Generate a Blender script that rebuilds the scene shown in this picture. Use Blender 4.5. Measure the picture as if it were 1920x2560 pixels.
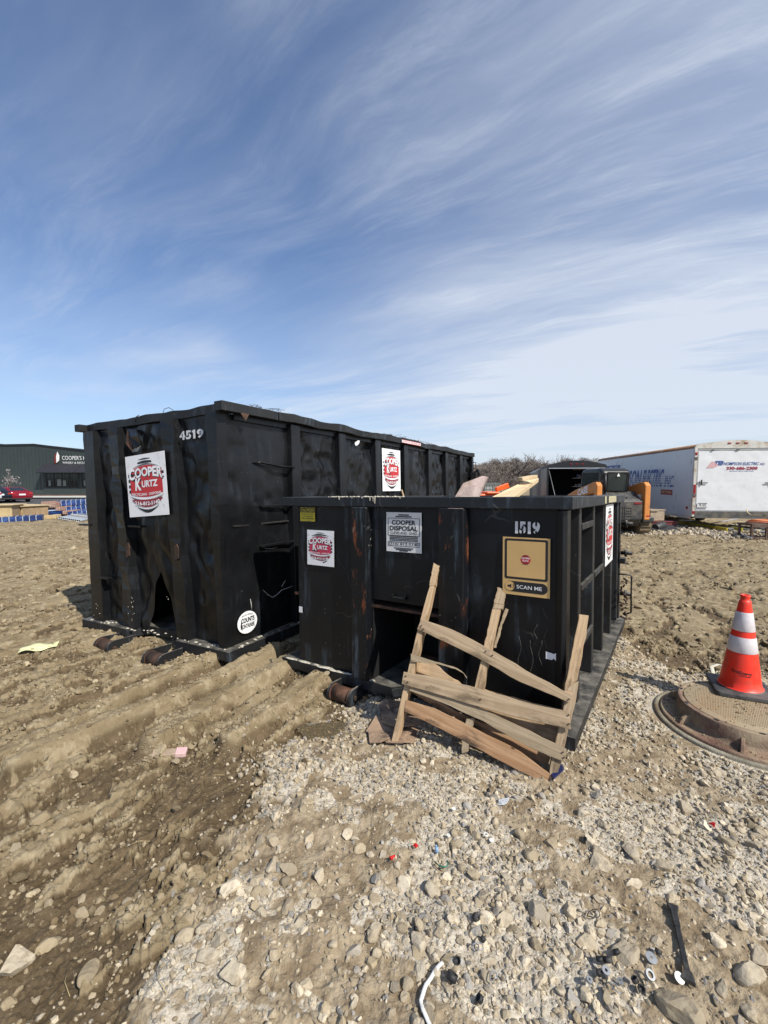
import bpy, math, random
import numpy as np
from mathutils import Matrix, Vector
random.seed(7); RS = np.random.RandomState(11)
rad = math.radians
SC = bpy.context.scene
for o in list(bpy.data.objects): bpy.data.objects.remove(o)

# ------------------------------------------------------------ camera, world, sun, exposure
FPX, PITCH, CAMZ = 1105.0, rad(4.18), 1.70
cam = bpy.data.objects.new('camera', bpy.data.cameras.new('camera')); SC.collection.objects.link(cam)
cam.location = (0, 0, CAMZ); cam.rotation_euler = (rad(90) - PITCH, 0, 0)
cam.data.sensor_fit = 'VERTICAL'; cam.data.sensor_height = 24.0; cam.data.lens = 24.0 * FPX / 2560
cam.data.clip_start = 0.05; cam.data.clip_end = 6000
SC.camera = cam
SUN_AZ, SUN_EL = rad(136), rad(46)          # azimuth from +Y towards +X
SC.view_settings.view_transform = 'Standard'; SC.view_settings.look = 'None'
SC.view_settings.exposure = 0.22; SC.view_settings.gamma = 1.0; SC.view_settings.use_curve_mapping = False
sl = bpy.data.lights.new('sun', 'SUN'); sl.energy = 4.6; sl.angle = rad(0.5); sl.color = (1.0, 0.95, 0.87)
so = bpy.data.objects.new('sun', sl); SC.collection.objects.link(so)
sd = Vector((math.sin(SUN_AZ) * math.cos(SUN_EL), math.cos(SUN_AZ) * math.cos(SUN_EL), math.sin(SUN_EL)))
so.rotation_euler = sd.to_track_quat('Z', 'Y').to_euler()
W = bpy.data.worlds.new('World'); SC.world = W; W.use_nodes = True

class NT:
    """small node-tree helper"""
    def __init__(s, nt): s.t = nt; s.n = nt.nodes; s.l = nt.links
    def node(s, typ, **kw):
        n = s.n.new(typ)
        for k, v in kw.items():
            if k.startswith('_'): setattr(n, k[1:], v)
            else:
                kk = k.replace('_', ' ')
                i = n.inputs[int(k[1:])] if k[0] == 'i' and k[1:].isdigit() else n.inputs[kk]
                if hasattr(v, 'node'): s.l.new(v, i)
                elif isinstance(v, (tuple, list)) and len(v) == 3 and i.type == 'RGBA': i.default_value = (*v, 1)
                else: i.default_value = v
        return n
    def math(s, op, a, b=0.0, c=None, clamp=False):
        n = s.n.new('ShaderNodeMath'); n.operation = op; n.use_clamp = clamp
        for i, v in enumerate((a, b) if c is None else (a, b, c)):
            if hasattr(v, 'node'): s.l.new(v, n.inputs[i])
            else: n.inputs[i].default_value = v
        return n.outputs[0]
    def vmath(s, op, a, b=None):
        n = s.n.new('ShaderNodeVectorMath'); n.operation = op
        for i, v in enumerate((a, b)):
            if v is None: continue
            if hasattr(v, 'node'): s.l.new(v, n.inputs[i])
            else: n.inputs[i].default_value = v
        return n.outputs[0]
    def ramp(s, f, a, b, smooth=True):
        n = s.n.new('ShaderNodeMapRange'); n.interpolation_type = 'SMOOTHSTEP' if smooth else 'LINEAR'
        s.l.new(f, n.inputs[0]); n.inputs[1].default_value = a; n.inputs[2].default_value = b
        return n.outputs[0]
    def mix(s, f, a, b, blend='MIX'):
        n = s.n.new('ShaderNodeMix'); n.data_type = 'RGBA'; n.blend_type = blend
        for i, v in ((0, f), (6, a), (7, b)):
            if hasattr(v, 'node'): s.l.new(v, n.inputs[i])
            elif i == 0: n.inputs[0].default_value = v
            else: n.inputs[i].default_value = (*v[:3], 1)
        return n.outputs[2]
    def noise(s, vec, scale, detail=4, rough=0.55, dist=0.0, out=0):
        n = s.n.new('ShaderNodeTexNoise')
        if vec is not None: s.l.new(vec, n.inputs['Vector'])
        n.inputs['Scale'].default_value = scale; n.inputs['Detail'].default_value = detail
        n.inputs['Roughness'].default_value = rough; n.inputs['Distortion'].default_value = dist
        return n.outputs[out]
    def mapping(s, vec, scale=(1, 1, 1), rot=(0, 0, 0), loc=(0, 0, 0)):
        n = s.n.new('ShaderNodeMapping'); s.l.new(vec, n.inputs[0])
        n.inputs['Scale'].default_value = scale; n.inputs['Rotation'].default_value = rot; n.inputs['Location'].default_value = loc
        return n.outputs[0]

w = NT(W.node_tree)
for n in list(w.n): w.n.remove(n)
sky = w.node('ShaderNodeTexSky', _sky_type='NISHITA', _sun_disc=False, _sun_elevation=SUN_EL, _sun_rotation=SUN_AZ)
sky.air_density = 1.0; sky.dust_density = 0.6; sky.ozone_density = 2.2; sky.altitude = 200
tc = w.node('ShaderNodeTexCoord').outputs['Generated']
sep = w.node('ShaderNodeSeparateXYZ', Vector=tc)
zc = w.math('MAXIMUM', sep.outputs[2], 0.0)
zp = w.math('ADD', zc, 0.10)
cx_ = w.math('DIVIDE', sep.outputs[0], zp); cy_ = w.math('DIVIDE', sep.outputs[1], zp)
pl = w.node('ShaderNodeCombineXYZ', X=cx_, Y=cy_, Z=0.0).outputs[0]       # a cloud sheet high overhead
warp = w.noise(pl, 0.8, 3, 0.5, out=1)
plw = w.vmath('ADD', pl, w.vmath('SCALE', w.vmath('SUBTRACT', warp, (0.5, 0.5, 0.5)), None))
plw.node.inputs[1].default_value
sc_n = plw.node.inputs[1].links[0].from_node; sc_n.inputs['Scale'].default_value = 0.5
m1 = w.mapping(w.mapping(plw, rot=(0, 0, rad(-152))), (0.30, 1.25, 1), loc=(3.1, 1.7, 0))
m2 = w.mapping(w.mapping(plw, rot=(0, 0, rad(-146))), (0.60, 3.0, 1), loc=(0.3, 5.2, 0))
c1 = w.ramp(w.noise(m1, 0.8, 9, 0.58, 0.05), 0.36, 0.80)
c2 = w.ramp(w.noise(m2, 1.6, 9, 0.68, 0.1), 0.42, 0.85)
big = w.ramp(w.noise(w.mapping(pl, (1, 1, 1), (0, 0, 0), (7.3, 2.2, 0)), 0.55, 3, 0.5), 0.35, 0.68)
side = w.ramp(w.math('ADD', w.math('MULTIPLY', sep.outputs[0], 1.0), w.math('MULTIPLY', sep.outputs[2], -0.25)), -0.55, 0.55)
cl = w.math('MULTIPLY', w.math('ADD', w.math('MULTIPLY', c1, 0.95), w.math('MULTIPLY', c2, 0.55)), w.math('ADD', w.math('MULTIPLY', big, 0.55), w.math('MULTIPLY', side, 0.75)))
veil = w.math('MULTIPLY', w.ramp(side, 0.15, 1.0), 0.27)
hz = w.math('MULTIPLY', w.ramp(sep.outputs[2], 0.45, 0.0), 0.36)
tot = w.math('ADD', w.math('ADD', w.math('ADD', cl, 0.04), veil), hz, clamp=True)
tot = w.math('MINIMUM', tot, 0.86)
skyc = w.mix(1.0, sky.outputs[0], (0.74, 0.94, 1.17), 'MULTIPLY')
col = w.mix(tot, skyc, (6.5, 7.0, 7.8))
bg = w.node('ShaderNodeBackground', Color=col, Strength=0.102)
wo = w.node('ShaderNodeOutputWorld', Surface=bg.outputs[0])

# ------------------------------------------------------------ measuring helpers
def ray(px, py):
    u = (px - 960) / FPX; v = (1280 - py) / FPX; c, s = math.cos(PITCH), math.sin(PITCH)
    return Vector((u, c + v * s, -s + v * c))
CAM = Vector((0, 0, CAMZ))
def at(px, py, Y):
    d = ray(px, py); return CAM + d * (Y / d.y)
def onz(px, py, z=0.0):
    d = ray(px, py); return CAM + d * ((z - CAMZ) / d.z)
def hit(M, px, py, ax, val):
    Mi = M.inverted(); o = Mi @ CAM; d = Mi.to_3x3() @ ray(px, py)
    return o + d * ((val - o[ax]) / d[ax])
def euler_m(a, b, c):
    return Matrix.Rotation(a, 4, 'Z') @ Matrix.Rotation(b, 4, 'X') @ Matrix.Rotation(c, 4, 'Y')
# two bins: frame at the rim's near right corner, x along the end, y along the length; origin lowered to the base plate
HS, LS, HT, LT, BW = 1.454, 3.12, 2.284, 7.308, 2.44
MS = Matrix.Translation((1.118, 2.615, CAMZ - 0.100)) @ euler_m(rad(-33.45), rad(-1.466), rad(-1.318)) @ Matrix.Translation((0, 0, -HS))
MT = Matrix.Translation((-1.445, 4.005, CAMZ + 0.711)) @ euler_m(rad(-29.2), rad(-0.746), rad(-1.746)) @ Matrix.Translation((0, 0, -HT))

# ------------------------------------------------------------ noise
def _h(ix, iy, s):
    n = (ix.astype(np.int64) * 374761393 + iy.astype(np.int64) * 668265263 + s * 1274126177) & 0x7fffffff
    n = ((n ^ (n >> 13)) * 1274126177) & 0x7fffffff
    return ((n ^ (n >> 16)) & 0xffff) / 65535.0
def pn(x, y, s=0):
    x = np.asarray(x, float); y = np.asarray(y, float)
    ix = np.floor(x); iy = np.floor(y); fx = x - ix; fy = y - iy
    u = fx * fx * fx * (fx * (fx * 6 - 15) + 10); v = fy * fy * fy * (fy * (fy * 6 - 15) + 10)
    def g(dx, dy):
        a = _h(ix + dx, iy + dy, s) * 6.28318
        return np.cos(a) * (fx - dx) + np.sin(a) * (fy - dy)
    a, b, c, d = g(0, 0), g(1, 0), g(0, 1), g(1, 1)
    return (a + (b - a) * u + (c - a) * v + (a - b - c + d) * u * v) * 1.5
def fbm(x, y, o=4, s=0, r=0.5):
    t = 0; a = 1.0; f = 1.0
    for k in range(o): t = t + a * pn(x * f + 13.7 * k, y * f - 7.1 * k, s + k); a *= r; f *= 2.03
    return t
def ridg(x, y, o=4, s=0):
    t = 0; a = 1.0; f = 1.0
    for k in range(o): t = t + a * (1 - 2 * np.abs(pn(x * f + 5.7 * k, y * f + 3.1 * k, s + k))); a *= 0.5; f *= 2.1
    return t
def ss(a, b, x):
    t = np.clip((np.asarray(x, float) - a) / (b - a), 0, 1); return t * t * (3 - 2 * t)

# ------------------------------------------------------------ ground shape
def gpt(px, py):
    p = onz(px, py, 0.0); return (p.x, p.y)
RUTS = [([(-40, 1935), (170, 1835), (330, 1745), (498, 1672), (640, 1600)], .060, .10), ([(40, 1925), (127, 1884), (330, 1795), (550, 1697), (690, 1630)], .070, .10),
        ([(390, 1850), (540, 1755), (718, 1662), (790, 1625)], .10, .085), ([(579, 1842), (700, 1765), (800, 1705), (850, 1680)], .085, .085)]
RUTS = [(np.array([gpt(*p) for p in pts]), wd, h) for pts, wd, h in RUTS]
GB = np.array(sorted([gpt(*p)[::-1] for p in [(40, 2900), (250, 2560), (440, 2330), (540, 2170), (500, 2090), (640, 2010), (700, 1900), (800, 1830), (900, 1790), (1000, 1700), (1100, 1600)]]))
GT = np.array(sorted([gpt(*p) for p in [(900, 1500), (1430, 1560), (1520, 1580), (1640, 1655), (1760, 1690), (2100, 1700), (2600, 1700)]]))
def seg_d(x, y, P):
    best = np.full(np.shape(x), 9.0)
    for i in range(len(P) - 1):
        ax, ay = P[i]; bx, by = P[i + 1]; dx, dy = bx - ax, by - ay
        t = np.clip(((x - ax) * dx + (y - ay) * dy) / (dx * dx + dy * dy), 0, 1)
        best = np.minimum(best, np.hypot(x - ax - t * dx, y - ay - t * dy))
    return best
def rutcover(x, y):
    c = np.zeros(np.shape(x))
    for P, wd, h in RUTS: c = np.maximum(c, 1 - ss(wd * .8, wd * 1.3, seg_d(x, y, P)))
    return c
def sdist(x, y):
    return x + fbm(x * 1.7, y * 1.7, 4, 3) * 0.22 - np.interp(y, GB[:, 0], GB[:, 1]), y - np.interp(x, GT[:, 0], GT[:, 1])
RD0 = RUTS[1][0][-1] - RUTS[1][0][0]; RD0 = RD0 / np.hypot(*RD0)
def masks(x, y):
    n = fbm(x * 1.7, y * 1.7, 4, 3) * 0.22 + fbm(x * 8, y * 8, 4, 9) * 0.09
    xb = np.interp(y, GB[:, 0], GB[:, 1]); yt = np.interp(x, GT[:, 0], GT[:, 1])
    s = x + n - xb
    G = ss(-0.14, 0.22, s) * ss(0.25, -0.25, y - yt + 1.5 * n)
    # bank of pale stone in front of the trailers
    G2 = ss(0.35, 0.7, ss(9, 10, x) * ss(15.6, 14.8, y + n) * ss(12.2, 12.9, y + n * 2 - 0.1 * (x - 9)) + ss(6.0, 7.5, x) * ss(17, 16, y) * ss(12.9, 13.6, y + n) * .9)
    # damp dark soil with pale dried crust lying on it in broken patches drawn out along the tracks
    d = -s; s_ = x * RD0[0] + y * RD0[1]; t_ = -x * RD0[1] + y * RD0[0]
    f = fbm(s_ * 1.5, t_ * 3.4, 6, 21, .62) + .35 * fbm(x * 7, y * 7, 4, 25)
    bias = -0.50 + 0.30 * ss(0.15, 0.9, d) + 0.42 * ss(3.0, 6.0, y) + 0.5 * ss(7, 10, y) + .15 * ss(1.6, 2.6, d) - .26 * ss(2.1, 1.3, y) + .50 * ss(3.6, 5, y) * ss(0.3, 1.2, s)
    crust = ss(-0.05, 0.10, f + bias)
    D = (1 - crust) * (1 - G)
    D = D * (1 - 0.85 * rutcover(x, y))
    D = np.maximum(D, (1 - ss(0.10, 0.22, np.hypot(x + 0.72, (y - 2.72) * 1.3) + .3 * n)) * .9)
    patch = ss(0.10, 0.34, fbm(x * 1.5 + 31, y * 1.8 + 2, 5, 51, .6) + 0.02 + 0.25 * ss(1.75, 1.2, y) + .35 * np.exp(-((x + .15) ** 2 + (y - 2.25) ** 2) / .25))         # dirt showing through the stone
    return G, np.maximum(G2, 0), np.clip(D, 0, 1), patch
PUD = gpt(800, 1815)
def under(M, L, x, y, inset=0.03):
    R = np.array(M.inverted().to_3x3()); t = np.array(M.translation)
    Mi = M.inverted()
    lx = Mi[0][0] * x + Mi[0][1] * y + Mi[0][3]; ly = Mi[1][0] * x + Mi[1][1] * y + Mi[1][3]
    ins = ss(-inset, inset, np.minimum(np.minimum(-lx, lx + BW), np.minimum(ly, L - ly)))
    zb = M[2][0] * lx + M[2][1] * ly + M[2][3]
    return ins, zb
def gh(x, y, fine=True):
    x = np.asarray(x, float); y = np.asarray(y, float)
    r = np.hypot(x, y)
    G, G2, D, patch = masks(x, y)
    z = -0.55 * ss(14, 42, y) * ss(-4, -14, x) - 0.02
    z = z + fbm(x * 0.35, y * 0.35, 3, 70) * 0.05 * ss(2, 8, r)
    near = ss(60, 25, r)
    z = z + fbm(x * 1.1, y * 1.1, 3, 5) * 0.03
    mudz = (1 - G)
    rt = np.zeros_like(z); cover = np.zeros_like(z)
    for P, wd, h in RUTS:
        d = seg_d(x + 0.022 * pn(x * 5, y * 5, 77), y + 0.022 * pn(x * 5, y * 5, 78), P)
        rt = np.maximum(rt, h * (1 - ss(wd * 0.70, wd * 1.22, d))); cover = np.maximum(cover, 1 - ss(wd, wd * 1.8, d))
    z = z + rt - 0.03 * D * (1 - cover) + 0.035 * G
    # parallel tyre tracks running up to the bins
    s_ = x * RD0[0] + y * RD0[1]; t_ = -x * RD0[1] + y * RD0[0]
    zone = ss(0.4, -0.6, x - 0.12 * y) * ss(9, 6, y) * ss(1.2, 1.9, y) * (1 - G)
    lugs = fbm(s_ * 0.55, t_ * 4.6, 3, 61, .55); z = z + zone * (lugs * 0.040 - 0.028 * ss(0.16, 0.30, lugs)) * (1 - .6 * cover)
    z = z + zone * 0.006 * np.sin(s_ * 60 + 6 * pn(t_ * 3, s_, 4)) * ss(0.05, .3, pn(s_ * .5, t_ * 2.6, 63)) * (1 - cover)
    # soil: clods on dry ground, smoother where damp
    dry = (1 - G) * (1 - D) * (1 - 0.75 * cover)
    if fine:
        cl = np.maximum(0, ridg(x * 5, y * 6.5, 4, 90) - 0.75)
        z = z + 0.006 * (1 - G) * (1 - D) * ss(9, 5, y)
        z = z + dry * (1 - .55 * ss(.6, 1.6, x) * ss(3.2, 4.2, y)) * near * (cl * 0.017 + fbm(x * 22, y * 22, 5, 95, .6) * 0.010)
        fld = near * ss(4.5, 7, r) * (1 - G) * (1 - ss(-1.5, -3.5, x) * ss(9, 5, y) * .6)
        tr = np.maximum(0, fbm(x * 1.3 - y * 0.2, y * 3.2, 4, 120)); z = z + fld * ss(5, 11, r) * (tr * 0.044 + np.maximum(0, fbm(x * 3.5, y * 5, 3, 121)) * .035 + fbm(x * 14, y * 16, 4, 130) * 0.014 + np.maximum(0, ridg(x * 3.2, y * 7.5, 5, 133) - .75) * .026)
        z = z + D * (1 - G) * (fbm(x * 9, y * 9, 4, 140) * 0.007 + fbm(x * 34, y * 34, 4, 141) * 0.005 + np.maximum(0, ridg(x * 13, y * 13, 4, 144) - .9) * .008)
        z = z + G * (fbm(x * 6, y * 6, 3, 150) * 0.012 + fbm(x * 34, y * 34, 3, 151) * 0.005)
        # drying cracks
        a = np.abs(pn(x * 4.3 + 0.25 * pn(x * 11, y * 11, 161), y * 4.3, 160)); b = np.abs(pn(x * 9.1, y * 9.1 + 3, 162))
        z = z - (1 - G) * near * ss(6, 3, r) * 0.012 * np.maximum(ss(0.03, 0.0, a), 0.7 * ss(0.025, 0.0, b) * ss(.1, .4, pn(x, y, 8) + .3))
        z = z + cover * (1 - G) * fbm(x * 13, y * 13, 4, 99) * 0.008
    hole = 1 - ss(0.05, 0.27, np.hypot((x - PUD[0]) * 1.0, (y - PUD[1]) * 1.4)); z = z * (1 - 0.55 * hole) - 0.040 * hole
    for M, L, drop in ((MS, LS, 0.085), (MT, LT, 0.12)):
        ins, zb = under(M, L, x, y); z = z * (1 - ins) + np.minimum(z, zb - drop) * ins
    for px, py in ((855, 1755), (262, 1618), (395, 1645)):      # the rollers have sunk a little
        q = onz(px, py, -.03); e = 1 - ss(0.08, 0.30, np.hypot(x - q.x, y - q.y)); z = z * (1 - e) + np.minimum(z, -0.06) * e
    e = 1 - ss(0.54, 0.72, np.hypot(x - MHX, y - MHY)); z = z * (1 - e) + 0.015 * e
    z = np.where(np.hypot(x - MHX, y - MHY) < 0.47, -0.05, z)
    return z
MHX, MHY = 2.47, 2.92
def gz(x, y): return float(gh(np.array([x]), np.array([y]))[0])

# ------------------------------------------------------------ mesh builder
COL = SC.collection
class MB:
    def __init__(s): s.v = []; s.f = []; s.m = []; s.s = []
    def add(s, vs, fs, m=0, sm=False, X=None):
        k = len(s.v); s.v += [tuple(X @ Vector(p)) if X else tuple(p) for p in vs]
        for f in fs: s.f.append([k + i for i in f]); s.m.append(m); s.s.append(sm)
        return s
    def box(s, x0, x1, y0, y1, z0, z1, m=0, X=None):
        if x0 > x1: x0, x1 = x1, x0
        if y0 > y1: y0, y1 = y1, y0
        if z0 > z1: z0, z1 = z1, z0
        vs = [(x0, y0, z0), (x1, y0, z0), (x1, y1, z0), (x0, y1, z0), (x0, y0, z1), (x1, y0, z1), (x1, y1, z1), (x0, y1, z1)]
        return s.add(vs, [(0, 3, 2, 1), (4, 5, 6, 7), (0, 1, 5, 4), (1, 2, 6, 5), (2, 3, 7, 6), (3, 0, 4, 7)], m, False, X)
    def prism(s, poly, vec, m=0, X=None, sm=False):
        n = len(poly); vec = Vector(vec); a = [Vector(p) for p in poly]; vs = a + [p + vec for p in a]
        nn = Vector((0, 0, 0))
        for i in range(n): nn += a[i].cross(a[(i + 1) % n])
        if nn.dot(vec) > 0: vs = vs[n:] + vs[:n]
        s.add(vs, [list(range(n))] + [list(range(n, 2 * n))[::-1]], m, False, X)
        k = len(s.v) - 2 * n
        for i in range(n): s.f.append([k + i, k + n + i, k + n + (i + 1) % n, k + (i + 1) % n]); s.m.append(m); s.s.append(sm)
        return s
    def lathe(s, prof, n=24, m=0, X=None, sm=True, cap=True):
        vs = []; fs = []
        for r, z in prof:
            for i in range(n): a = 2 * math.pi * i / n; vs.append((r * math.cos(a), r * math.sin(a), z))
        for j in range(len(prof) - 1):
            for i in range(n): fs.append((j * n + i, j * n + (i + 1) % n, (j + 1) * n + (i + 1) % n, (j + 1) * n + i))
        s.add(vs, fs, m, sm, X)
        if cap:
            k = len(s.v) - len(vs)
            s.f.append([k + i for i in range(n)][::-1]); s.m.append(m); s.s.append(False)
            s.f.append([k + (len(prof) - 1) * n + i for i in range(n)]); s.m.append(m); s.s.append(False)
        return s
    def cyl(s, p0, p1, r0, r1=None, n=16, m=0, X=None, sm=True):
        p0 = Vector(p0); p1 = Vector(p1); d = p1 - p0; r1 = r0 if r1 is None else r1
        Q = Matrix.Translation(p0) @ d.to_track_quat('Z', 'Y').to_matrix().to_4x4()
        if X: Q = X @ Q
        return s.lathe([(r0, 0), (r1, d.length)], n, m, Q, sm)
    def tube(s, pts, r, n=8, m=0, X=None, flat=1.0):
        pts = [Vector(p) for p in pts]; vs = []; fs = []
        rr = r if isinstance(r, (list, tuple)) else [r] * len(pts)
        up = Vector((0, 0, 1)); 
        for i, p in enumerate(pts):
            t = (pts[min(i + 1, len(pts) - 1)] - pts[max(i - 1, 0)]).normalized()
            a = t.cross(up)
            if a.length < 0.15: a = t.cross(Vector((0, 1, 0)))
            a.normalize(); b = a.cross(t).normalized()
            for k in range(n):
                q = 2 * math.pi * k / n; vs.append(p + a * math.cos(q) * rr[i] + b * math.sin(q) * rr[i] * flat)
        for i in range(len(pts) - 1):
            for k in range(n): fs.append((i * n + k, i * n + (k + 1) % n, (i + 1) * n + (k + 1) % n, (i + 1) * n + k))
        fs.append(tuple(range(n))[::-1]); fs.append(tuple((len(pts) - 1) * n + k for k in range(n)))
        return s.add(vs, fs, m, True, X)
    def grid(s, fn, nu, nv, m=0, sm=True, X=None, flip=False):
        vs = [fn(i / nu, j / nv) for j in range(nv + 1) for i in range(nu + 1)]
        fs = []
        for j in range(nv):
            for i in range(nu):
                a = j * (nu + 1) + i; q = (a, a + 1, a + nu + 2, a + nu + 1); fs.append(q[::-1] if flip else q)
        return s.add(vs, fs, m, sm, X)
    def build(s, name, mats, parent=None, M=None, bevel=0.0, smooth=None, solid=0.0):
        me = bpy.data.meshes.new(name); me.from_pydata(s.v, [], s.f)
        if not isinstance(mats, (list, tuple)): mats = [mats]
        for m in mats: me.materials.append(m)
        me.polygons.foreach_set('material_index', s.m)
        me.polygons.foreach_set('use_smooth', [bool(smooth) if smooth is not None else q for q in s.s]); me.update()
        o = bpy.data.objects.new(name, me); COL.objects.link(o)
        if parent: o.parent = parent
        if M is not None: o.matrix_local = M
        if solid: b = o.modifiers.new('solid', 'SOLIDIFY'); b.thickness = solid
        if bevel: b = o.modifiers.new('bevel', 'BEVEL'); b.width = bevel; b.segments = 2; b.limit_method = 'ANGLE'; b.angle_limit = rad(40); b.harden_normals = False
        return o
def tag(o, label=None, cat=None, group=None, kind=None):
    if label: o['label'] = label
    if cat: o['category'] = cat
    if group: o['group'] = group
    if kind: o['kind'] = kind
    return o
def empty(name, M, label, cat, group=None):
    o = bpy.data.objects.new(name, None); COL.objects.link(o); o.empty_display_size = .1
    o.matrix_world = M; return tag(o, label, cat, group)
def T(x, y, z, rz=0.0): return Matrix.Translation((x, y, z)) @ Matrix.Rotation(rz, 4, 'Z')
def rebase(b, M):
    """world-space builder -> vertices relative to frame M"""
    Mi = M.inverted(); b.v = [tuple(Mi @ Vector(p)) for p in b.v]; return b
_tc = {}
def textpoly(txt, bold=0.0, spacing=1.0):
    key = (txt, bold, spacing)
    if key not in _tc:
        c = bpy.data.curves.new('t', 'FONT'); c.body = txt; c.size = 1; c.offset = bold; c.space_character = spacing; c.resolution_u = 3; c.align_x = 'LEFT'
        o = bpy.data.objects.new('t', c); COL.objects.link(o); bpy.context.view_layer.update()
        me = bpy.data.meshes.new_from_object(o.evaluated_get(bpy.context.evaluated_depsgraph_get()))
        vs = np.array([v.co[:] for v in me.vertices]); fs = [list(p.vertices) for p in me.polygons]
        bpy.data.objects.remove(o); bpy.data.curves.remove(c); bpy.data.meshes.remove(me)
        mn = vs.min(0); mx = vs.max(0); vs = (vs - mn) / np.maximum(mx - mn, 1e-6)
        _tc[key] = (vs, fs, (mx - mn)[0] / (mx - mn)[1])
    return _tc[key]
def text(b, txt, x0, x1, y0, y1, m=0, X=None, bold=0.02, warp=None, z=0.0, shear=0.0, spacing=1.0):
    """lettering stretched into the box x0..x1, y0..y1 of the plane of X"""
    vs, fs, _ = textpoly(txt, bold, spacing); out = []
    for v in vs:
        x, y = x0 + v[0] * (x1 - x0), y0 + v[1] * (y1 - y0); x += shear * (y - y0)
        if warp: x, y = warp(x, y)
        out.append((x, y, z))
    b.add(out, fs, m, False, X)
    return b

# ------------------------------------------------------------ materials
def newmat(name):
    m = bpy.data.materials.new(name); m.use_nodes = True; t = NT(m.node_tree)
    for n in list(t.n): t.n.remove(n)
    p = t.node('ShaderNodeBsdfPrincipled'); t.node('ShaderNodeOutputMaterial', Surface=p.outputs[0])
    return m, t, p
def setin(t, p, k, v):
    if hasattr(v, 'node'): t.l.new(v, p.inputs[k])
    elif isinstance(v, (tuple, list)): p.inputs[k].default_value = (*v[:3], 1)
    else: p.inputs[k].default_value = v
def mat(name, col, rough=0.6, metal=0.0, var=0.12, scale=6.0, bump=0.0, bscale=60.0, dirt=None, damt=0.35, dscale=3.0, stretch=(1, 1, 1), spec=0.5):
    m, t, p = newmat(name); oc = t.node('ShaderNodeTexCoord').outputs['Object']
    v = t.mapping(oc, stretch)
    n = t.noise(v, scale, 5, 0.6)
    c = t.mix(t.ramp(n, 0.3, 0.7), tuple(x * (1 - var) for x in col), tuple(min(1, x * (1 + var)) for x in col))
    r = t.math('ADD', t.math('MULTIPLY', n, 0.2), rough - 0.1)
    if dirt:
        d = t.math('MULTIPLY', t.ramp(t.noise(v, dscale, 8, 0.7), 0.62 - damt * 0.5, 0.80 - damt * 0.35), 1.0)
        c = t.mix(d, c, dirt); r = t.math('MAXIMUM', r, t.math('MULTIPLY', d, 0.8))
    setin(t, p, 'Base Color', c); setin(t, p, 'Roughness', r); setin(t, p, 'Metallic', metal); setin(t, p, 'Specular IOR Level', spec)
    if bump: 
        bn = t.node('ShaderNodeBump', Height=t.noise(v, bscale, 4, 0.6), Strength=bump, Distance=0.01); setin(t, p, 'Normal', bn.outputs[0])
    return m
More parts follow.
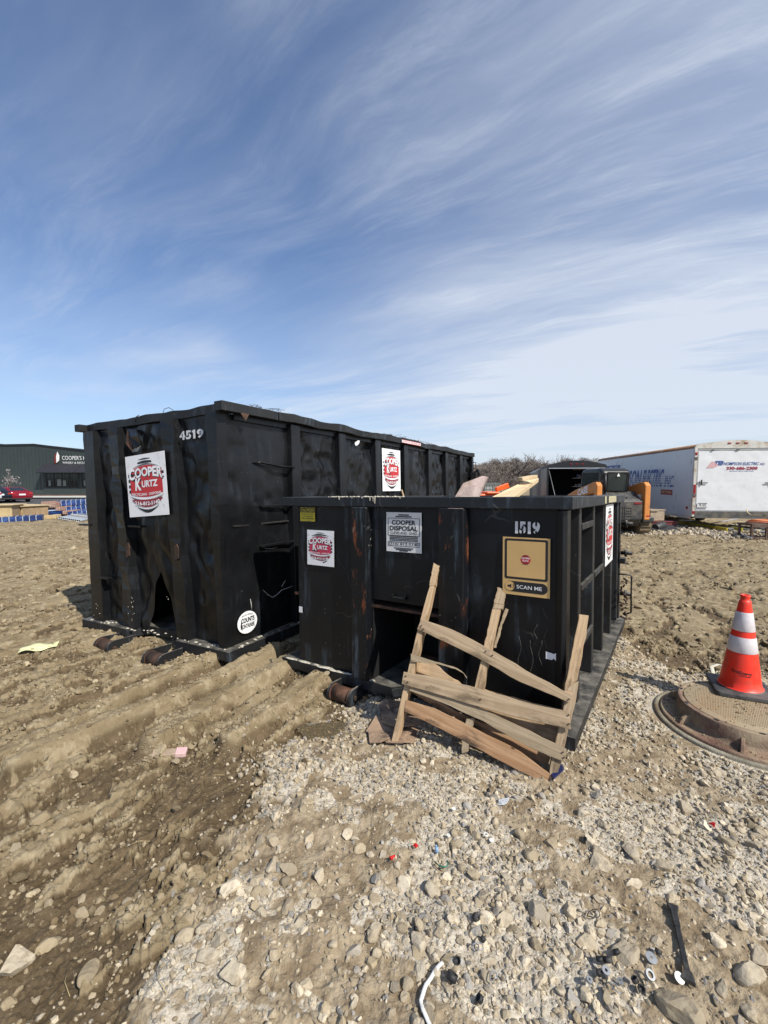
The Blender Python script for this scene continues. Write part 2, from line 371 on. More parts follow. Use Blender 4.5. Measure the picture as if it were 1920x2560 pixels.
def paint_black(name, wear=0.3, rust=0.3, base=(0.0034, 0.0042, 0.0055), rough=0.42, dust=0.3):
    m, t, p = newmat(name); oc = t.node('ShaderNodeTexCoord').outputs['Object']
    n1 = t.noise(oc, 1.6, 6, 0.6)
    c = t.mix(t.ramp(n1, 0.35, 0.7), base, tuple(x * 1.9 for x in base))
    vs = t.mapping(oc, (14, 14, 1.6))
    streak = t.noise(vs, 1.0, 6, 0.65)
    blu = t.math('MULTIPLY', t.ramp(streak, 0.50, 0.66), t.ramp(t.noise(oc, 2.3, 3, 0.5), 0.46, 0.60))
    c = t.mix(t.math('MULTIPLY', blu, wear), c, (0.075, 0.10, 0.125))
    ru = t.math('MULTIPLY', t.ramp(t.noise(t.mapping(oc, (9, 9, 2.6)), 1.0, 8, 0.72), 0.68 - 0.20 * rust, 0.72 - 0.18 * rust), t.ramp(t.noise(t.mapping(oc, (1, 1, 1), loc=(5, 3, 1)), 1.9, 4, 0.6), 0.68 - 0.28 * rust, 0.78 - 0.28 * rust))
    rc = t.mix(t.noise(oc, 30, 4, 0.6), (0.20, 0.060, 0.022), (0.06, 0.020, 0.010))
    c = t.mix(ru, c, rc)
    # grazes and flecks of dried splash
    fl = t.math('MULTIPLY', t.ramp(t.noise(t.mapping(oc, (1, 1, .6)), 55, 2, 0.4), 0.715, 0.75), t.ramp(t.noise(oc, 2.0, 3, 0.5), 0.48, 0.6))
    c = t.mix(t.math('MULTIPLY', fl, wear), c, (0.30, 0.29, 0.26))
    scr = t.node('ShaderNodeTexWave', Vector=t.mapping(oc, (1, 1, 1), (0.5, 0.7, 0.2)), Scale=1.3, Distortion=22.0, Detail=3.0)
    sc2 = t.math('MULTIPLY', t.ramp(scr.outputs['Fac'], 0.994, 1.0), t.ramp(t.noise(oc, 3.1, 3, 0.5), 0.55, 0.62))
    c = t.mix(t.math('MULTIPLY', sc2, 0.4 * wear), c, (0.25, 0.24, 0.22))
    # settled dust on what faces up, thinner on the walls
    g = t.node('ShaderNodeNewGeometry'); nz = t.node('ShaderNodeSeparateXYZ', Vector=g.outputs['Normal']).outputs[2]
    du = t.math('MULTIPLY', t.ramp(nz, 0.35, 0.9), t.ramp(t.noise(oc, 7, 6, 0.65), 0.25, 0.75))
    du = t.math('ADD', t.math('MULTIPLY', du, dust), t.math('MULTIPLY', t.ramp(t.noise(oc, 3.3, 6, 0.7), 0.5, 0.85), 0.006 + 0.02 * dust), clamp=True)
    c = t.mix(du, c, (0.20, 0.185, 0.155))
    r = t.math('ADD', t.math('MULTIPLY', t.noise(oc, 9, 5, 0.6), 0.25), rough - 0.12)
    r = t.math('MAXIMUM', r, t.math('MULTIPLY', t.math('MAXIMUM', ru, du), 0.85))
    bn = t.node('ShaderNodeBump', Height=t.math('ADD', t.noise(oc, 5.5, 3, 0.5), t.math('MULTIPLY', t.noise(oc, 60, 3, 0.6), 0.06)), Strength=0.14, Distance=0.02)
    setin(t, p, 'Base Color', c); setin(t, p, 'Roughness', r); setin(t, p, 'Normal', bn.outputs[0]); setin(t, p, 'Specular IOR Level', 0.32)
    return m
def wood(name, a, b, dark=(0.06, 0.045, 0.03), damt=0.5, rough=0.75, grain=1.0):
    m, t, p = newmat(name); oc = t.node('ShaderNodeTexCoord').outputs['Object']
    g = t.noise(t.mapping(oc, (2.2, 45, 30)), 1.0, 6, 0.6, 0.4)
    big = t.noise(t.mapping(oc, (3.5, 9, 9)), 1.0, 5, 0.65)
    c = t.mix(t.ramp(g, 0.3, 0.7), a, b)
    c = t.mix(t.math('MULTIPLY', t.ramp(big, 0.5, 0.72), damt), c, dark)
    c = t.mix(t.math('MULTIPLY', t.ramp(t.noise(t.mapping(oc, (8, 22, 14)), 1.0, 6, 0.7), 0.58, 0.70), damt * 0.8), c, dark)
    vo = t.node('ShaderNodeTexVoronoi', Vector=t.mapping(oc, (5, 13, 13)), Scale=1.0)
    c = t.mix(t.ramp(vo.outputs['Distance'], 0.10, 0.04), c, tuple(x * 0.5 for x in dark))
    bn = t.node('ShaderNodeBump', Height=g, Strength=0.5 * grain, Distance=0.006)
    setin(t, p, 'Base Color', c); setin(t, p, 'Roughness', rough); setin(t, p, 'Normal', bn.outputs[0]); setin(t, p, 'Specular IOR Level', 0.25)
    return m
def plain(name, col, rough=0.5, metal=0.0): return mat(name, col, rough, metal, 0.06, 9)
# ------------------------------------------------------------ the ground sheet
def soil_material():
    m, t, p = newmat('soil'); oc = t.node('ShaderNodeTexCoord').outputs['Object']
    at_ = t.node('ShaderNodeAttribute', _attribute_name='soil'); s = t.node('ShaderNodeSeparateXYZ', Vector=at_.outputs['Vector'])
    G, D, G2 = s.outputs; pa = at_.outputs['Alpha']
    n1 = t.noise(oc, 1.2, 8, 0.62); n2 = t.noise(oc, 9, 8, 0.68); n3 = t.noise(oc, 45, 6, 0.7); n4 = t.noise(oc, 160, 3, 0.6)
    dry = t.mix(t.ramp(n1, 0.35, 0.65), (0.265, 0.208, 0.124), (0.190, 0.143, 0.080))
    dry = t.mix(t.ramp(n2, 0.46, 0.66), dry, (0.36, 0.295, 0.19))
    dry = t.mix(t.math('MULTIPLY', t.ramp(n3, 0.56, 0.70), 0.6), dry, (0.16, 0.112, 0.062))
    damp = t.mix(t.ramp(n2, 0.38, 0.66), (0.092, 0.064, 0.033), (0.150, 0.108, 0.060))
    damp = t.mix(t.math('MULTIPLY', t.ramp(n3, 0.54, 0.66), 0.7), damp, (0.27, 0.21, 0.13))
    damp = t.mix(t.math('MULTIPLY', t.ramp(n4, 0.60, 0.72), 0.5), damp, (0.06, 0.042, 0.024))
    Dm = t.ramp(t.math('ADD', D, t.math('MULTIPLY', t.math('SUBTRACT', n2, 0.5), 0.9)), 0.25, 0.75)
    c = t.mix(Dm, dry, damp)
    # fine crushed stone: grains of several greys and buffs
    v1 = t.node('ShaderNodeTexVoronoi', Vector=oc, Scale=95.0); v2 = t.node('ShaderNodeTexVoronoi', Vector=oc, Scale=38.0)
    g1 = t.mix(t.node('ShaderNodeSeparateXYZ', Vector=v1.outputs['Color']).outputs[0], (0.30, 0.25, 0.18), (0.62, 0.56, 0.455))
    g2 = t.mix(t.node('ShaderNodeSeparateXYZ', Vector=v2.outputs['Color']).outputs[1], (0.36, 0.31, 0.235), (0.58, 0.525, 0.425))
    gc = t.mix(0.5, g1, g2)
    gc = t.mix(t.math('MULTIPLY', t.ramp(t.math('ADD', pa, t.math('MULTIPLY', t.math('SUBTRACT', n2, 0.5), 1.1)), 0.3, 0.8), 0.9), gc, t.mix(t.ramp(n2, 0.4, 0.6), (0.19, 0.135, 0.075), (0.36, 0.285, 0.185)))
    GG = t.math('MAXIMUM', G, G2)
    Gm = t.ramp(t.math('ADD', GG, t.math('MULTIPLY', t.math('SUBTRACT', n2, 0.5), 0.7)), 0.3, 0.7)
    c = t.mix(Gm, c, gc)
    # dark line in the drying cracks
    vc = t.node('ShaderNodeTexVoronoi', _feature='DISTANCE_TO_EDGE', Vector=t.vmath('ADD', oc, t.vmath('SCALE', t.noise(oc, 6, 3, 0.6, out=1), None)), Scale=5.5)
    vc.inputs['Vector'].links[0].from_node.inputs[1].links[0].from_node.inputs['Scale'].default_value = 0.18
    cr = t.math('MULTIPLY', t.ramp(vc.outputs['Distance'], 0.012, 0.0), t.math('MULTIPLY', t.ramp(n1, 0.48, 0.6), t.math('SUBTRACT', 1.0, Gm)))
    h = t.math('ADD', t.math('MULTIPLY', n2, 0.6), t.math('MULTIPLY', n3, 0.35)); h = t.math('ADD', h, t.math('MULTIPLY', n4, 0.10)); h = t.math('SUBTRACT', h, t.math('MULTIPLY', cr, 0.5))
    h = t.math('ADD', h, t.math('MULTIPLY', t.math('MULTIPLY', Gm, t.math('SUBTRACT', 1.0, t.math('MULTIPLY', pa, 0.5))), t.math('MULTIPLY', t.math('ADD', v1.outputs['Distance'], v2.outputs['Distance']), -0.22)))
    bn = t.node('ShaderNodeBump', Height=h, Strength=0.8, Distance=0.03)
    setin(t, p, 'Base Color', c); setin(t, p, 'Normal', bn.outputs[0])
    setin(t, p, 'Roughness', t.math('SUBTRACT', 0.95, t.math('MULTIPLY', Dm, 0.22))); setin(t, p, 'Specular IOR Level', 0.25)
    return m
def fastmesh(name, V, F, mats, attrs=None, smooth=False):
    me = bpy.data.meshes.new(name); k = F.shape[1]
    me.vertices.add(len(V)); me.vertices.foreach_set('co', V.astype(np.float32).ravel())
    me.loops.add(F.size); me.loops.foreach_set('vertex_index', F.astype(np.int32).ravel())
    me.polygons.add(len(F)); me.polygons.foreach_set('loop_start', np.arange(0, F.size, k, dtype=np.int32)); me.polygons.foreach_set('loop_total', np.full(len(F), k, dtype=np.int32))
    me.polygons.foreach_set('use_smooth', np.full(len(F), smooth)); me.materials.append(mats)
    for an, arr in (attrs or {}).items():
        a = me.attributes.new(an, 'FLOAT_COLOR', 'POINT'); a.data.foreach_set('color', arr.astype(np.float32).ravel())
    me.update(calc_edges=True); me.validate()
    o = bpy.data.objects.new(name, me); COL.objects.link(o); return o
def build_ground():
    th = np.concatenate([np.linspace(-180, -62, 26)[:-1], np.linspace(-62, 62, 960), np.linspace(62, 180, 26)[1:]]) * math.pi / 180
    r = np.concatenate([[0.01, 0.3], np.exp(np.linspace(math.log(0.7), math.log(22), 900)), np.exp(np.linspace(math.log(22.5), math.log(70), 90)), np.exp(np.linspace(math.log(80), math.log(4000), 24))])
    RR, TH = np.meshgrid(r, th, indexing='ij'); x = RR * np.sin(TH); y = RR * np.cos(TH)
    z = gh(x, y); z = z * 1.0; z = np.where(RR > 75, -0.55 * ss(-4, -14, x) * ss(14, 42, y) - .02, z)
    G, G2, D, P = masks(x, y)
    V = np.stack([x, y, z], -1).reshape(-1, 3); n = len(th)
    i = np.arange(len(r) - 1)[:, None] * n + np.arange(n - 1)[None, :]
    F = np.stack([i, i + n, i + n + 1, i + 1], -1).reshape(-1, 4)[:, ::-1]
    o = fastmesh('ground', V, F, soil_material(), {'soil': np.stack([G, D, G2, P], -1).reshape(-1, 4)}, True)
    tag(o, kind='structure')
build_ground()

# ------------------------------------------------------------ stones and clods
import bmesh
def ico(lv):
    bm = bmesh.new(); bmesh.ops.create_icosphere(bm, subdivisions=lv, radius=1.0)
    V = np.array([v.co[:] for v in bm.verts]); F = np.array([[v.index for v in f.verts] for f in bm.faces]); bm.free(); return V, F
def rockshape(lv, rs, cuts=8, lo=0.42, hi=0.85, rough=.05):
    V, F = ico(lv); V = V.copy()
    for _ in range(cuts):
        n = rs.normal(size=3); n /= np.linalg.norm(n); d = rs.uniform(lo, hi)
        V -= np.maximum(0, V @ n - d)[:, None] * n
    V *= 1 + rs.normal(size=(len(V), 1)) * rough
    V *= np.array([1, rs.uniform(0.65, 0.95), rs.uniform(0.45, 0.75)])
    return V / np.abs(V).max(), F
def rotm(n, rs, tilt=0.5):
    a = rs.uniform(0, 6.283, n); b = rs.normal(size=n) * tilt; c = rs.normal(size=n) * tilt
    ca, sa, cb, sb, cc, sc = np.cos(a), np.sin(a), np.cos(b), np.sin(b), np.cos(c), np.sin(c); o = np.ones(n); z = np.zeros(n)
    Rz = np.stack([ca, -sa, z, sa, ca, z, z, z, o], -1).reshape(n, 3, 3); Rx = np.stack([o, z, z, z, cb, -sb, z, sb, cb], -1).reshape(n, 3, 3); Ry = np.stack([cc, z, sc, z, o, z, -sc, z, cc], -1).reshape(n, 3, 3)
    return Rz @ Rx @ Ry
def stone_mat(name, cols, bump=0.5):
    m, t, p = newmat(name); oc = t.node('ShaderNodeTexCoord').outputs['Object']
    a = t.node('ShaderNodeAttribute', _attribute_name='tint'); n = t.noise(oc, 40, 5, 0.7)
    oi = t.node('ShaderNodeObjectInfo').outputs['Random']
    s = t.node('ShaderNodeSeparateXYZ', Vector=a.outputs['Vector'])
    c = t.mix(s.outputs[0], cols[0], cols[1]); c = t.mix(t.ramp(s.outputs[1], 0.76, 0.90), c, cols[2])
    c = t.mix(1.0, c, t.mix(s.outputs[2], (0.62, 0.62, 0.62), (1.15, 1.15, 1.15)), 'MULTIPLY')
    c = t.mix(t.ramp(n, 0.45, 0.75), c, cols[3])
    bn = t.node('ShaderNodeBump', Height=t.noise(oc, 55, 6, 0.7), Strength=bump, Distance=0.01)
    setin(t, p, 'Base Color', c); setin(t, p, 'Roughness', 0.9); setin(t, p, 'Normal', bn.outputs[0]); setin(t, p, 'Specular IOR Level', 0.25)
    return m
ROCK = stone_mat('limestone', [(0.33, 0.265, 0.17), (0.60, 0.52, 0.39), (0.34, 0.32, 0.285), (0.29, 0.225, 0.145)])
CLOD = stone_mat('dry_clay', [(0.23, 0.178, 0.105), (0.40, 0.33, 0.22), (0.17, 0.125, 0.07), (0.23, 0.17, 0.10)])
def scatter(name, label, x, y, size, mt, lv=1, nvar=24, sink=0.25, tilt=0.5, seed=1, zfn=gh, cuts=7):
    rs = np.random.RandomState(seed); z = zfn(x, y); VV = []; FF = []; TT = []; k = 0
    var = rs.randint(0, nvar, len(x))
    for q in range(nvar):
        idx = np.where(var == q)[0]
        if not len(idx): continue
        V, F = rockshape(lv, rs, cuts, rough=0.07 if lv == 1 else 0.012); R = rotm(len(idx), rs, tilt)
        P = np.einsum('nij,vj->nvi', R, V) * (size[idx] / 2)[:, None, None]
        P[:, :, 0] += x[idx][:, None]; P[:, :, 1] += y[idx][:, None]; P[:, :, 2] += (z[idx] + size[idx] * (0.5 - sink) * 0.62)[:, None]
        f = (F[None] + (k + np.arange(len(idx)) * len(V))[:, None, None]).reshape(-1, 3)
        VV.append(P.reshape(-1, 3)); FF.append(f); TT.append(np.repeat(rs.uniform(size=(len(idx), 4)), len(V), 0)); k += len(idx) * len(V)
    o = fastmesh(name, np.concatenate(VV), np.concatenate(FF), mt, {'tint': np.concatenate(TT)})
    return tag(o, label, 'gravel' if mt is ROCK else 'clods', kind='stuff')
def clear_of(x, y, m=0.03):
    ok = np.hypot(x - MHX, y - MHY) > 0.53 + m
    for M, L in ((MS, LS), (MT, LT)):
        Mi = M.inverted(); lx = Mi[0][0] * x + Mi[0][1] * y + Mi[0][3]; ly = Mi[1][0] * x + Mi[1][1] * y + Mi[1][3]
        ok &= ~((lx > -BW - 0.0) & (lx < 0.02 - m) & (ly > 0.25) & (ly < L))
        ok &= ~((lx > -BW - 0.0) & (lx < m) & (ly > 0.55) & (ly < L))
    return ok
def sample(n, r0, r1, rs, a=60):
    n = int(n * a / 47)
    r = np.sqrt(rs.uniform(r0 * r0, r1 * r1, n)); t = np.radians(rs.uniform(-a, a, n)); return r * np.sin(t), r * np.cos(t)
def build_stones():
    rs = np.random.RandomState(5)
    def pick(n, r0, r1, prob):
        x, y = sample(n, r0, r1, rs); k = (rs.uniform(size=len(x)) < prob(x, y)) & clear_of(x, y); return x[k], y[k]
    def pg(x, y):
        G, G2, D, P = masks(x, y); s, e = sdist(x, y); return np.maximum(G, 0.28 * ss(-0.55, 0.1, s) * ss(.8, .1, e)) * (1 - 0.72 * P)
    def fields(x, y):   # the heaps of coarser stone
        return ss(0.0, 0.4, fbm(x * 1.6 + 9, y * 1.6, 3, 210) + 0.12)
    x, y = pick(42000, 0.85, 3.6, lambda x, y: pg(x, y) * .85)
    scatter('fine_gravel', 'fine pale crushed stone strewn over the right foreground', x, y, rs.gamma(3, 0.0036, len(x)) + 0.005, ROCK, 1, 20, 0.38, 0.7, 2)
    x, y = pick(52000, 0.85, 6.5, lambda x, y: pg(x, y) * np.clip(ss(2.15, 2.6, y) * .85 + 0.13 * fields(x, y) * ss(2.6, 2.0, y), 0, 1) * ss(7, 4.5, y))
    scatter('crushed_stone', 'crushed grey limestone lying round the short bin and the pallet', x, y, rs.uniform(0.018, 0.042, len(x)), ROCK, 1, 30, 0.3, 0.8, 3)
    x, y = pick(2600, 0.9, 3.4, lambda x, y: pg(x, y) * fields(x, y) * .55)
    scatter('coarse_gravel', 'coarser buff stones mixed into the foreground gravel', x, y, rs.uniform(0.032, 0.06, len(x)), ROCK, 2, 24, 0.42, 0.5, 4)
    def pm(x, y):
        G, G2, D, P = masks(x, y)
        return (1 - G) * (0.25 + 0.75 * ss(0.0, 0.35, fbm(x * 1.6, y * 2.0, 4, 230))) * (1 - .55 * D) * (1 - .5 * rutcover(x, y))
    x, y = pick(62000, 0.85, 5.6, pm)
    scatter('small_clods', 'small crumbs of dry clay on the mud of the left foreground', x, y, rs.gamma(2.2, 0.0058, len(x)) + 0.005, CLOD, 1, 20, 0.3, 0.7, 6)
    x, y = pick(2300, 1.0, 7.0, pm)
    scatter('clay_lumps', 'dry clay lumps scattered on the churned mud at left', x, y, rs.gamma(3, 0.012, len(x)) + 0.02, CLOD, 2, 20, 0.38, 0.4, 7)
    def pf(x, y):
        G, G2, D, P = masks(x, y)
        return ss(3.5, 8, np.hypot(x, y)) * (1 - G) * (0.08 + ss(-0.02, 0.35, fbm(x * 0.9, y * 1.3, 4, 240))) * (1 - G2)
    x, y = pick(26000, 4.5, 19.0, pf)
    scatter('field_clods', 'churned clods across the bare field behind the bins', x, y, rs.gamma(2.2, 0.017, len(x)) + 0.015, CLOD, 1, 24, 0.38, 0.5, 8)
    def p2(x, y): return masks(x, y)[1]
    n = 14000; x = rs.uniform(5.5, 17, n); y = rs.uniform(12.0, 17.5, n); k = rs.uniform(size=n) < p2(x, y); x, y = x[k], y[k]
    scatter('stone_bank', 'bank of pale broken stone in front of the white trailer', x, y, rs.uniform(0.04, 0.13, len(x)), ROCK, 1, 24, 0.1, 0.8, 9)
build_stones()
def rock(px, py, wpx, seed, label, group='larger stones lying in the foreground gravel', flat=.62, mt=None, ang=None, Y=None):
    rs = np.random.RandomState(seed); g = onz(px, py, 0.02); z = gz(g.x, g.y); g = onz(px, py, z + .01)
    sz = wpx * (g.y * math.cos(PITCH) + (CAMZ - z) * math.sin(PITCH)) / FPX
    V, F = rockshape(3, rs, 10, 0.42, 0.80, 0.006); V = V * np.array([sz / 2, sz / 2, sz / 2 * flat / 0.6])
    V = V + 0.03 * sz * np.stack([pn(V[:, 0] / sz * 5 + seed, V[:, 1] / sz * 5, 1)] * 3, -1)
    o = fastmesh('stone', V, F, mt or ROCK, {'tint': np.repeat(np.random.RandomState(seed + 50).uniform(size=(1, 4)) * np.array([1, .80, 1, 1]), len(V), 0)})
    o.matrix_world = T(g.x, g.y, z + 0.07 * sz, rs.uniform(0, 6.28) if ang is None else ang)
    return tag(o, label, 'stone', group)
GRP = 'buff limestone lumps lying loose in the foreground gravel'
BIG = [  # the ones a viewer can point to
 (1010, 2212, 52, 'rounded buff stone, left one of a touching pair in the foreground'), (1080, 2216, 56, 'broad buff stone, right one of a touching pair in the foreground'),
 (1348, 2290, 62, 'wide flat grey-buff stone in the middle of the foreground'), (1335, 2135, 52, 'angular grey stone in the cluster below the clear plastic scrap'),
 (1500, 2160, 60, 'grey angular stone with a dark underside right of the cluster'), (1560, 2375, 84, 'long buff slab beside the grey washer'), (1700, 2515, 110, 'largest pointed slab at the bottom right edge'),
 (1880, 2440, 90, 'large flat buff slab at the right edge of the foreground'), (1360, 1982, 36, 'pale stone lying just below the pallet corner'), (1573, 2125, 52, 'buff block right of the stone cluster'),
 (1045, 2350, 56, 'grey angular stone in the mud left of the black caps'), (1050, 2425, 50, 'darker stone under the grey angular one by the white strap'), (768, 2095, 44, 'tan stone where the gravel meets the damp mud'),
 (680, 2165, 50, 'grey stone of the pair on the edge of the damp mud'), (719, 2170, 52, 'tan stone of the pair on the edge of the damp mud'), (578, 2220, 58, 'pale wedge stone on the edge of the damp mud'), (465, 2345, 56, 'blocky pale stone at the bottom centre left'),
 (515, 2385, 60, 'smooth grey oval stone in the damp mud edge'), (545, 2350, 44, 'round buff stone next to the grey oval one'), (585, 2430, 60, 'round tan stone low in the foreground'), (225, 2430, 58, 'square pale block lying alone in the dark mud'), (40, 2400, 90, 'big crumbly pale lump at the left edge in dark mud'),
 (1295, 2080, 46, 'tall pale stone at the top of the stone cluster'), (1380, 2110, 42, 'pale upright stone beside the cluster'), (1490, 2130, 40, 'whitish stone resting on the grey one'), (1312, 2205, 44, 'warm buff round stone below the cluster'), (1820, 2105, 54, 'pale slab near the manhole in the right gravel'), (1660, 2165, 46, 'buff flat stone above the black wire ring'), (1425, 2275, 58, 'buff wedge stone right of the wide flat one'), (1210, 2290, 50, 'buff stone just right of the black caps'), (1265, 2295, 46, 'pale stone between the black caps and the wide flat stone'), (1895, 2390, 60, 'grey slab at the right edge above the flat slab')]
for i, (a, b, c, l) in enumerate(BIG): rock(a, b, c, 100 + i, l)
def more_rocks():
    rs = np.random.RandomState(44); k = 0; tries = 0
    while k < 95 and tries < 4000:
        tries += 1; px = rs.uniform(500, 1915); py = rs.uniform(2020, 2550); g = onz(px, py, 0.02)
        G = masks(np.array([g.x]), np.array([g.y]))[0][0]
        if G < 0.6 or any(abs(px - b[0]) < b[2] * .75 and abs(py - b[1]) < b[2] * .6 for b in BIG): continue
        rock(px, py, rs.uniform(24, 44), 300 + k, 'buff limestone lump bedded in the foreground gravel', GRP); k += 1
more_rocks()
# ------------------------------------------------------------ shared finishes
BLK = paint_black('black_paint', 0.35, 0.15); BLKW = paint_black('worn_black_paint', 0.9, 0.66, rough=0.42); RIM = paint_black('rim_paint', 0.8, 0.35, (0.011, 0.013, 0.0155), 0.5, 0.5)
BLKT = paint_black('dented_black_paint', 0.12, 0.10, (0.0060, 0.0063, 0.0070), 0.32, 0.1); SHADE_BLK = plain('shade_black', (0.004, 0.004, 0.0045), .8); BASE = paint_black('base_paint', 0.6, 0.2, (0.012, 0.0125, 0.0135), 0.5, 1.0)  # the plain near-black puts the shade of hollow insides into the colour
DARKB = plain('black_plastic', (0.012, 0.012, 0.013), 0.5); RUST = mat('rust', (0.115, 0.052, 0.028), 0.8, 0, 0.5, 14, 0.5, 60, (0.03, 0.018, 0.012), 0.6)
STK = mat('sticker_white', (0.82, 0.82, 0.82), 0.35, 0, 0.04, 5, 0.08, 12, (0.40, 0.38, 0.35), 0.16, 16); STKG = mat('sticker_grey', (0.72, 0.72, 0.705), 0.45, 0, 0.05, 5, 0.06, 12, (0.42, 0.40, 0.37), 0.16, 14)
INK = plain('black_ink', (0.014, 0.014, 0.015), 0.5); RED = plain('sticker_red', (0.50, 0.025, 0.030), 0.45); DRED = plain('sticker_dark_red', (0.27, 0.015, 0.03), 0.45); PINKR = plain('faded_red', (0.50, 0.035, 0.085), 0.45)
TAN = mat('sticker_gold', (0.62, 0.40, 0.16), 0.4, 0, 0.06, 3); YEL = mat('caution_yellow', (0.62, 0.50, 0.03), 0.5, 0, 0.08, 8, dirt=(.2, .17, .05), damt=.2); WPAINT = mat('stencil_paint', (0.66, 0.67, 0.68), 0.6, 0, 0.1, 30, dirt=(.03, .03, .03), damt=.12, dscale=14)
SPLASH = mat('dried_mortar', (0.50, 0.46, 0.37), 0.9, 0, 0.2, 30, 0.5, 80)
def crescent(b, cx, cy, hw, c1, c2, m, z, n=18, e1=0.0, e2=0.0):
    """band between two arcs; e1/e2: offsets of the lower and upper arc at the ends"""
    lo = [(cx + hw * s, cy + e1 + c1 * (1 - s * s), z) for s in [-1 + 2 * i / n for i in range(n + 1)]]
    hi = [(cx + hw * s, cy + e2 + c2 * (1 - s * s), z) for s in [-1 + 2 * i / n for i in range(n + 1)]]
    b.add(lo + hi, [(i, i + 1, n + 2 + i, n + 1 + i) for i in range(n)], m)
def barrel_sign(name, parent, M, w, h, red=RED, dred=DRED, tear=0, white=STK):
    """white sticker with the striped barrel emblem; plane x right, y up, centre at the origin; z out"""
    b = MB(); a = w * 0.43; Z = 0.0035
    b.box(-w / 2, w / 2, -h / 2, h / 2, 0, 0.002)
    Y = lambda t: h * (0.5 - t)
    b.add([(0, 0, 0)] * 0, [])
    crescent(b, 0, Y(.085), a * .42, 0.0, h * .022, 1, Z, e2=0.0); crescent(b, 0, Y(.165), a * .80, h * .020, h * .062, 1, Z)
    for k, (y0, y1) in enumerate(((.30, .345), (.385, .43), (.475, .52), (.56, .605))):            # staves at the sides
        b.box(-a * 1.04, a * 1.04, Y(y1), Y(y0), Z - .001, Z, 1)
    # red belly
    n = 24; top = [(-a * .93 + 2 * a * .93 * i / n, Y(.255) + h * .075 * (1 - (2 * i / n - 1) ** 2), Z + .001) for i in range(n + 1)]
    bot = [(-a * .93 + 2 * a * .93 * i / n, Y(.635) - h * .055 * (1 - (2 * i / n - 1) ** 2), Z + .001) for i in range(n + 1)]
    b.add(bot + top, [(i, i + 1, n + 2 + i, n + 1 + i) for i in range(n)], 2)
    crescent(b, 0, Y(.245), a * .93, h * .075, h * .09, 1, Z + .0015, e2=0.0)
    crescent(b, 0, Y(.655), a * .97, -h * .078, -h * .052, 0, Z + .0012, e1=-.0, e2=0.01 * h)
    crescent(b, 0, Y(.675), a * .97, -h * .100, -h * .068, 1, Z + .0014)
    crescent(b, 0, Y(.73), a * .88, -h * .125, -h * .02, 3, Z + .0016, e2=h * .018)
    crescent(b, 0, Y(.83), a * .66, -h * .105, -h * .062, 1, Z); crescent(b, 0, Y(.885), a * .42, -h * .062, -h * .040, 1, Z)
    wc = lambda x, y: (x, y + (0.020 * h - 0.035 * h * (x / a) ** 2) + (y - Y(.30)) * 0.35 * (x / a) ** 2)
    text(b, 'COOPER', -a * .96 + .006 * w, a * .98 + .006 * w, Y(.385) - .005 * h, Y(.235) - .005 * h, 1, None, 0.045, wc, Z + .0022)
    text(b, 'COOPER', -a * .97, a * .97, Y(.38), Y(.23), 0, None, 0.040, wc, Z + .0030)
    text(b, 'K', -a * .66, -a * .30, Y(.575), Y(.375), 0, None, 0.04, None, Z + .0030, .08)
    text(b, 'URTZ', -a * .27, a * .66, Y(.535), Y(.425), 0, None, 0.04, None, Z + .0030, .05)
    wd = lambda x, y: (x, y - 0.020 * h * (1 - (x / a) ** 2))
    text(b, 'RECYCLING · DISPOSAL', -a * .86, a * .86, Y(.645), Y(.605), 0, None, 0.02, wd, Z + .0030)
    wp = lambda x, y: (x, y - 0.045 * h * (1 - (x / a) ** 2))
    text(b, '216-812-5140', -a * .72, a * .72, Y(.782), Y(.718), 0, None, 0.03, wp, Z + .0034)
    for v in range(len(b.v)):                      # the sticker follows a slightly uneven panel
        x, y, z = b.v[v]; b.v[v] = (x, y, z + 0.0015 * math.sin(x * 19 + y * 7))
    o = b.build(name, [white, INK, red, dred], parent, M); return o
def facing_end(x, y, z):   # plane of a bin's end: X along +x, Y up, Z towards -y
    return Matrix.Translation((x, y, z)) @ Matrix.Rotation(rad(90), 4, 'X')
def facing_side(x, y, z):  # plane of a bin's right side: X along +y, Z towards +x
    return Matrix.Translation((x, y, z)) @ Matrix.Rotation(rad(90), 4, 'Z') @ Matrix.Rotation(rad(90), 4, 'X')
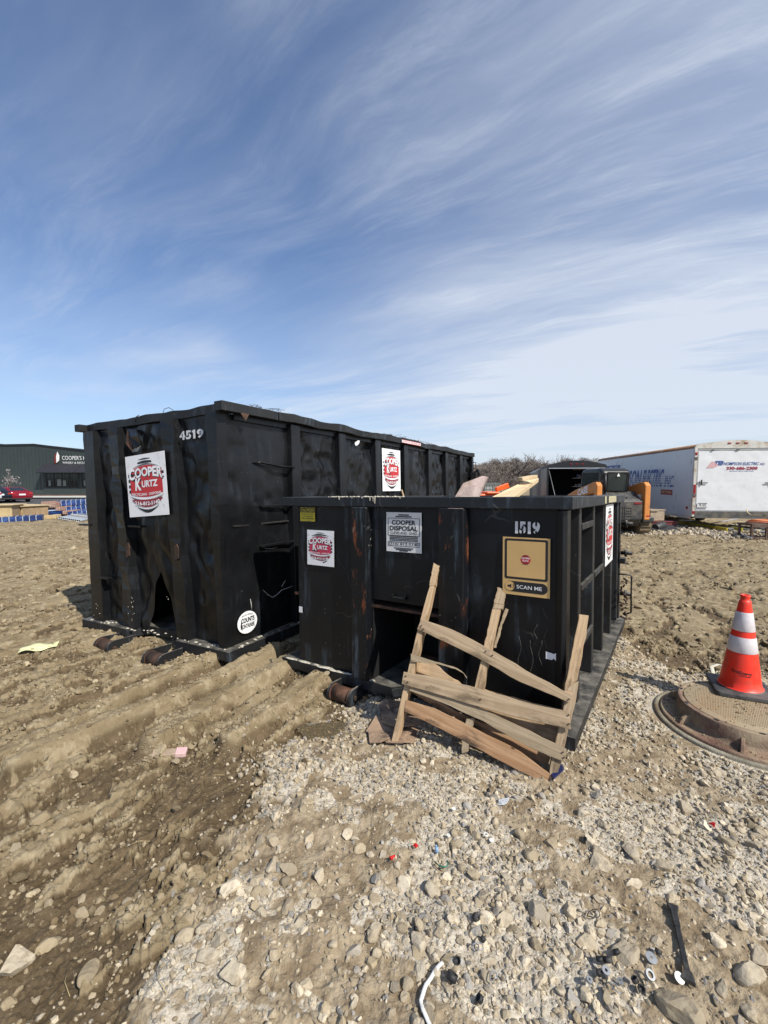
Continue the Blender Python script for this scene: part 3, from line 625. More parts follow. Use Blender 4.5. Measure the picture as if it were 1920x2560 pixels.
def dented(b, p00, ex, ey, nrm, nu, nv, amp, seed, m=0, freq=3.0, crease=0.5, thick=0.006, bulge=0.0):
    """a sheet panel with dents: p00 + u*ex + v*ey, pushed along nrm"""
    p00 = Vector(p00); ex = Vector(ex); ey = Vector(ey); nrm = Vector(nrm).normalized()
    U, V_ = np.meshgrid(np.linspace(0, 1, nu + 1), np.linspace(0, 1, nv + 1)); x = U * ex.length; y = V_ * ey.length
    d = fbm(x * freq, y * freq * .8, 3, seed) * amp
    cr = 1 - 2 * np.abs(pn(x * freq * 1.3 + 0.4 * pn(x * 4, y * 4, seed + 5), y * freq * .9, seed + 3)); d = d - crease * amp * np.clip(cr - 0.35, 0, 1) * 1.6 * ss(-.1, .35, pn(x * 1.2, y * 1.2, seed + 8))
    pit = np.clip(pn(x * freq * 3.1, y * freq * 3.1, seed + 11) - 0.42, 0, 1) * amp * 2.2; d = d - pit
    edge = ss(0, 0.07, U) * ss(1, 0.93, U) * ss(0, 0.05, V_) * ss(1, 0.95, V_); d = (d + bulge * np.sin(np.pi * U) * np.sin(np.pi * V_)) * edge
    P = [tuple(p00 + ex * U[j, i] + ey * V_[j, i] + nrm * float(d[j, i])) for j in range(nv + 1) for i in range(nu + 1)]
    F = [(j * (nu + 1) + i, j * (nu + 1) + i + 1, (j + 1) * (nu + 1) + i + 1, (j + 1) * (nu + 1) + i) for j in range(nv) for i in range(nu)]
    if ex.cross(ey).dot(nrm) < 0: F = [f[::-1] for f in F]
    b.add(P, F, m, True); k = len(b.v)
    # back skin, so the sheet has thickness
    Q = [tuple(p00 + ex * u + ey * v - nrm * (thick + amp * 2.0 + .004)) for u, v in ((0, 0), (1, 0), (1, 1), (0, 1))]
    b.add(Q, [(3, 2, 1, 0)] if ex.cross(ey).dot(nrm) > 0 else [(0, 1, 2, 3)], m)
def warped_bar(b, p0, p1, w, h, n, amp, seed, m=0, taper=None):
    """square tube p0..p1 whose top edge is knocked about; section w (across, horizontal) x h (down)"""
    p0 = Vector(p0); p1 = Vector(p1); d = (p1 - p0).normalized(); a = Vector((d.y, -d.x, 0)).normalized(); V = []; F = []
    L = (p1 - p0).length
    for i in range(n + 1):
        s = i / n; x = s * L; c = p0.lerp(p1, s); e = min(1, min(s, 1 - s) * n / 4)
        dz = float(fbm(np.array([x * 1.4]), np.array([seed * 1.0]), 3, seed)[0]) * amp * e; da = float(fbm(np.array([x * 1.9]), np.array([seed + 9.0]), 3, seed)[0]) * amp * 0.7 * e
        sq = float(pn(np.array([x * 4.0]), np.array([seed + 2.0]), seed)[0]) * amp * 0.45 * e
        for (q, r) in ((0, 0), (1, 0), (1, 1), (0, 1)):
            V.append(c + a * (-q * w + da + (sq if r == 0 else 0)) + Vector((0, 0, dz * (1 if r == 0 else .6) - r * (h + (sq if q == 0 else 0)))))
    for i in range(n):
        for k in range(4): A = i * 4 + k; B = i * 4 + (k + 1) % 4; F.append((A, A + 4, B + 4, B))
    F.append((0, 1, 2, 3)); F.append((n * 4 + 3, n * 4 + 2, n * 4 + 1, n * 4))
    k = len(b.v); b.add(V, F, m); return b
def roller(parent, x, y, z, width=0.20, r=0.062, flip=1, twisted=False):
    """ground roller held between two cheek plates in front of the base"""
    b = MB(); b.cyl((x - width / 2, y, z), (x + width / 2, y, z), r, n=28)
    for k in (-1, 1): b.cyl((x + k * width * .5, y, z), (x + k * width * .42, y, z), r * 1.12, n=28)
    o = b.build('roller', RUST, parent)
    b = MB()
    for sx, rr in ((-1, 1.25), (1, 1.15)):
        xx = x + sx * (width / 2 + 0.008); pts = []
        for i in range(9): t = rad(90 + 180 * i / 8) ; pts.append((xx - .009, y + math.cos(t) * r * rr, z + math.sin(t) * r * rr * (1 if i < 8 else 1)))
        pts += [(xx - .009, y + 0.20, z - 0.03), (xx - .009, y + 0.24, z + 0.07), (xx - .009, y + 0.13, z + 0.075)]
        b.prism(pts, (0.018, 0, 0), 0)
    b.build('roller_bracket', BASE, parent, bevel=.003)
    b = MB(); b.cyl((x + width / 2 + .015, y, z), (x + width / 2 + .034, y, z), 0.020, n=8); b.cyl((x - width / 2 - .034, y, z), (x - width / 2 - .015, y, z), 0.020, n=8)
    b.build('axle_bolt', RUST, o)

# ------------------------------------------------------------ the short bin
def small_bin():
    M = MS; W_, L, H = BW, LS, HS
    root = empty('dumpster', M, 'low black open-top dumpster numbered 1519 with a gold sign on its end', 'dumpster', 'black roll-off dumpsters')
    yp = 0.045                                    # plane of the end panel
    X = lambda px, py, y=yp: hit(M, px, py, 1, y).x
    Z = lambda px, py, y=yp: hit(M, px, py, 1, y).z
    xl = X(750, 1450); xr = X(1391, 1450) ; xr2 = -0.035
    # posts on the end
    pa0, pa1 = X(877, 1400, -.02), X(914, 1400, -.02); pb0, pb1 = X(1095, 1350, -.02), X(1158, 1350, -.02)
    zc = Z(1000, 1507)
    RT = 0.078
    b = MB()
    dented(b, (xl, yp, 0.005), (pa0 + .03 - xl, 0, 0), (0, 0, H - RT - .002), (0, -1, 0), 16, 36, 0.004, 3)
    dented(b, (pa1 - .03, yp, zc), (pb0 + .06 - pa1, 0, 0), (0, 0, H - RT - .002 - zc), (0, -1, 0), 20, 20, 0.004, 5)
    dented(b, (pb1 - .03, yp, 0.005), (xr + .01 - pb1 + .03, 0, 0), (0, 0, H - RT - .002), (0, -1, 0), 22, 40, 0.005, 7)
    b.box(xl - .012, xl + .0, yp - .002, 0.12, 0.004, H - RT); 
    b.build('end_panel', BLK, root)
    # hollow under the middle of the end panel, its shade painted near-black
    b = MB(); b.box(pa1 - .005, pa1 + .02, yp + .006, .75, .004, zc + .03); b.box(pb0 - .02, pb0 + .005, yp + .006, .75, .004, zc + .03)
    b.box(pa1 + .02, pb0 - .02, .72, .75, -.012, zc + .02); b.box(pa1 + .02, pb0 - .02, yp + .03, .72, zc + .005, zc + .02); b.build('hook_recess', SHADE_BLK, root)
    b = MB(); xm = X(1000, 1500); b.box(xm - .06, xm + .06, yp - .03, yp - .002, zc + .03, zc + .045); b.box(xm - .06, xm - .05, yp - .03, yp - .002, zc + .045, zc + .06); b.box(xm + .05, xm + .06, yp - .03, yp - .002, zc + .045, zc + .06)
    b.build('tarp_hook', BLKW, root, bevel=.002)
    for (a, c) in ((pa0, pa1), (pb0, pb1)):
        b = MB(); b.prism([(a, yp - .006, 0), (a, -.02, 0), (c, -.02, 0), (c + .018, yp - .006, 0)], (0, 0, H - RT - .003)); o = b.build('end_post', BLKW, root, bevel=.008)
        o['label'] = 'rust-streaked upright of the end, paint scraped off'
    b = MB(); b.prism([(xr, yp - .012, 0), (xr + .035, yp - .035, 0), (xr2 - .02, yp - .038, 0), (xr2, yp - .01, 0), (xr2, .14, 0), (xr, .14, 0)], (0, 0, H - RT - .003)); b.build('corner_post', BLK, root, bevel=.006)
    # side with posts
    yposts = []
    for px, py in ((1460, 1748), (1487.6, 1675), (1510, 1621), (1525, 1579)): yposts.append(hit(M, px, py, 2, 0.0).y)
    ys = [yposts[0], yposts[1], yposts[2], yposts[3], yposts[3] + (yposts[3] - yposts[2]) * .95]; ys = [v for v in ys if v < L - .12]
    b = MB(); dented(b, (-.145, .12, .004), (0, L - .14, 0), (0, 0, H - RT - .004), (1, 0, 0), 60, 26, 0.006, 12, freq=2.4)
    b.box(-W_ + .004, xl + .08, .10, L - .01, H - RT + .004, H - RT + .016); b.box(xl + .002, xl + .06, .08, L, .004, H - RT + .003); b.box(xl + .06, -.16, L - .06, L, .004, H - RT)
    b.build('side_wall', BLK, root)
    for yy in ys:
        b = MB(); b.prism([(-.15, yy - .085, 0), (-.045, yy - .085, 0), (-.045, yy - .005, 0), (-.15, yy + .02, 0)], (0, 0, H - RT - .003)); b.build('side_post', BLKP, root, bevel=.007)
    b = MB(); b.box(-.15, -.03, L - .10, L - .005, 0.002, H - RT - .003); b.build('rear_post', BLKP, root, bevel=.006)
    for k, (za, zb) in ((0, (1.235, 1.215)), (0, (.80, .80)), (0, (.38, .38)), (1, (.80, .82)), (2, (.80, .82))):
        if k + 1 < len(ys): b = MB(); b.box(-.06, -.038, ys[k] - .005, ys[k + 1] - .085, za - .022, za + .022); b.build('ladder_rung', BLKP, root, bevel=.004)
    # floor inside, and base with its notch
    b = MB(); b.box(-W_ + .1, -.16, .62, L - .06, .01, .05); b.box(-W_ + .1, -.16, .05, .62, H * .40, H * .40 + .02); b.build('bin_floor', RUST, root)
    BT = 0.068; xn = X(979, 1717, 0.0); pi_ = hit(M, 1098, 1655, 2, 0.0)
    xmid = -W_ / 2; wid = xmid - xn
    b = MB()
    def plate(poly, t=.012): b.prism([(p[0], p[1], 0) for p in poly][::-1], (0, 0, -t))
    ir = -.62
    plate([(-W_ - .02, 0), (xn, 0), (xn + .30, .34), (xn + .30, .62), (-W_ - .02, .62)]); plate([(.03, 0), (ir, 0), (ir - .10, .34), (ir - .10, .62), (.03, .62)][::-1])
    plate([(-.16, .62), (.03, .62), (.03, L), (-.16, L)]); plate([(-W_ - .03, .60), (-W_ + .14, .60), (-W_ + .14, L), (-W_ - .03, L)])
    b.build('base_plate', BASE, root)
    b = MB()
    def wall(p, q, t=.010, h=BT, z0=-.0125):
        p = Vector((p[0], p[1], 0)); q = Vector((q[0], q[1], 0)); d = (q - p).normalized(); nn = Vector((-d.y, d.x, 0)) * t
        b.prism([p, q, q + nn, p + nn], (0, 0, -h)); 
        for i in range(8): k = len(b.v) - 8 + i; b.v[k] = (b.v[k][0], b.v[k][1], b.v[k][2] + z0)
    wall((-W_ - .02, 0), (xn, 0)); wall((xn, 0), (xn + .30, .34)); wall((ir - .10, .34), (ir, 0)); wall((ir, 0), (.03, 0)); wall((.029, .0), (.029, L)); wall((-W_ - .018, 0), (-W_ - .018, .6), -.01)
    b.box(-W_ + .40, -W_ + .55, .45, L - .02, -.17, -.014); b.box(-.55, -.40, .45, L - .02, -.17, -.014)
    b.build('base_rail', BASE, root, bevel=.004)
    rx = hit(M, 858, 1738, 1, -.10); roller(root, rx.x, -.10, -.115, .19, .062)
    roller(root, -.44, -.10, -.115, .19, .062)
    # splash of mortar on the base plate
    b = MB(); rs = np.random.RandomState(3)
    for i in range(26):
        c = (rs.uniform(-W_ + .02, xn - .2), rs.uniform(.005, .035)); b.lathe([(rs.uniform(.012, .035), 0), (.008, .006)], 7, 0, Matrix.Translation((c[0], c[1], 0.001)) @ Matrix.Diagonal((1.8, .6, 1, 1)), False)
    b.build('mortar_crust', SPLASH, root)
    # rim
    b = MB(); warped_bar(b, (-W_, 0, H), (0, 0, H), .105, RT, 40, .003, 2); warped_bar(b, (0, .105, H), (0, L, H), .105, RT, 40, .004, 3)
    warped_bar(b, (-W_ + .105, .105, H), (-W_ + .105, L, H), .105, RT, 30, .006, 4); b.box(-W_ + .105, -.105, L - .1, L, H - RT, H - .002)
    b.build('rim', RIM, root, bevel=.006)
    # mortar spilt over the rim
    b = MB(); x0, x1 = X(820, 1245, 0), X(1010, 1245, 0)
    for i in range(70):
        x = rs.uniform(x0, x1); b.lathe([(rs.uniform(.004, .014), 0), (.003, rs.uniform(.003, .009))], 6, 0, Matrix.Translation((x, rs.uniform(.003, .03), H)) @ Matrix.Diagonal((1.6, .8, 1, 1)), False)
    for px, ln in ((937, .05), (925, .03), (933, .036), (848, .022), (905, .012), (1000, .012), (880, .010)):
        x = X(px, 1250, 0); b.prism([(x - .006, -.0005, H + .002), (x + .007, -.0005, H + .002), (x + .003, -.0005, H - ln), (x - .002, -.0005, H - ln * .9)], (0, -.004, 0))
    b.build('mortar_spill', SPLASH, root)
    # signs on the end
    def sgn(px, py, y=yp): h = hit(M, px, py, 1, y); return h.x, h.z
    x0, z1 = sgn(770, 1324); x1, _ = sgn(837, 1370); _, z0 = sgn(770, 1410)
    barrel_sign('barrel_sticker', root, facing_end((x0 + x1) / 2, yp - .010, (z0 + z1) / 2), x1 - x0, z1 - z0, PINKR)
    x0, z1 = sgn(968, 1280); x1, _ = sgn(1056, 1340); _, z0 = sgn(970, 1377); w, h = x1 - x0, z1 - z0
    b = MB(); b.box(-w / 2, w / 2, -h / 2, h / 2, 0, .002); z = .0035
    for i, (yy, hw) in enumerate(((.06, .20), (.105, .30))): b.box(-hw * w * .75, hw * w * .75, h * (.5 - yy) - .006, h * (.5 - yy) + .003, .001, z, 1)
    for yy in (.605, .64, .675, .71): b.box(-.40 * w, .40 * w, h * (.5 - yy) - .003, h * (.5 - yy) + .003, .001, z, 1)
    for yy, hw in ((.90, .27), (.935, .22), (.965, .12)): b.box(-hw * w, hw * w, h * (.5 - yy) - .004, h * (.5 - yy) + .003, .001, z, 1)
    def frame(x0, x1, y0, y1, t=.0035):
        b.box(x0, x1, y0, y0 + t, .001, z, 1); b.box(x0, x1, y1 - t, y1, .001, z, 1); b.box(x0, x0 + t, y0 + t, y1 - t, .001, z, 1); b.box(x1 - t, x1, y0 + t, y1 - t, .001, z, 1)
    frame(-.45 * w, .45 * w, h * (.5 - .59), h * (.5 - .145)); frame(-.45 * w, .45 * w, h * (.5 - .855), h * (.5 - .745))
    text(b, 'COOPER', -.34 * w, .34 * w, h * (.5 - .315), h * (.5 - .195), 1, None, .03, None, z); text(b, 'DISPOSAL', -.40 * w, .40 * w, h * (.5 - .46), h * (.5 - .34), 1, None, .03, None, z)
    text(b, 'CLEVELAND, OHIO', -.38 * w, .38 * w, h * (.5 - .565), h * (.5 - .485), 1, None, .01, None, z); text(b, '(216) 812-5140', -.42 * w, .42 * w, h * (.5 - .84), h * (.5 - .765), 1, None, .02, None, z)
    b.build('company_sticker', [STKG, INK], root, facing_end((x0 + x1) / 2, yp - .010, (z0 + z1) / 2))
    x0, z1 = sgn(752, 1268); x1, _ = sgn(790, 1270); _, z0 = sgn(752, 1303); w, h = x1 - x0, z1 - z0
    b = MB(); b.box(-w / 2, w / 2, -h / 2, h / 2, 0, .002); b.box(-w * .46, w * .46, h * .14, h * .45, .001, .003, 1); text(b, 'CAUTION', -w * .41, w * .41, h * .19, h * .40, 0, None, .02, None, .004)
    for i, s in enumerate(('DO NOT PLAY ON,', 'IN, OR AROUND', 'THIS CONTAINER')): text(b, s, -w * (.40 - .03 * (i == 1)), w * (.40 - .03 * (i == 1)), h * (-.03 - .15 * i), h * (.07 - .15 * i), 1, None, .02, None, .003)
    for (a_, c_, d_, e_) in ((-.5, .5, -.5, -.48), (-.5, .5, .48, .5), (-.5, -.48, -.48, .48), (.48, .5, -.48, .48)): b.box(w * a_, w * c_, h * d_, h * e_, .001, .003, 1)
    b.build('caution_sticker', [YEL, INK], root, facing_end((x0 + x1) / 2, yp - .010, (z0 + z1) / 2))
    # gold sign, its printed code left out
    x0, z1 = sgn(1259, 1341); x1, _ = sgn(1377, 1370); _, z0 = sgn(1258, 1482); w, h = x1 - x0, z1 - z0
    b = MB(); b.box(-w / 2, w / 2, -h / 2, h / 2, 0, .002)
    def rr(x0, x1, y0, y1, r, m, z, n=6):
        P = []
        for cx, cy, a0 in ((x1 - r, y1 - r, 0), (x0 + r, y1 - r, 90), (x0 + r, y0 + r, 180), (x1 - r, y0 + r, 270)):
            for i in range(n + 1): t = rad(a0 + 90 * i / n); P.append((cx + r * math.cos(t), cy + r * math.sin(t), z))
        b.add(P, [tuple(range(len(P)))], m)
    rr(-.455 * w, .455 * w, -.225 * h, .475 * h, .04 * w, 1, .003); rr(-.405 * w, .405 * w, -.187 * h, .437 * h, .02 * w, 0, .0038)
    rr(-.44 * w, .455 * w, -.445 * h, -.262 * h, .088 * h, 1, .003); b.lathe([(.082 * h, 0), (.082 * h, .0006)], 24, 0, Matrix.Translation((-.34 * w, -.353 * h, .0032)), False)
    cx = -.34 * w; cy = -.353 * h
    b.add([(cx - .05 * w, cy - .02 * w, .0042), (cx - .01 * w, cy - .02 * w, .0042), (cx + .035 * w, cy - .045 * w, .0042), (cx + .035 * w, cy + .05 * w, .0042), (cx - .01 * w, cy + .022 * w, .0042), (cx - .05 * w, cy + .022 * w, .0042)], [(0, 1, 2, 3, 4, 5)], 1)
    for r_ in (.055, .07): 
        P = [(cx + .02 * w + r_ * w * math.cos(rad(t)) * k, cy + r_ * w * math.sin(rad(t)) * k, .0042) for k in (1, 1.12) for t in range(-45, 50, 15)]; b.add(P, [(i, i + 1, i + 8, i + 7) for i in range(6)], 1)
    text(b, 'SCAN ME', -.19 * w, .34 * w, -.385 * h, -.322 * h, 3, None, .005, None, .0042)
    R0 = .105 * w; cy = .122 * h; b.lathe([(R0, 0), (R0, .0006)], 24, 2, Matrix.Translation((0, cy, .004)), False)
    for k in (-1, 1):
        for q in (.62, .86): b.box(-R0 * (1.0 - q * .55), R0 * (1.0 - q * .55), cy + k * q * R0 - .0012, cy + k * q * R0 + .0012, .0042, .0052, 1)
    text(b, 'COOPER', -R0 * .85, R0 * .85, cy + R0 * .12, cy + R0 * .5, 3, None, .02, None, .0054); text(b, 'Kurtz', -R0 * .6, R0 * .6, cy - R0 * .38, cy + R0 * .02, 3, None, .02, None, .0054)
    b.build('gold_sign', [TAN, INK, RED, STK], root, facing_end((x0 + x1) / 2, yp - .012, (z0 + z1) / 2))
    # stencilled number
    x0, z1 = sgn(1289, 1303); x1, _ = sgn(1351, 1310); _, z0 = sgn(1289, 1333); w, h = x1 - x0, z1 - z0
    b = MB(); cw = w / 3.45
    for ch, xa, xb in (('1', 0, .40), ('5', .62, 1.52), ('1', 1.78, 2.18), ('9', 2.42, 3.45)):
        if ch == '1': b.box(xa * cw, xb * cw, 0, h, 0, .0012)
        else:
            text(b, ch, xa * cw, xb * cw, 0, h, 0, None, .05, None, .0012)
            xm = (xa + xb) / 2 * cw; b.box(xm - .006, xm + .006, h * .72 if ch == '9' else h * .42, h * 1.02 if ch == '9' else h * .62, .0012, .0022, 1); b.box(xm - .006, xm + .006, -.003, h * .25, .0012, .0022, 1)
    b.build('stencilled_number', [WPAINT, BLK], root, facing_end(x0, yp - .008, z0))
    b = MB(); x0, z1 = sgn(1366, 1627); x1, z0 = sgn(1392, 1650); w, h = x1 - x0, z1 - z0
    b.prism([(0, 0, 0), (w * .6, 0, 0), (w * .75, h * .25, 0), (w, -.1 * h, 0), (w, h * 1.05, 0), (w * .7, h * .8, 0), (w * .6, h * .9, 0), (0, h, 0)], (0, 0, .003)); b.build('torn_label', STK, root, facing_end(x0, yp - .012, z0))
    b = MB(); x0, z1 = sgn(750, 1515); x1, z0 = sgn(758, 1531); b.box(0, x1 - x0, 0, z1 - z0, 0, .002); b.build('small_label', STK, root, facing_end(x0, yp - .010, z0))
    # sign on the side, over the posts
    q0 = hit(M, 1515, 1264, 0, -.035); q1 = hit(M, 1533, 1262, 0, -.035); q2 = hit(M, 1513, 1420, 0, -.035)
    barrel_sign('barrel_sticker', root, facing_side(-.036, (q0.y + q1.y) / 2, (q1.z + q2.z) / 2 + .01), q1.y - q0.y, q1.z - q2.z)
    b = MB(); q = hit(M, 1512, 1245, 0, 0.0); q1 = hit(M, 1540, 1245, 0, 0.0); 
    b.box(.0015, .003, q.y, q.y + .12 * (q1.y - q.y), H - .070, H - .004); b.box(.0015, .003, q.y + .3 * (q1.y - q.y), q1.y, H - .066, H - .006)
    b.build('masking_label', mat('old_tape', (.42, .38, .24), .7, 0, .3, 30), root)
    # tail gate gear
    for zz in (1.12, .78, .30): b = MB(); b.cyl((-.02, L - .10, zz), (.10, L - .10, zz), .022, n=10); b.cyl((.02, L - .10, zz), (.045, L - .10, zz), .045, n=10); b.build('hinge_pin', BASE, root)
    b = MB(); b.tube([(-.02, L - .30, .56), (.10, L - .30, .56), (.11, L - .30, .54), (.11, L - .30, .14), (.04, L - .30, .10)], .010, 6); b.build('grab_handle', BASE, root)
    b = MB(); b.box(-.03, .03, L - .16, L - .04, .66, .72); b.build('gate_latch', BASE, root, bevel=.002)
    b = MB(); 
    for i in range(14): b.cyl((.02 + .03 * math.sin(i * 1.3), L - .22 + .03 * math.cos(i * 2.0), .50 - i * .034), (.035 + .03 * math.cos(i), L - .20 + .02 * math.sin(i * 1.7), .47 - i * .034), .011, n=6)
    b.build('gate_chain', RUST, root)
    # curling scrapes and drip runs left on the end panel
    b = MB()
    for px, py, ln in ((1340, 1560, .10), (1352, 1600, .16), (1330, 1600, .22), (1365, 1570, .13), (1300, 1590, .20)):
        h0 = hit(M, px, py, 1, yp); pts = [(h0.x + .010 * math.sin(i * .8 + px), yp - .008, h0.z - ln * i / 8) for i in range(9)]; b.tube(pts, .0013, 4)
    b.build('drip_run', mat('dry_drips', (.10, .095, .085), .8), root)
    return root
BLKP = paint_black('post_paint', 0.5, 0.2, (0.016, 0.0155, 0.015), 0.5, 0.6)

# ------------------------------------------------------------ the tall bin
def tall_bin():
    M = MT; W_, L, H = BW, LT, HT
    root = empty('dumpster', M, 'tall long black dumpster numbered 4519 with a dented end and bowed rim', 'dumpster', 'black roll-off dumpsters')
    yp = .10; RT = .088
    X = lambda px, py, y=yp: hit(M, px, py, 1, y).x
    Z = lambda px, py, y=yp: hit(M, px, py, 1, y).z
    def postx(xt, xb, y): return X(180 + xt / 2.86, 1090, y), X(180 + xb / 2.86, 1520, y)
    HP = H - RT - .004
    e = {}
    for k, (a, b_, c, d) in {'l': (118, 150, 178, 222), 'a': (255, 322, 372, 440), 'b': (635, 722, 742, 822), 'c': (955, 1046, 1036, 1130)}.items():
        e[k] = (X(180 + a / 2.86, 1100, .02), X(180 + b_ / 2.86, 1100, .02), X(180 + c / 2.86, 1520, .02), X(180 + d / 2.86, 1520, .02))
    e['c'] = (e['c'][0], -.108, e['c'][2], -.104); e['l'] = (-W_ + .09, e['l'][1], -W_ + .09, e['l'][3])
    b = MB()
    # left, right panels full height; middle one ends in an arch over the hook pocket
    for (k0, k1, s, am) in (('l', 'a', 21, .030), ('b', 'c', 27, .020)):
        x0, x1 = (e[k0][1] + e[k0][3]) / 2 - .04, (e[k1][0] + e[k1][2]) / 2 + .05
        dented(b, (x0, yp, .004), (x1 - x0, 0, 0), (0, 0, HP), (0, -1, 0), 30, 80, am, s, freq=2.2, crease=.9)
    x0, x1 = (e['a'][1] + e['a'][3]) / 2 - .05, (e['b'][0] + e['b'][2]) / 2 + .05; nu, nv = 44, 96
    U, V_ = np.meshgrid(np.linspace(0, 1, nu + 1), np.linspace(0, 1, nv + 1)); XX = x0 + U * (x1 - x0)
    apex = .66; base_z = np.clip(apex - np.abs(U - .62) * 3.4 * apex + .06 * pn(U * 7, U * 3, 4), .004, apex) * ss(0, .08, U); base_z = np.maximum(base_z, .004); ZZ = base_z + V_ * (HP - base_z)
    dd = fbm(XX * 2.4, ZZ * 2.0, 3, 31) * .03 - .04 * np.clip(1 - 2 * np.abs(pn(XX * 2.6, ZZ * 1.7, 35)) - .3, 0, 1); dd += .05 * np.exp(-((ZZ - 1.0) / .45) ** 2) * np.sin(np.pi * U)
    tear = np.exp(-(((XX - X(280, 1100)) / .10) ** 2 + ((ZZ - Z(280, 1105)) / .12) ** 2)); dd -= tear * .10 * np.sin(XX * 40)
    dd *= ss(0, .06, U) * ss(1, .94, U)
    P = [(float(XX[j, i]), yp - float(dd[j, i]), float(ZZ[j, i])) for j in range(nv + 1) for i in range(nu + 1)]
    b.add(P, [(j * (nu + 1) + i, j * (nu + 1) + i + 1, (j + 1) * (nu + 1) + i + 1, (j + 1) * (nu + 1) + i) for j in range(nv) for i in range(nu)], 0, True)
    b.box(x0, x1, .62, .64, .004, HP); b.build('end_panel', BLKT, root)
    b = MB(); b.box(x0, x0 + .02, yp + .03, .62, .004, .84); b.box(x1 - .02, x1, yp + .03, .62, .004, .84); b.prism([(x0 + .02, yp + .06, .86), (x0 + .02, .60, .60), (x0 + .02, .60, .62), (x0 + .02, yp + .06, .88)], (x1 - x0 - .04, 0, 0)); b.build('hook_recess', BLK, root)
    for k in 'labc':
        a0, a1, b0, b1 = e[k]; b = MB(); n = 26
        amp = {'l': .006, 'a': .030, 'b': .022, 'c': .010}[k]; sd = ord(k)
        V = []; F = []
        for i in range(n + 1):
            s = i / n; z = HP * (1 - s); c = a0 + (b0 - a0) * s; d = a1 + (b1 - a1) * s
            q = float(fbm(np.array([z * 1.7]), np.array([sd * 1.0]), 3, sd)[0]) * amp * min(1, 4 * min(s, 1 - s)); q2 = float(fbm(np.array([z * 3.1]), np.array([sd + 3.0]), 3, sd)[0]) * amp
            V += [(c + q, yp + .02, z), (c + q + .006, .02 - q2, z), (d + q - .004 + q2 * .5, .02 + q2 * .6, z), (d + q + .012, yp + .02, z)]
        for i in range(n):
            for j in range(3): A = i * 4 + j; F.append((A, A + 4, A + 5, A + 1))
        F.append((3, 2, 1, 0)); F.append((n * 4, n * 4 + 1, n * 4 + 2, n * 4 + 3)); b.add(V, F, 0, False); b.build('end_post', BLKT, root)
    # rust holes torn in the two middle posts
    for px, py in ((318, 1373), (440, 1378)):
        h = hit(M, px, py, 1, .0); b = MB(); b.prism([(h.x - .03, .0, h.z - .10), (h.x + .03, .0, h.z - .07), (h.x + .035, .0, h.z + .03), (h.x + .01, .0, h.z + .07), (h.x - .025, .0, h.z + .05)], (0, .012, 0)); b.build('rust_hole', RUST, root)
    # torn sheet above the sign
    h = hit(M, 275, 1072, 1, yp); b = MB(); s_ = .0031
    def tp(px, py, y): q = hit(M, px, py, 1, y); return (q.x, q.y, q.z)
    b.add([tp(318, 1074, .07), tp(313, 1108, .05), tp(330, 1128, .03), tp(331, 1110, .06), tp(325, 1090, .07)], [(0, 1, 2, 3, 4)], 1); b.add([tp(331, 1131, .05), tp(330, 1124, .06), tp(342, 1120, .05), tp(354, 1114, .03), tp(345, 1128, .05)], [(0, 1, 2, 3, 4)], 2)
    b.add([tp(320, 1072, .08), tp(326, 1092, .03), tp(333, 1116, .02), tp(352, 1113, .04), tp(345, 1090, .0), tp(340, 1074, .07)], [(0, 1, 4, 5), (1, 2, 3, 4)], 0)
    b.build('torn_sheet', [BLKT, RUST, mat('bared_steel', (.34, .32, .28), .55, .3, .3, 20)], root, solid=.003)
    b = MB(); 
    for px, py in ((212, 1312), (338, 1316), (258, 1445)): q = hit(M, px, py, 1, .01); b.box(q.x - .12, q.x + .10, .0, .06, q.z - .010, q.z + .010)
    b.build('end_rung', BLKT, root, bevel=.003)
    # right side: posts and dented sheets
    xs = -.105
    ends = [(525, 590), (800, 850), (1010, 1048), (1175, 1205), (1315, 1340), (1415, 1433), (1498, 1515)]
    yy = [(hit(M, 500 + a / 2.304, 1130, 0, -.03).y, hit(M, 500 + b_ / 2.304, 1130, 0, -.03).y) for a, b_ in ends]
    yy = [(a, b_) for a, b_ in yy if b_ < L - .15]
    edges = [.06] + [(a + b_) / 2 for a, b_ in yy] + [L - .05]
    b = MB()
    for i in range(len(edges) - 1):
        dented(b, (xs, edges[i], .004), (0, edges[i + 1] - edges[i], 0), (0, 0, HP), (1, 0, 0), 34, 56, .016 if i == 0 else .034, 60 + i, freq=2.0 if i == 0 else 3.0, crease=1.2, bulge=.02)
    b.box(-W_ + .01, -W_ + .09, .1, L, .004, HP); b.box(-W_ + .09, -.15, L - .05, L, .004, HP); b.box(-.092, -.080, .2, L - .1, HP - .05, H - .035); b.box(-W_ + .12, -.14, .125, .135, HP - .05, H - .035); b.build('side_wall', BLKT, root)
    for i, (a, b_) in enumerate(yy):
        b = MB(); wd = .15; c = (a + b_) / 2; b.prism([(xs - .02, c - .085, 0), (-.035, c - .075, 0), (-.035, c + .075, 0), (xs - .02, c + .085, 0)], (0, 0, HP)); b.build('side_post', BLKT, root, bevel=.008)
    b = MB(); b.box(-.15, -.03, L - .12, L - .004, .004, HP); b.build('rear_post', BLKT, root, bevel=.008)
    y1 = yy[0][0]
    q = hit(M, 575, 1317, 0, xs); b = MB(); b.box(xs, xs + .024, .16, y1 - .01, q.z - .008, q.z + .008); b.build('weld_seam', BLKP, root, bevel=.003)
    h0 = hit(M, 180 + 1330 / 2.86, 1156, 0, -.08); b = MB(); b.tube([(xs + .005, h0.y - .06, h0.z - .01), (-.05, h0.y, h0.z), (-.02, (h0.y + y1) / 2, h0.z - .03), (-.026, y1 + .03, h0.z - .035)], .018, 8, flat=.6); o = b.build('ladder_rung', BLKT, root); o['label'] = 'bent upper ladder rung'
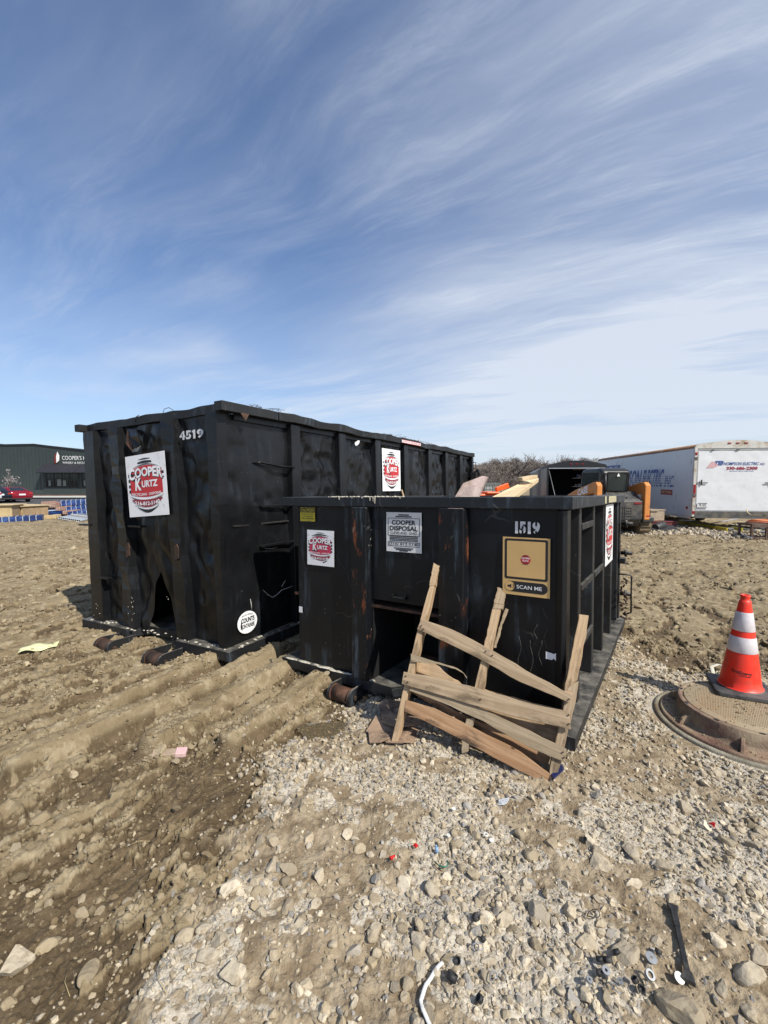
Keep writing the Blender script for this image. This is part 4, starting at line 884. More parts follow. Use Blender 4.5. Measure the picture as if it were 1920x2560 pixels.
    for py in (1266, 1366): q = hit(M, 180 + 1345 / 2.86, py, 0, -.06); b = MB(); b.box(-.060, -.038, q.y, y1 + .02, q.z - .012, q.z + .012); b.box(xs + .01, -.06, q.y, q.y + .02, q.z - .012, q.z + .012); b.build('ladder_rung', BLKT, root, bevel=.003)
    # rim: near stretch, then the knocked-about rest
    b = MB(); warped_bar(b, (-W_, .075, H), (-.10, .075, H), .10, RT, 70, .020, 6); warped_bar(b, (-.004, .0, H), (-.004, .72, H), .105, RT, 4, .0, 7)
    warped_bar(b, (-.004, .74, H), (-.004, L, H), .105, RT, 110, .022, 17); warped_bar(b, (-W_ + .105, .175, H), (-W_ + .105, L, H), .105, RT, 50, .03, 9); b.box(-W_ + .105, -.11, L - .1, L, H - RT, H - .002)
    b.box(-W_ - .005, -W_ + .09, -.02, .075, H - RT + .004, H - .004); b.build('rim', RIMT, root, bevel=.006)
    b = MB(); q = hit(M, 1003, 1098, 0, 0.0); q1 = hit(M, 1050, 1106, 0, 0.0); h = .050; ln = q1.y - q.y
    b.box(0, ln, 0, h, .0, .002, 0); text(b, 'DO NOT FILL ABOVE RED LINE', .03 * ln, .97 * ln, .3 * h, .72 * h, 1, None, .02, None, .0035); b.box(0, ln, 0, .12 * h, .002, .003, 1); b.box(0, ln, .88 * h, h, .002, .003, 1)
    b.build('fill_line_label', [STK, RED], root, facing_side(.012, q.y, H - RT + .010))
    b = MB(); rs = np.random.RandomState(8)
    for i in range(60):
        y = rs.uniform(3.0, 5.0) if i > 14 else rs.uniform(.4, .9); x = -.05 + rs.normal() * .03; b.tube([(x, y, H - .005), (x + rs.normal() * .02, y + rs.normal() * .03, H + rs.uniform(.01, .03)), (x + rs.normal() * .04, y + rs.normal() * .06, H + rs.uniform(.0, .025))], .0022, 4)
    b.build('caught_debris', mat('debris', (.09, .075, .055), .9), root)
    b = MB(); q = hit(M, 407, 1022, 1, .1); b.tube([(q.x, .1, H), (q.x + .01, .11, H + .04), (q.x + .07, .12, H + .05), (q.x + .14, .12, H + .015)], .003, 5); b.build('caught_wire', BLKP, root); b = MB(); q = hit(M, 340, 1040, 1, .06); b.tube([(q.x, .05, H - .06), (q.x + .02, .05, H - .01), (q.x + .04, .07, H + .01)], .005, 5); b.build('caught_wire', BLKP, root)
    q = hit(M, 609, 1043, 0, -.02); b = MB(); b.add([(-.01, q.y - .05, q.z + .035), (.01, q.y + .04, q.z + .03), (.006, q.y, q.z - .04), (-.01, q.y - .02, q.z - .01)], [(0, 1, 2, 3)], 0); b.build('bent_rust_tab', RUST, root, solid=.003)
    # light through holes in the side, painted as a white and a dark patch
    for px, py, s, m in ((886, 1108, .05, 0), (897, 1132, .03, 1)):
        q = hit(M, px, py, 0, xs); b = MB(); P = [(xs + .045, q.y + s * 1.2 * math.cos(t) * (1 + .2 * math.sin(3 * t)), q.z + s * .7 * math.sin(t) * (1 + .2 * math.cos(2 * t)) + s * .5 * math.cos(t)) for t in [i * .6 for i in range(10)]]
        b.prism(P, (.004, 0, 0)); b.build('light_hole_patch', [STK, BLKP][m], root)
    # base
    BT = .078; b = MB(); g = hit(M, 180 + 440 / 2.86, 1573, 2, 0.0); xa = hit(M, 180 + 395 / 2.86, 1570, 1, -.02).x; xb = hit(M, 180 + 745 / 2.86, 1600, 1, -.02).x
    def plate(poly, t=.014): b.prism([(p[0], p[1], 0) for p in poly][::-1], (0, 0, -t))
    plate([(-W_ - .04, -.03), (xa, -.03), (xa + .12, .16), (xb - .10, .16), (xb, -.03), (.0, -.03), (.0, .6), (-W_ - .04, .6)]); plate([(-.10, .6), (.0, .6), (.0, L), (-.10, L)]); plate([(-W_ - .03, .6), (-W_ + .1, .6), (-W_ + .1, L), (-W_ - .03, L)])
    b.build('base_plate', BASE, root)
    b = MB()
    def wall(p, q, t=.012, h=BT, z0=-.0145):
        p = Vector((p[0], p[1], z0)); q = Vector((q[0], q[1], z0)); d = (q - p).normalized(); nn = Vector((-d.y, d.x, 0)) * t; b.prism([p, q, q + nn, p + nn], (0, 0, -h))
    wall((-W_ - .04, -.028), (xa, -.028)); wall((xa, -.028), (xa + .12, .162)); wall((xa + .12, .162), (xb - .10, .162)); wall((xb - .10, .162), (xb, -.028)); wall((xb, -.028), (.0, -.028)); wall((-.002, -.02), (-.002, L)); wall((-W_ - .038, .6), (-W_ - .038, -.02))
    b.box(-W_ + .45, -W_ + .62, .3, L - .02, -.19, -.016); b.box(-.62, -.45, .3, L - .02, -.19, -.016); b.build('base_rail', BASE, root, bevel=.004)
    r1 = hit(M, 268, 1607, 1, -.22); r2 = hit(M, 392, 1634, 1, -.22); roller(root, r1.x, -.22, -.13, .21, .066); roller(root, r2.x, -.22, -.13, .21, .066)
    b = MB(); rs = np.random.RandomState(9)
    for i in range(70):
        k = i % 2; c = (rs.uniform(-W_, -.02), rs.uniform(-.02, .08)) if k else (rs.uniform(-.075, -.005), rs.uniform(.05, 2.2)); s_ = rs.uniform(.006, .02); b.lathe([(s_, 0), (s_ * .4, .006)], 6, 0, Matrix.Translation((c[0], c[1], .001)) @ Matrix.Diagonal((1.3, .8, 1, 1)), False)
    b.build('mortar_crust', SPLASH, root)
    b = MB()
    for i in range(24):
        px = rs.choice([238, 326, 334, 425]) + rs.normal() * 5; q = hit(M, px, rs.uniform(1490, 1570), 1, .012); s_ = rs.uniform(.003, .007); b.lathe([(s_, 0), (s_ * .5, .003)], 6, 0, facing_end(q.x, .014, q.z), False)
    b.build('paint_fleck', SPLASH, root)
    # stickers
    q0 = hit(M, 322, 1140, 1, .0); q1 = hit(M, 413, 1131, 1, .0); q2 = hit(M, 337, 1287, 1, .0); q3 = hit(M, 425, 1290, 1, .0)
    w = q1.x - q0.x; h = q1.z - q3.z; SM = facing_end((q0.x + q3.x) / 2, -.022, (q1.z + q3.z) / 2)
    o = barrel_sign('barrel_sticker', root, SM @ Matrix(((1, -.11, 0, 0), (0, 1, 0, 0), (0, 0, 1, 0), (0, 0, 0, 1))), w, h)
    q0 = hit(M, 954, 1120, 0, -.03); q1 = hit(M, 999, 1126, 0, -.03); q2 = hit(M, 955, 1228, 0, -.03)
    barrel_sign('barrel_sticker', root, facing_side(-.026, (q0.y + q1.y) / 2, (q0.z + q2.z) / 2), q1.y - q0.y, q0.z - q2.z)
    q0 = hit(M, 459, 1085, 1, yp); q1 = hit(M, 519, 1073, 1, yp); q2 = hit(M, 464, 1107, 1, yp); w = q1.x - q0.x; h = (q0.z - q2.z) * .95
    b = MB(); cw = w / 4.2
    for ch, xa_, xb_ in (('4', 0, 1.0), ('5', 1.12, 2.05), ('1', 2.3, 2.75), ('9', 3.05, 4.15)):
        if ch == '1': b.box(xa_ * cw + .008, xb_ * cw, 0, h, 0, .0015); b.box(xa_ * cw - .008, xa_ * cw + .008, h * .72, h * .9, 0, .0015)
        else:
            text(b, ch, xa_ * cw, xb_ * cw, 0, h, 0, None, .045, None, .0015); xm = (xa_ + xb_) / 2 * cw
            b.box(xm - .006, xm + .006, h * .35, h * .68, .0015, .0026, 1)
    b.build('stencilled_number', [WPAINT, BLKT], root, facing_end(q0.x, yp - .045, (q1.z + q2.z) / 2 - h * .35))
    q = hit(M, 180 + 1238 / 2.86, 980 + 1642 / 2.86, 0, xs); rr_ = .120; b = MB(); b.lathe([(1, 0), (1, .003)], 32, 0, Matrix.Diagonal((rr_ * 1.05, rr_ * .9, 1, 1)), False)
    text(b, 'COUNTS', -.08, .09, .0, .048, 1, None, .04, None, .0045); text(b, 'CONTAINER', -.09, .09, -.055, -.012, 1, None, .03, None, .0045); text(b, 'PROUDLY MADE BY', -.07, .07, .070, .082, 1, None, .01, lambda x, y: (x, y - 2.2 * x * x), .0045)
    b.prism([(-.09, -.02, .0045), (-.08, .03, .0045), (-.072, -.01, .0045), (-.068, -.07, .0045)], (0, 0, .001), 2); b.build('oval_sticker', [STK, INK, BLKT], root, facing_side(xs + .030, q.y, q.z))
    # scraped white gouge and small marks on the lower side
    b = MB()
    for pts in ([(1365, 1415), (1395, 1445), (1435, 1470), (1470, 1445), (1500, 1415), (1560, 1395), (1612, 1375)], [(1275, 1480), (1282, 1520), (1285, 1560)], [(1500, 1390), (1515, 1365), (1528, 1345)], [(1345, 1118), (1430, 1120), (1470, 1110)], [(1345, 812), (1380, 820), (1420, 818)]):
        b.tube([tuple(hit(M, 180 + a / 2.86, 980 + c / 2.86, 0, xs + .022)) for a, c in pts], [.002 + .003 * math.sin(math.pi * (i + .5) / len(pts)) for i in range(len(pts))], 5)
    b.build('gouge', mat('bare_scrape', (.42, .41, .38), .6, 0, .3, 30), root)
    b = MB()                                      # gate hardware at the far end
    b.box(-.02, .10, L - .25, L - .12, H - .62, H - .45); b.build('gate_latch', BLKP, root, bevel=.003); b = MB(); b.prism([(.0, L - .12, H - .66), (.16, L - .12, H - .50), (.10, L - .12, H - .36), (0, L - .12, H - .45)], (0, .05, 0)); b.build('gate_hook', BLKP, root, bevel=.003); b = MB(); b.tube([(0, L - .1, H - .36), (.05, L - .1, H - .36), (.05, L - .1, H - .22), (0, L - .1, H - .22)], .012, 6)
    b.build('gate_staple', BLKP, root)
    return root
RIMT = paint_black('dusty_rim_paint', 0.6, 0.2, (0.013, 0.0135, 0.014), 0.55, 0.7)
small_bin(); tall_bin()
# ------------------------------------------------------------ broken pallet leaning on the short bin
WD1 = wood('weathered_board', (0.42, 0.32, 0.21), (0.29, 0.21, 0.13), (0.085, 0.060, 0.035), 0.8)
WD2 = wood('fresh_board', (0.50, 0.365, 0.225), (0.38, 0.255, 0.145), (0.10, 0.065, 0.035), 0.7)
WD3 = wood('orange_board', (0.40, 0.255, 0.145), (0.28, 0.155, 0.078), (0.06, 0.04, 0.028), 1.0)
WD4 = wood('grey_board', (0.36, 0.285, 0.19), (0.25, 0.19, 0.12), (0.10, 0.08, 0.05), 0.75)
def plank(name, parent, PM, top, bot, off, thick, mt, seed=1, n=14, jag=0.0015):
    """flat timber in the plane PM (local x,y), outline from two edges, front face at z=off; own frame with X along it"""
    Mi = PM.inverted()
    def pp(px, py):
        h = hit(PM, px, py, 2, off); return Vector((h.x, h.y, 0))
    A = [pp(*q) for q in top]; B = [pp(*q) for q in bot]
    def samp(P, s):
        L = [0]
        for i in range(len(P) - 1): L.append(L[-1] + (P[i + 1] - P[i]).length)
        d = s * L[-1]
        for i in range(len(P) - 1):
            if d <= L[i + 1] + 1e-9: return P[i].lerp(P[i + 1], (d - L[i]) / max(L[i + 1] - L[i], 1e-6))
        return P[-1]
    c0 = (A[0] + B[0]) / 2; c1 = (A[-1] + B[-1]) / 2; ang = math.atan2(c1.y - c0.y, c1.x - c0.x)
    LM = Matrix.Translation((c0.x, c0.y, off - thick / 2)) @ Matrix.Rotation(ang, 4, 'Z'); Li = LM.inverted(); V = []; F = []; rs = np.random.RandomState(seed)
    for i in range(n + 1):
        s = i / n; a = Li @ Vector((*samp(A, s)[:2], off - thick / 2)); c = Li @ Vector((*samp(B, s)[:2], off - thick / 2)); e = jag * 4 if i in (0, n) else jag
        a += Vector((rs.normal() * e, rs.normal() * jag, 0)); c += Vector((rs.normal() * e, rs.normal() * jag, 0)); h = thick / 2; wz = rs.normal() * jag * .5
        V += [(a.x, a.y, h + wz), (c.x, c.y, h + wz), (c.x, c.y, -h + wz), (a.x, a.y, -h + wz)]
    for i in range(n):
        for k in range(4): p = i * 4 + k; q = i * 4 + (k + 1) % 4; F.append((p, q, q + 4, p + 4))
    F.append((3, 2, 1, 0)); F.append((n * 4, n * 4 + 1, n * 4 + 2, n * 4 + 3))
    b = MB(); b.add(V, F, 0); o = b.build(name, mt, parent, LM, bevel=min(.0025, thick * .2)); return o
def pallet():
    g1 = onz(985, 1856, gz(*onz(985, 1856, .03)[:2]) + .03); g3 = onz(1390, 1946, gz(*onz(1390, 1946, .0)[:2]) + .01); t1 = MS @ hit(MS, 1091, 1412, 1, -.03)
    x = (g3 - g1).normalized(); nrm = x.cross((t1 - g1)).normalized(); y = nrm.cross(x)
    PM = Matrix(((x.x, y.x, nrm.x, g1.x), (x.y, y.y, nrm.y, g1.y), (x.z, y.z, nrm.z, g1.z), (0, 0, 0, 1)))
    root = empty('broken_pallet', PM, 'broken wooden pallet leaning against the end of the short black dumpster', 'pallet')
    S = lambda *pts: [(880 + a / 2.676, 1380 + c / 2.676) for a, c in pts]
    # stringers (edges: left and right outline, from top to bottom)
    o = plank('stringer', root, PM, S((588, 84), (548, 232)), S((545, 75), (515, 222)), 0, .085, WD2, 1)
    plank('stringer', root, PM, S((548, 228), (470, 560), (400, 840), (300, 1275)), S((520, 222), (440, 520), (365, 820), (262, 1270)), -.002, .085, WD2, 2)
    plank('stringer', root, PM, S((1038, 242), (1005, 388)), S((975, 235), (940, 380)), 0, .085, WD1, 3); o = plank('stringer', root, PM, S((995, 384), (925, 690), (878, 925)), S((938, 375), (875, 670), (820, 905)), -.002, .085, WD2, 4)
    plank('stringer', root, PM, S((818, 1110), (800, 1200), (770, 1350)), S((768, 1100), (735, 1250), (738, 1335)), -.002, .06, WD4, 5)
    plank('stringer', root, PM, S((1582, 426), (1560, 590), (1508, 850)), S((1520, 415), (1480, 620), (1420, 925)), 0, .085, WD2, 6)
    plank('stringer', root, PM, S((1520, 850), (1495, 1010), (1440, 1220), (1395, 1440), (1362, 1520)), S((1440, 900), (1420, 1010), (1370, 1230), (1318, 1450), (1330, 1520)), -.002, .085, WD1, 7)
    # boards on the near face
    plank('deck_board', root, PM, S((462, 450), (700, 530), (960, 670), (1200, 810), (1482, 965)), S((445, 520), (640, 610), (900, 740), (1130, 870), (1450, 1010)), .018, .016, WD1, 8)
    o = plank('deck_board', root, PM, S((345, 800), (600, 850), (900, 930), (1180, 1010), (1465, 1070)), S((338, 885), (600, 960), (860, 1040), (1160, 1120), (1465, 1185)), .036, .016, WD1, 9)
    o['label'] = 'widest board, cracked lengthwise'
    plank('deck_board', root, PM, S((385, 905), (620, 945), (900, 1060), (1180, 1195), (1435, 1320)), S((390, 930), (600, 1010), (870, 1130), (1150, 1290), (1420, 1408)), .018, .016, WD4, 10)
    plank('deck_board', root, PM, S((350, 985), (560, 1050), (760, 1150), (1100, 1320), (1345, 1500)), S((352, 1065), (560, 1170), (760, 1270), (1050, 1430), (1325, 1565)), .0, .018, WD3, 11)['label'] = 'lowest board, orange and stained'
    # boards of the far face
    plank('bottom_board', root, PM, S((400, 905), (560, 990), (760, 1095), (1000, 1190), (1330, 1375)), S((392, 935), (560, 1035), (760, 1140), (1000, 1290), (1300, 1420)), -.090, .016, WD3, 12)
    plank('bottom_board', root, PM, S((840, 905), (1000, 950), (1180, 1000), (1430, 1060)), S((850, 1060), (1000, 1120), (1180, 1215), (1390, 1290)), -.090, .016, WD2, 13)
    plank('broken_board', root, PM, S((410, 735), (500, 740), (570, 755), (640, 820), (740, 885), (900, 940)), S((405, 905), (500, 930), (600, 950), (700, 960), (800, 975), (900, 990)), -.088, .014, WD2, 14, jag=.003)['label'] = 'snapped pale board with a jagged edge'
    plank('splinter', root, PM, S((395, 682), (480, 708), (580, 738), (690, 770), (745, 800), (768, 838)), S((395, 735), (480, 742), (580, 750), (690, 782), (738, 806), (760, 836)), .012, .008, WD4, 15)
    plank('splinter', root, PM, S((1050, 385), (1010, 480), (965, 640)), S((1025, 378), (990, 480), (945, 640)), -.04, .007, WD4, 16); plank('splinter', root, PM, S((1420, 925), (1490, 945)), S((1415, 945), (1480, 960)), .012, .008, WD2, 17)
    rs = np.random.RandomState(2); b = MB()
    for a, c, o_ in ((465, 490, .026), (478, 515, .026), (940, 690, .026), (895, 665, .026), (1452, 985, .026), (1450, 1090, .044), (1452, 1150, .044), (360, 830, .044), (372, 870, .044), (860, 985, .044), (1420, 1375, .026), (1412, 1340, .026), (1345, 1520, .009)):
        h = hit(PM, 880 + a / 2.676, 1380 + c / 2.676, 2, o_); b.cyl((h.x, h.y, o_ - .004), (h.x, h.y, o_ + .0015), .0045, n=7)
    b.build('nail_heads', RUST, root)
    return PM
PM_ = pallet()
def cardboard():
    g = onz(950, 1835, 0.0); z = gz(g.x, g.y); m = mat('cardboard', (0.36, 0.245, 0.16), 0.85, 0, .18, 8, .25, 50, (.12, .085, .06), .35, 5)
    b = MB(); rs = np.random.RandomState(6)
    def flap(pts, lift, fold, seed):
        q = [onz(a, c, z + .01) for a, c in pts]; c = sum(q, Vector()) / len(q); V = []; n = len(q)
        for k, p in enumerate(q): V.append((p.x, p.y, z + lift + fold[k % len(fold)]))
        V.append((c.x, c.y, z + lift + .5 * sum(fold) / len(fold) + .01)); b.add(V, [(k, (k + 1) % n, n) for k in range(n)], 0)
    flap([(915, 1830), (940, 1800), (985, 1790), (1060, 1800), (1072, 1820), (1035, 1858), (1010, 1868), (960, 1858)], .010, [.0, .03, .01, .035, .0], 1)
    flap([(920, 1835), (955, 1840), (975, 1860), (950, 1868), (925, 1862)], .018, [.02, .0, .03], 2)
    flap([(947, 1780), (965, 1773), (1018, 1776), (1018, 1800), (1000, 1818), (955, 1815)], .045, [.015, .04, .02, .05, 0], 3)
    flap([(952, 1815), (975, 1800), (1015, 1800), (1036, 1825), (1034, 1836), (990, 1838)], .04, [.0, .03, .02], 4)
    flap([(945, 1845), (990, 1835), (1035, 1838), (1008, 1867), (965, 1862)], .022, [.01, .0, .025], 5)
    M = T(g.x, g.y, z); rebase(b, M); o = b.build('cardboard_sheet', m, None, None, solid=.006); o.matrix_world = M
    tag(o, 'crumpled brown cardboard trodden under the left foot of the broken pallet', 'cardboard')
    g = onz(1394, 1942, 0.0); z = gz(g.x, g.y); b = MB(); q = [onz(a, c, z + .004) for a, c in ((1378, 1948), (1400, 1925), (1410, 1930), (1408, 1942), (1384, 1956))]; b.prism([(p.x, p.y, z + .02 + .02 * i % .04) for i, p in enumerate(q)], (0, 0, .012))
    M = T(g.x, g.y, z); rebase(b, M); o = b.build('plastic_offcut', plain('navy_plastic', (0.012, 0.02, 0.085), .4)); o.matrix_world = M; tag(o, 'dark blue offcut under the lowest corner of the broken pallet', 'offcut')
cardboard()

# ------------------------------------------------------------ manhole with its cover, and the cone on it
def manhole():
    M = T(MHX, MHY, 0.0, rad(8)); root = empty('manhole', M, 'rusty cast-iron manhole frame and lid on a concrete ring beside the gravel', 'manhole')
    CONC = mat('concrete_ring', (0.27, 0.25, 0.19), .9, 0, .22, 9, .5, 70, (.13, .10, .06), .5); IRON = mat('rusty_iron', (0.17, 0.092, 0.066), .75, .15, .3, 8, .5, 90, (.33, .26, .17), .55, 3.2); LID = mat('lid_iron', (0.36, 0.215, 0.11), .75, .1, .2, 7, .4, 80, (0.36, 0.285, 0.18), .8, 2.5)
    b = MB(); b.lathe([(.530, -.10), (.530, .026), (.522, .034), (.500, .034), (.496, .012), (.28, .012)], 96, 0, None, True, False); b.build('concrete_ring', CONC, root, bevel=.0)
    b = MB(); R = .385
    b.lathe([(.488, .010), (.490, .040), (.480, .050), (.470, .046), (R + .035, .042), (R + .010, .050), (R + .002, .075), (R, .150), (R - .006, .154), (R - .03, .154), (R - .032, .140), (.1, .14)], 96, 0, None, True, False)
    b.build('iron_frame', IRON, root)
    for a in (222, 300, 20, 120, 175):
        t = rad(a); Q = Matrix.Rotation(t, 4, 'Z'); b = MB(); b.prism([(R - .002, -.010, .045), (R + .085, -.010, .045), (R + .060, -.010, .085), (R + .02, -.010, .105), (R - .002, -.010, .108)], (0, .020, 0), 0, Q); b.build('frame_lug', IRON, root, bevel=.003)
    b = MB(); b.lathe([(R - .036, .145), (R - .036, .153), (R - .042, .156), (.001, .156)], 96, 0, None, True, False)
    s = .0125; V = []; F = []; rr = .285                      # raised chequer on the lid
    n = int(rr / s)
    for i in range(-n, n + 1):
        for j in range(-n, n + 1):
            x, y = i * s, j * s
            if x * x + y * y < rr * rr: h = s * .30; k = len(V); V += [(x - h, y - h, .156), (x + h, y - h, .156), (x + h, y + h, .156), (x - h, y + h, .156), (x - h * .7, y - h * .7, .1588), (x + h * .7, y - h * .7, .1588), (x + h * .7, y + h * .7, .1588), (x - h * .7, y + h * .7, .1588)]; F += [(k + 4, k + 5, k + 6, k + 7), (k, k + 1, k + 5, k + 4), (k + 1, k + 2, k + 6, k + 5), (k + 2, k + 3, k + 7, k + 6), (k + 3, k, k + 4, k + 7)]
    b.add(V, F, 0); b.build('lid', LID, root)
    b = MB()
    for i in range(10):
        t = rad(20 + i * 36); Q = Matrix.Translation((math.cos(t) * .367, math.sin(t) * .367, .1545)) @ Matrix.Rotation(t, 4, 'Z') @ Matrix.Diagonal((.55, 1, 1, 1)); b.lathe([(.018, 0), (.018, .001)], 14, 0, Q, False)
    for i in range(4): t = rad(40 + i * 90); b.lathe([(.014, 0), (.014, .001)], 12, 0, Matrix.Translation((math.cos(t) * .450, math.sin(t) * .450, .0445)), False)
    b.build('bolt_hole', DARKB, root)
    rs = np.random.RandomState(12); n = 420; t = rs.uniform(0, 6.283, n); r = np.where(rs.uniform(size=n) < .5, rs.uniform(.40, .475, n), rs.uniform(.02, .35, n)); x = MHX + r * np.cos(t); y = MHY + r * np.sin(t)
    scatter('lid_grit', 'grit and small pebbles lying on the rusty manhole', x, y, rs.gamma(3, .0022, n) + .004, CLOD, 1, 10, .2, .6, 13, lambda X, Y: np.where(np.hypot(X - MHX, Y - MHY) > .388, .044, .156))
    # hidden by nothing: a cone standing on the lid
    CM = T(2.615, 3.145, .158, rad(-25)); cone = empty('traffic_cone', CM, 'orange traffic cone with two white bands standing on the manhole', 'traffic cone')
    OR = mat('cone_orange', (0.88, 0.036, 0.014), .42, 0, .08, 6, .05, 30, (.48, .09, .05), .30, 7); WH = mat('cone_band', (0.66, 0.62, 0.63), .35, 0, .06, 26, .1, 120, (.40, .38, .38), .25); RB = mat('cone_base_rubber', (0.035, 0.036, 0.04), .65, 0, .2, 9, .2, 60, (.12, .11, .10), .4)
    b = MB(); P = []
    hw = .178
    for cx, cy, a0 in ((hw - .03, hw - .03, 0), (-hw + .03, hw - .03, 90), (-hw + .03, -hw + .03, 180), (hw - .03, -hw + .03, 270)):
        for i in range(6): t = rad(a0 + 18 * i); P.append((cx + .03 * math.cos(t), cy + .03 * math.sin(t), 0))
    b.prism(P, (0, 0, .034)); b.lathe([(.142, .034), (.136, .044), (.128, .046)], 48, 0, None, True, False); b.build('cone_base', RB, cone, bevel=.009)
    prof = lambda z: .128 + (.034 - .128) * (z - .04) / (.68 - .04)
    b = MB(); Z = [.040, .05] + [.10 + .05 * i for i in range(12)] + [.668]; b.lathe([(.137, .042)] + [(prof(z), z) for z in Z[1:]] + [(.031, .672), (.027, .685), (.030, .700), (.032, .708), (.029, .712), (.022, .712), (.020, .66)], 56, 0, None, True, False); b.build('cone_body', OR, cone)
    for z0, z1 in ((.302, .412), (.455, .590)):
        b = MB(); b.lathe([(prof(z0) + .0015, z0), (prof(z0) + .003, z0 + .003), (prof(z1) + .003, z1 - .003), (prof(z1) + .0015, z1)], 56, 0, None, True, False); b.build('reflective_band', WH, cone)
    # lettering wrapped on the cone, towards the photographer
    ap = math.atan2(-3.145, -2.615) - rad(-25) + rad(4); b = MB()
    def wrap(x, y): return x, y
    vs, fs, _ = textpoly('FirstEnergy.', .02, 1.0); out = []
    for v in vs:
        z = .150 + v[1] * .030; r = prof(z) + .0015; a = ap + (v[0] - .5) * .125 / r * 1.0; z -= (v[0] - .5) * .006; out.append((r * math.cos(a), r * math.sin(a), z))
    b.add(out, fs, 0); 
    P = []; 
    for k in (0, .004):
        for i in range(9): z = .146 + k - (i / 8 - .2) * .004; r = prof(z) + .0015; a = ap + (-.12 + .52 * i / 8) * .125 / r; P.append((r * math.cos(a), r * math.sin(a), z))
    b.add(P, [(i, i + 1, i + 10, i + 9) for i in range(8)], 0); b.build('cone_lettering', INK, cone)
    b = MB(); pts = [onz(1774, 1702, .01), onz(1784, 1690, .03), onz(1778, 1668, .05), onz(1795, 1662, .06), onz(1816, 1668, .04)]
    b.tube([(p.x, p.y, p.z + .006) for p in pts], .016, 6, flat=.15); M = T(pts[0].x, pts[0].y, 0); rebase(b, M); o = b.build('ribbon', mat('cream_ribbon', (.55, .52, .42), .7, 0, .1, 9)); o.matrix_world = M; tag(o, 'cream plastic ribbon curled on the gravel behind the orange cone', 'ribbon')
manhole()

# ------------------------------------------------------------ bits lying about
def gp(px, py, dz=0.0):
    g = onz(px, py, 0.0)
    for _ in range(3): g = onz(px, py, gz(g.x, g.y) + dz)
    return g
def place(b, name, mt, px, py, label, cat, rz=0.0, group=None, dz=0.008, tilt=(0, 0), smooth=None, bevel=0, solid=0):
    g = gp(px, py, dz); o = b.build(name, mt, None, None, bevel=bevel, smooth=smooth, solid=solid); o.matrix_world = T(g.x, g.y, g.z, rz) @ Matrix.Rotation(tilt[0], 4, 'X') @ Matrix.Rotation(tilt[1], 4, 'Y'); return tag(o, label, cat, group)
def strip(name, pts, wd, mt, label, cat, th=.002, dz=.012, n=5):
    P = [gp(a, c, dz) for a, c in pts]; Q = []
    for i in range(len(P) - 1):
        for k in range(n): Q.append(P[i].lerp(P[i + 1], k / n))
    Q.append(P[-1]); b = MB(); b.tube([tuple(q + Vector((0, 0, .003 * math.sin(i * .7) + .004))) for i, q in enumerate(Q)], wd / 2, 6, flat=th / wd * 2); M = T(*P[0]); rebase(b, M); o = b.build(name, mt); o.matrix_world = M; return tag(o, label, cat)
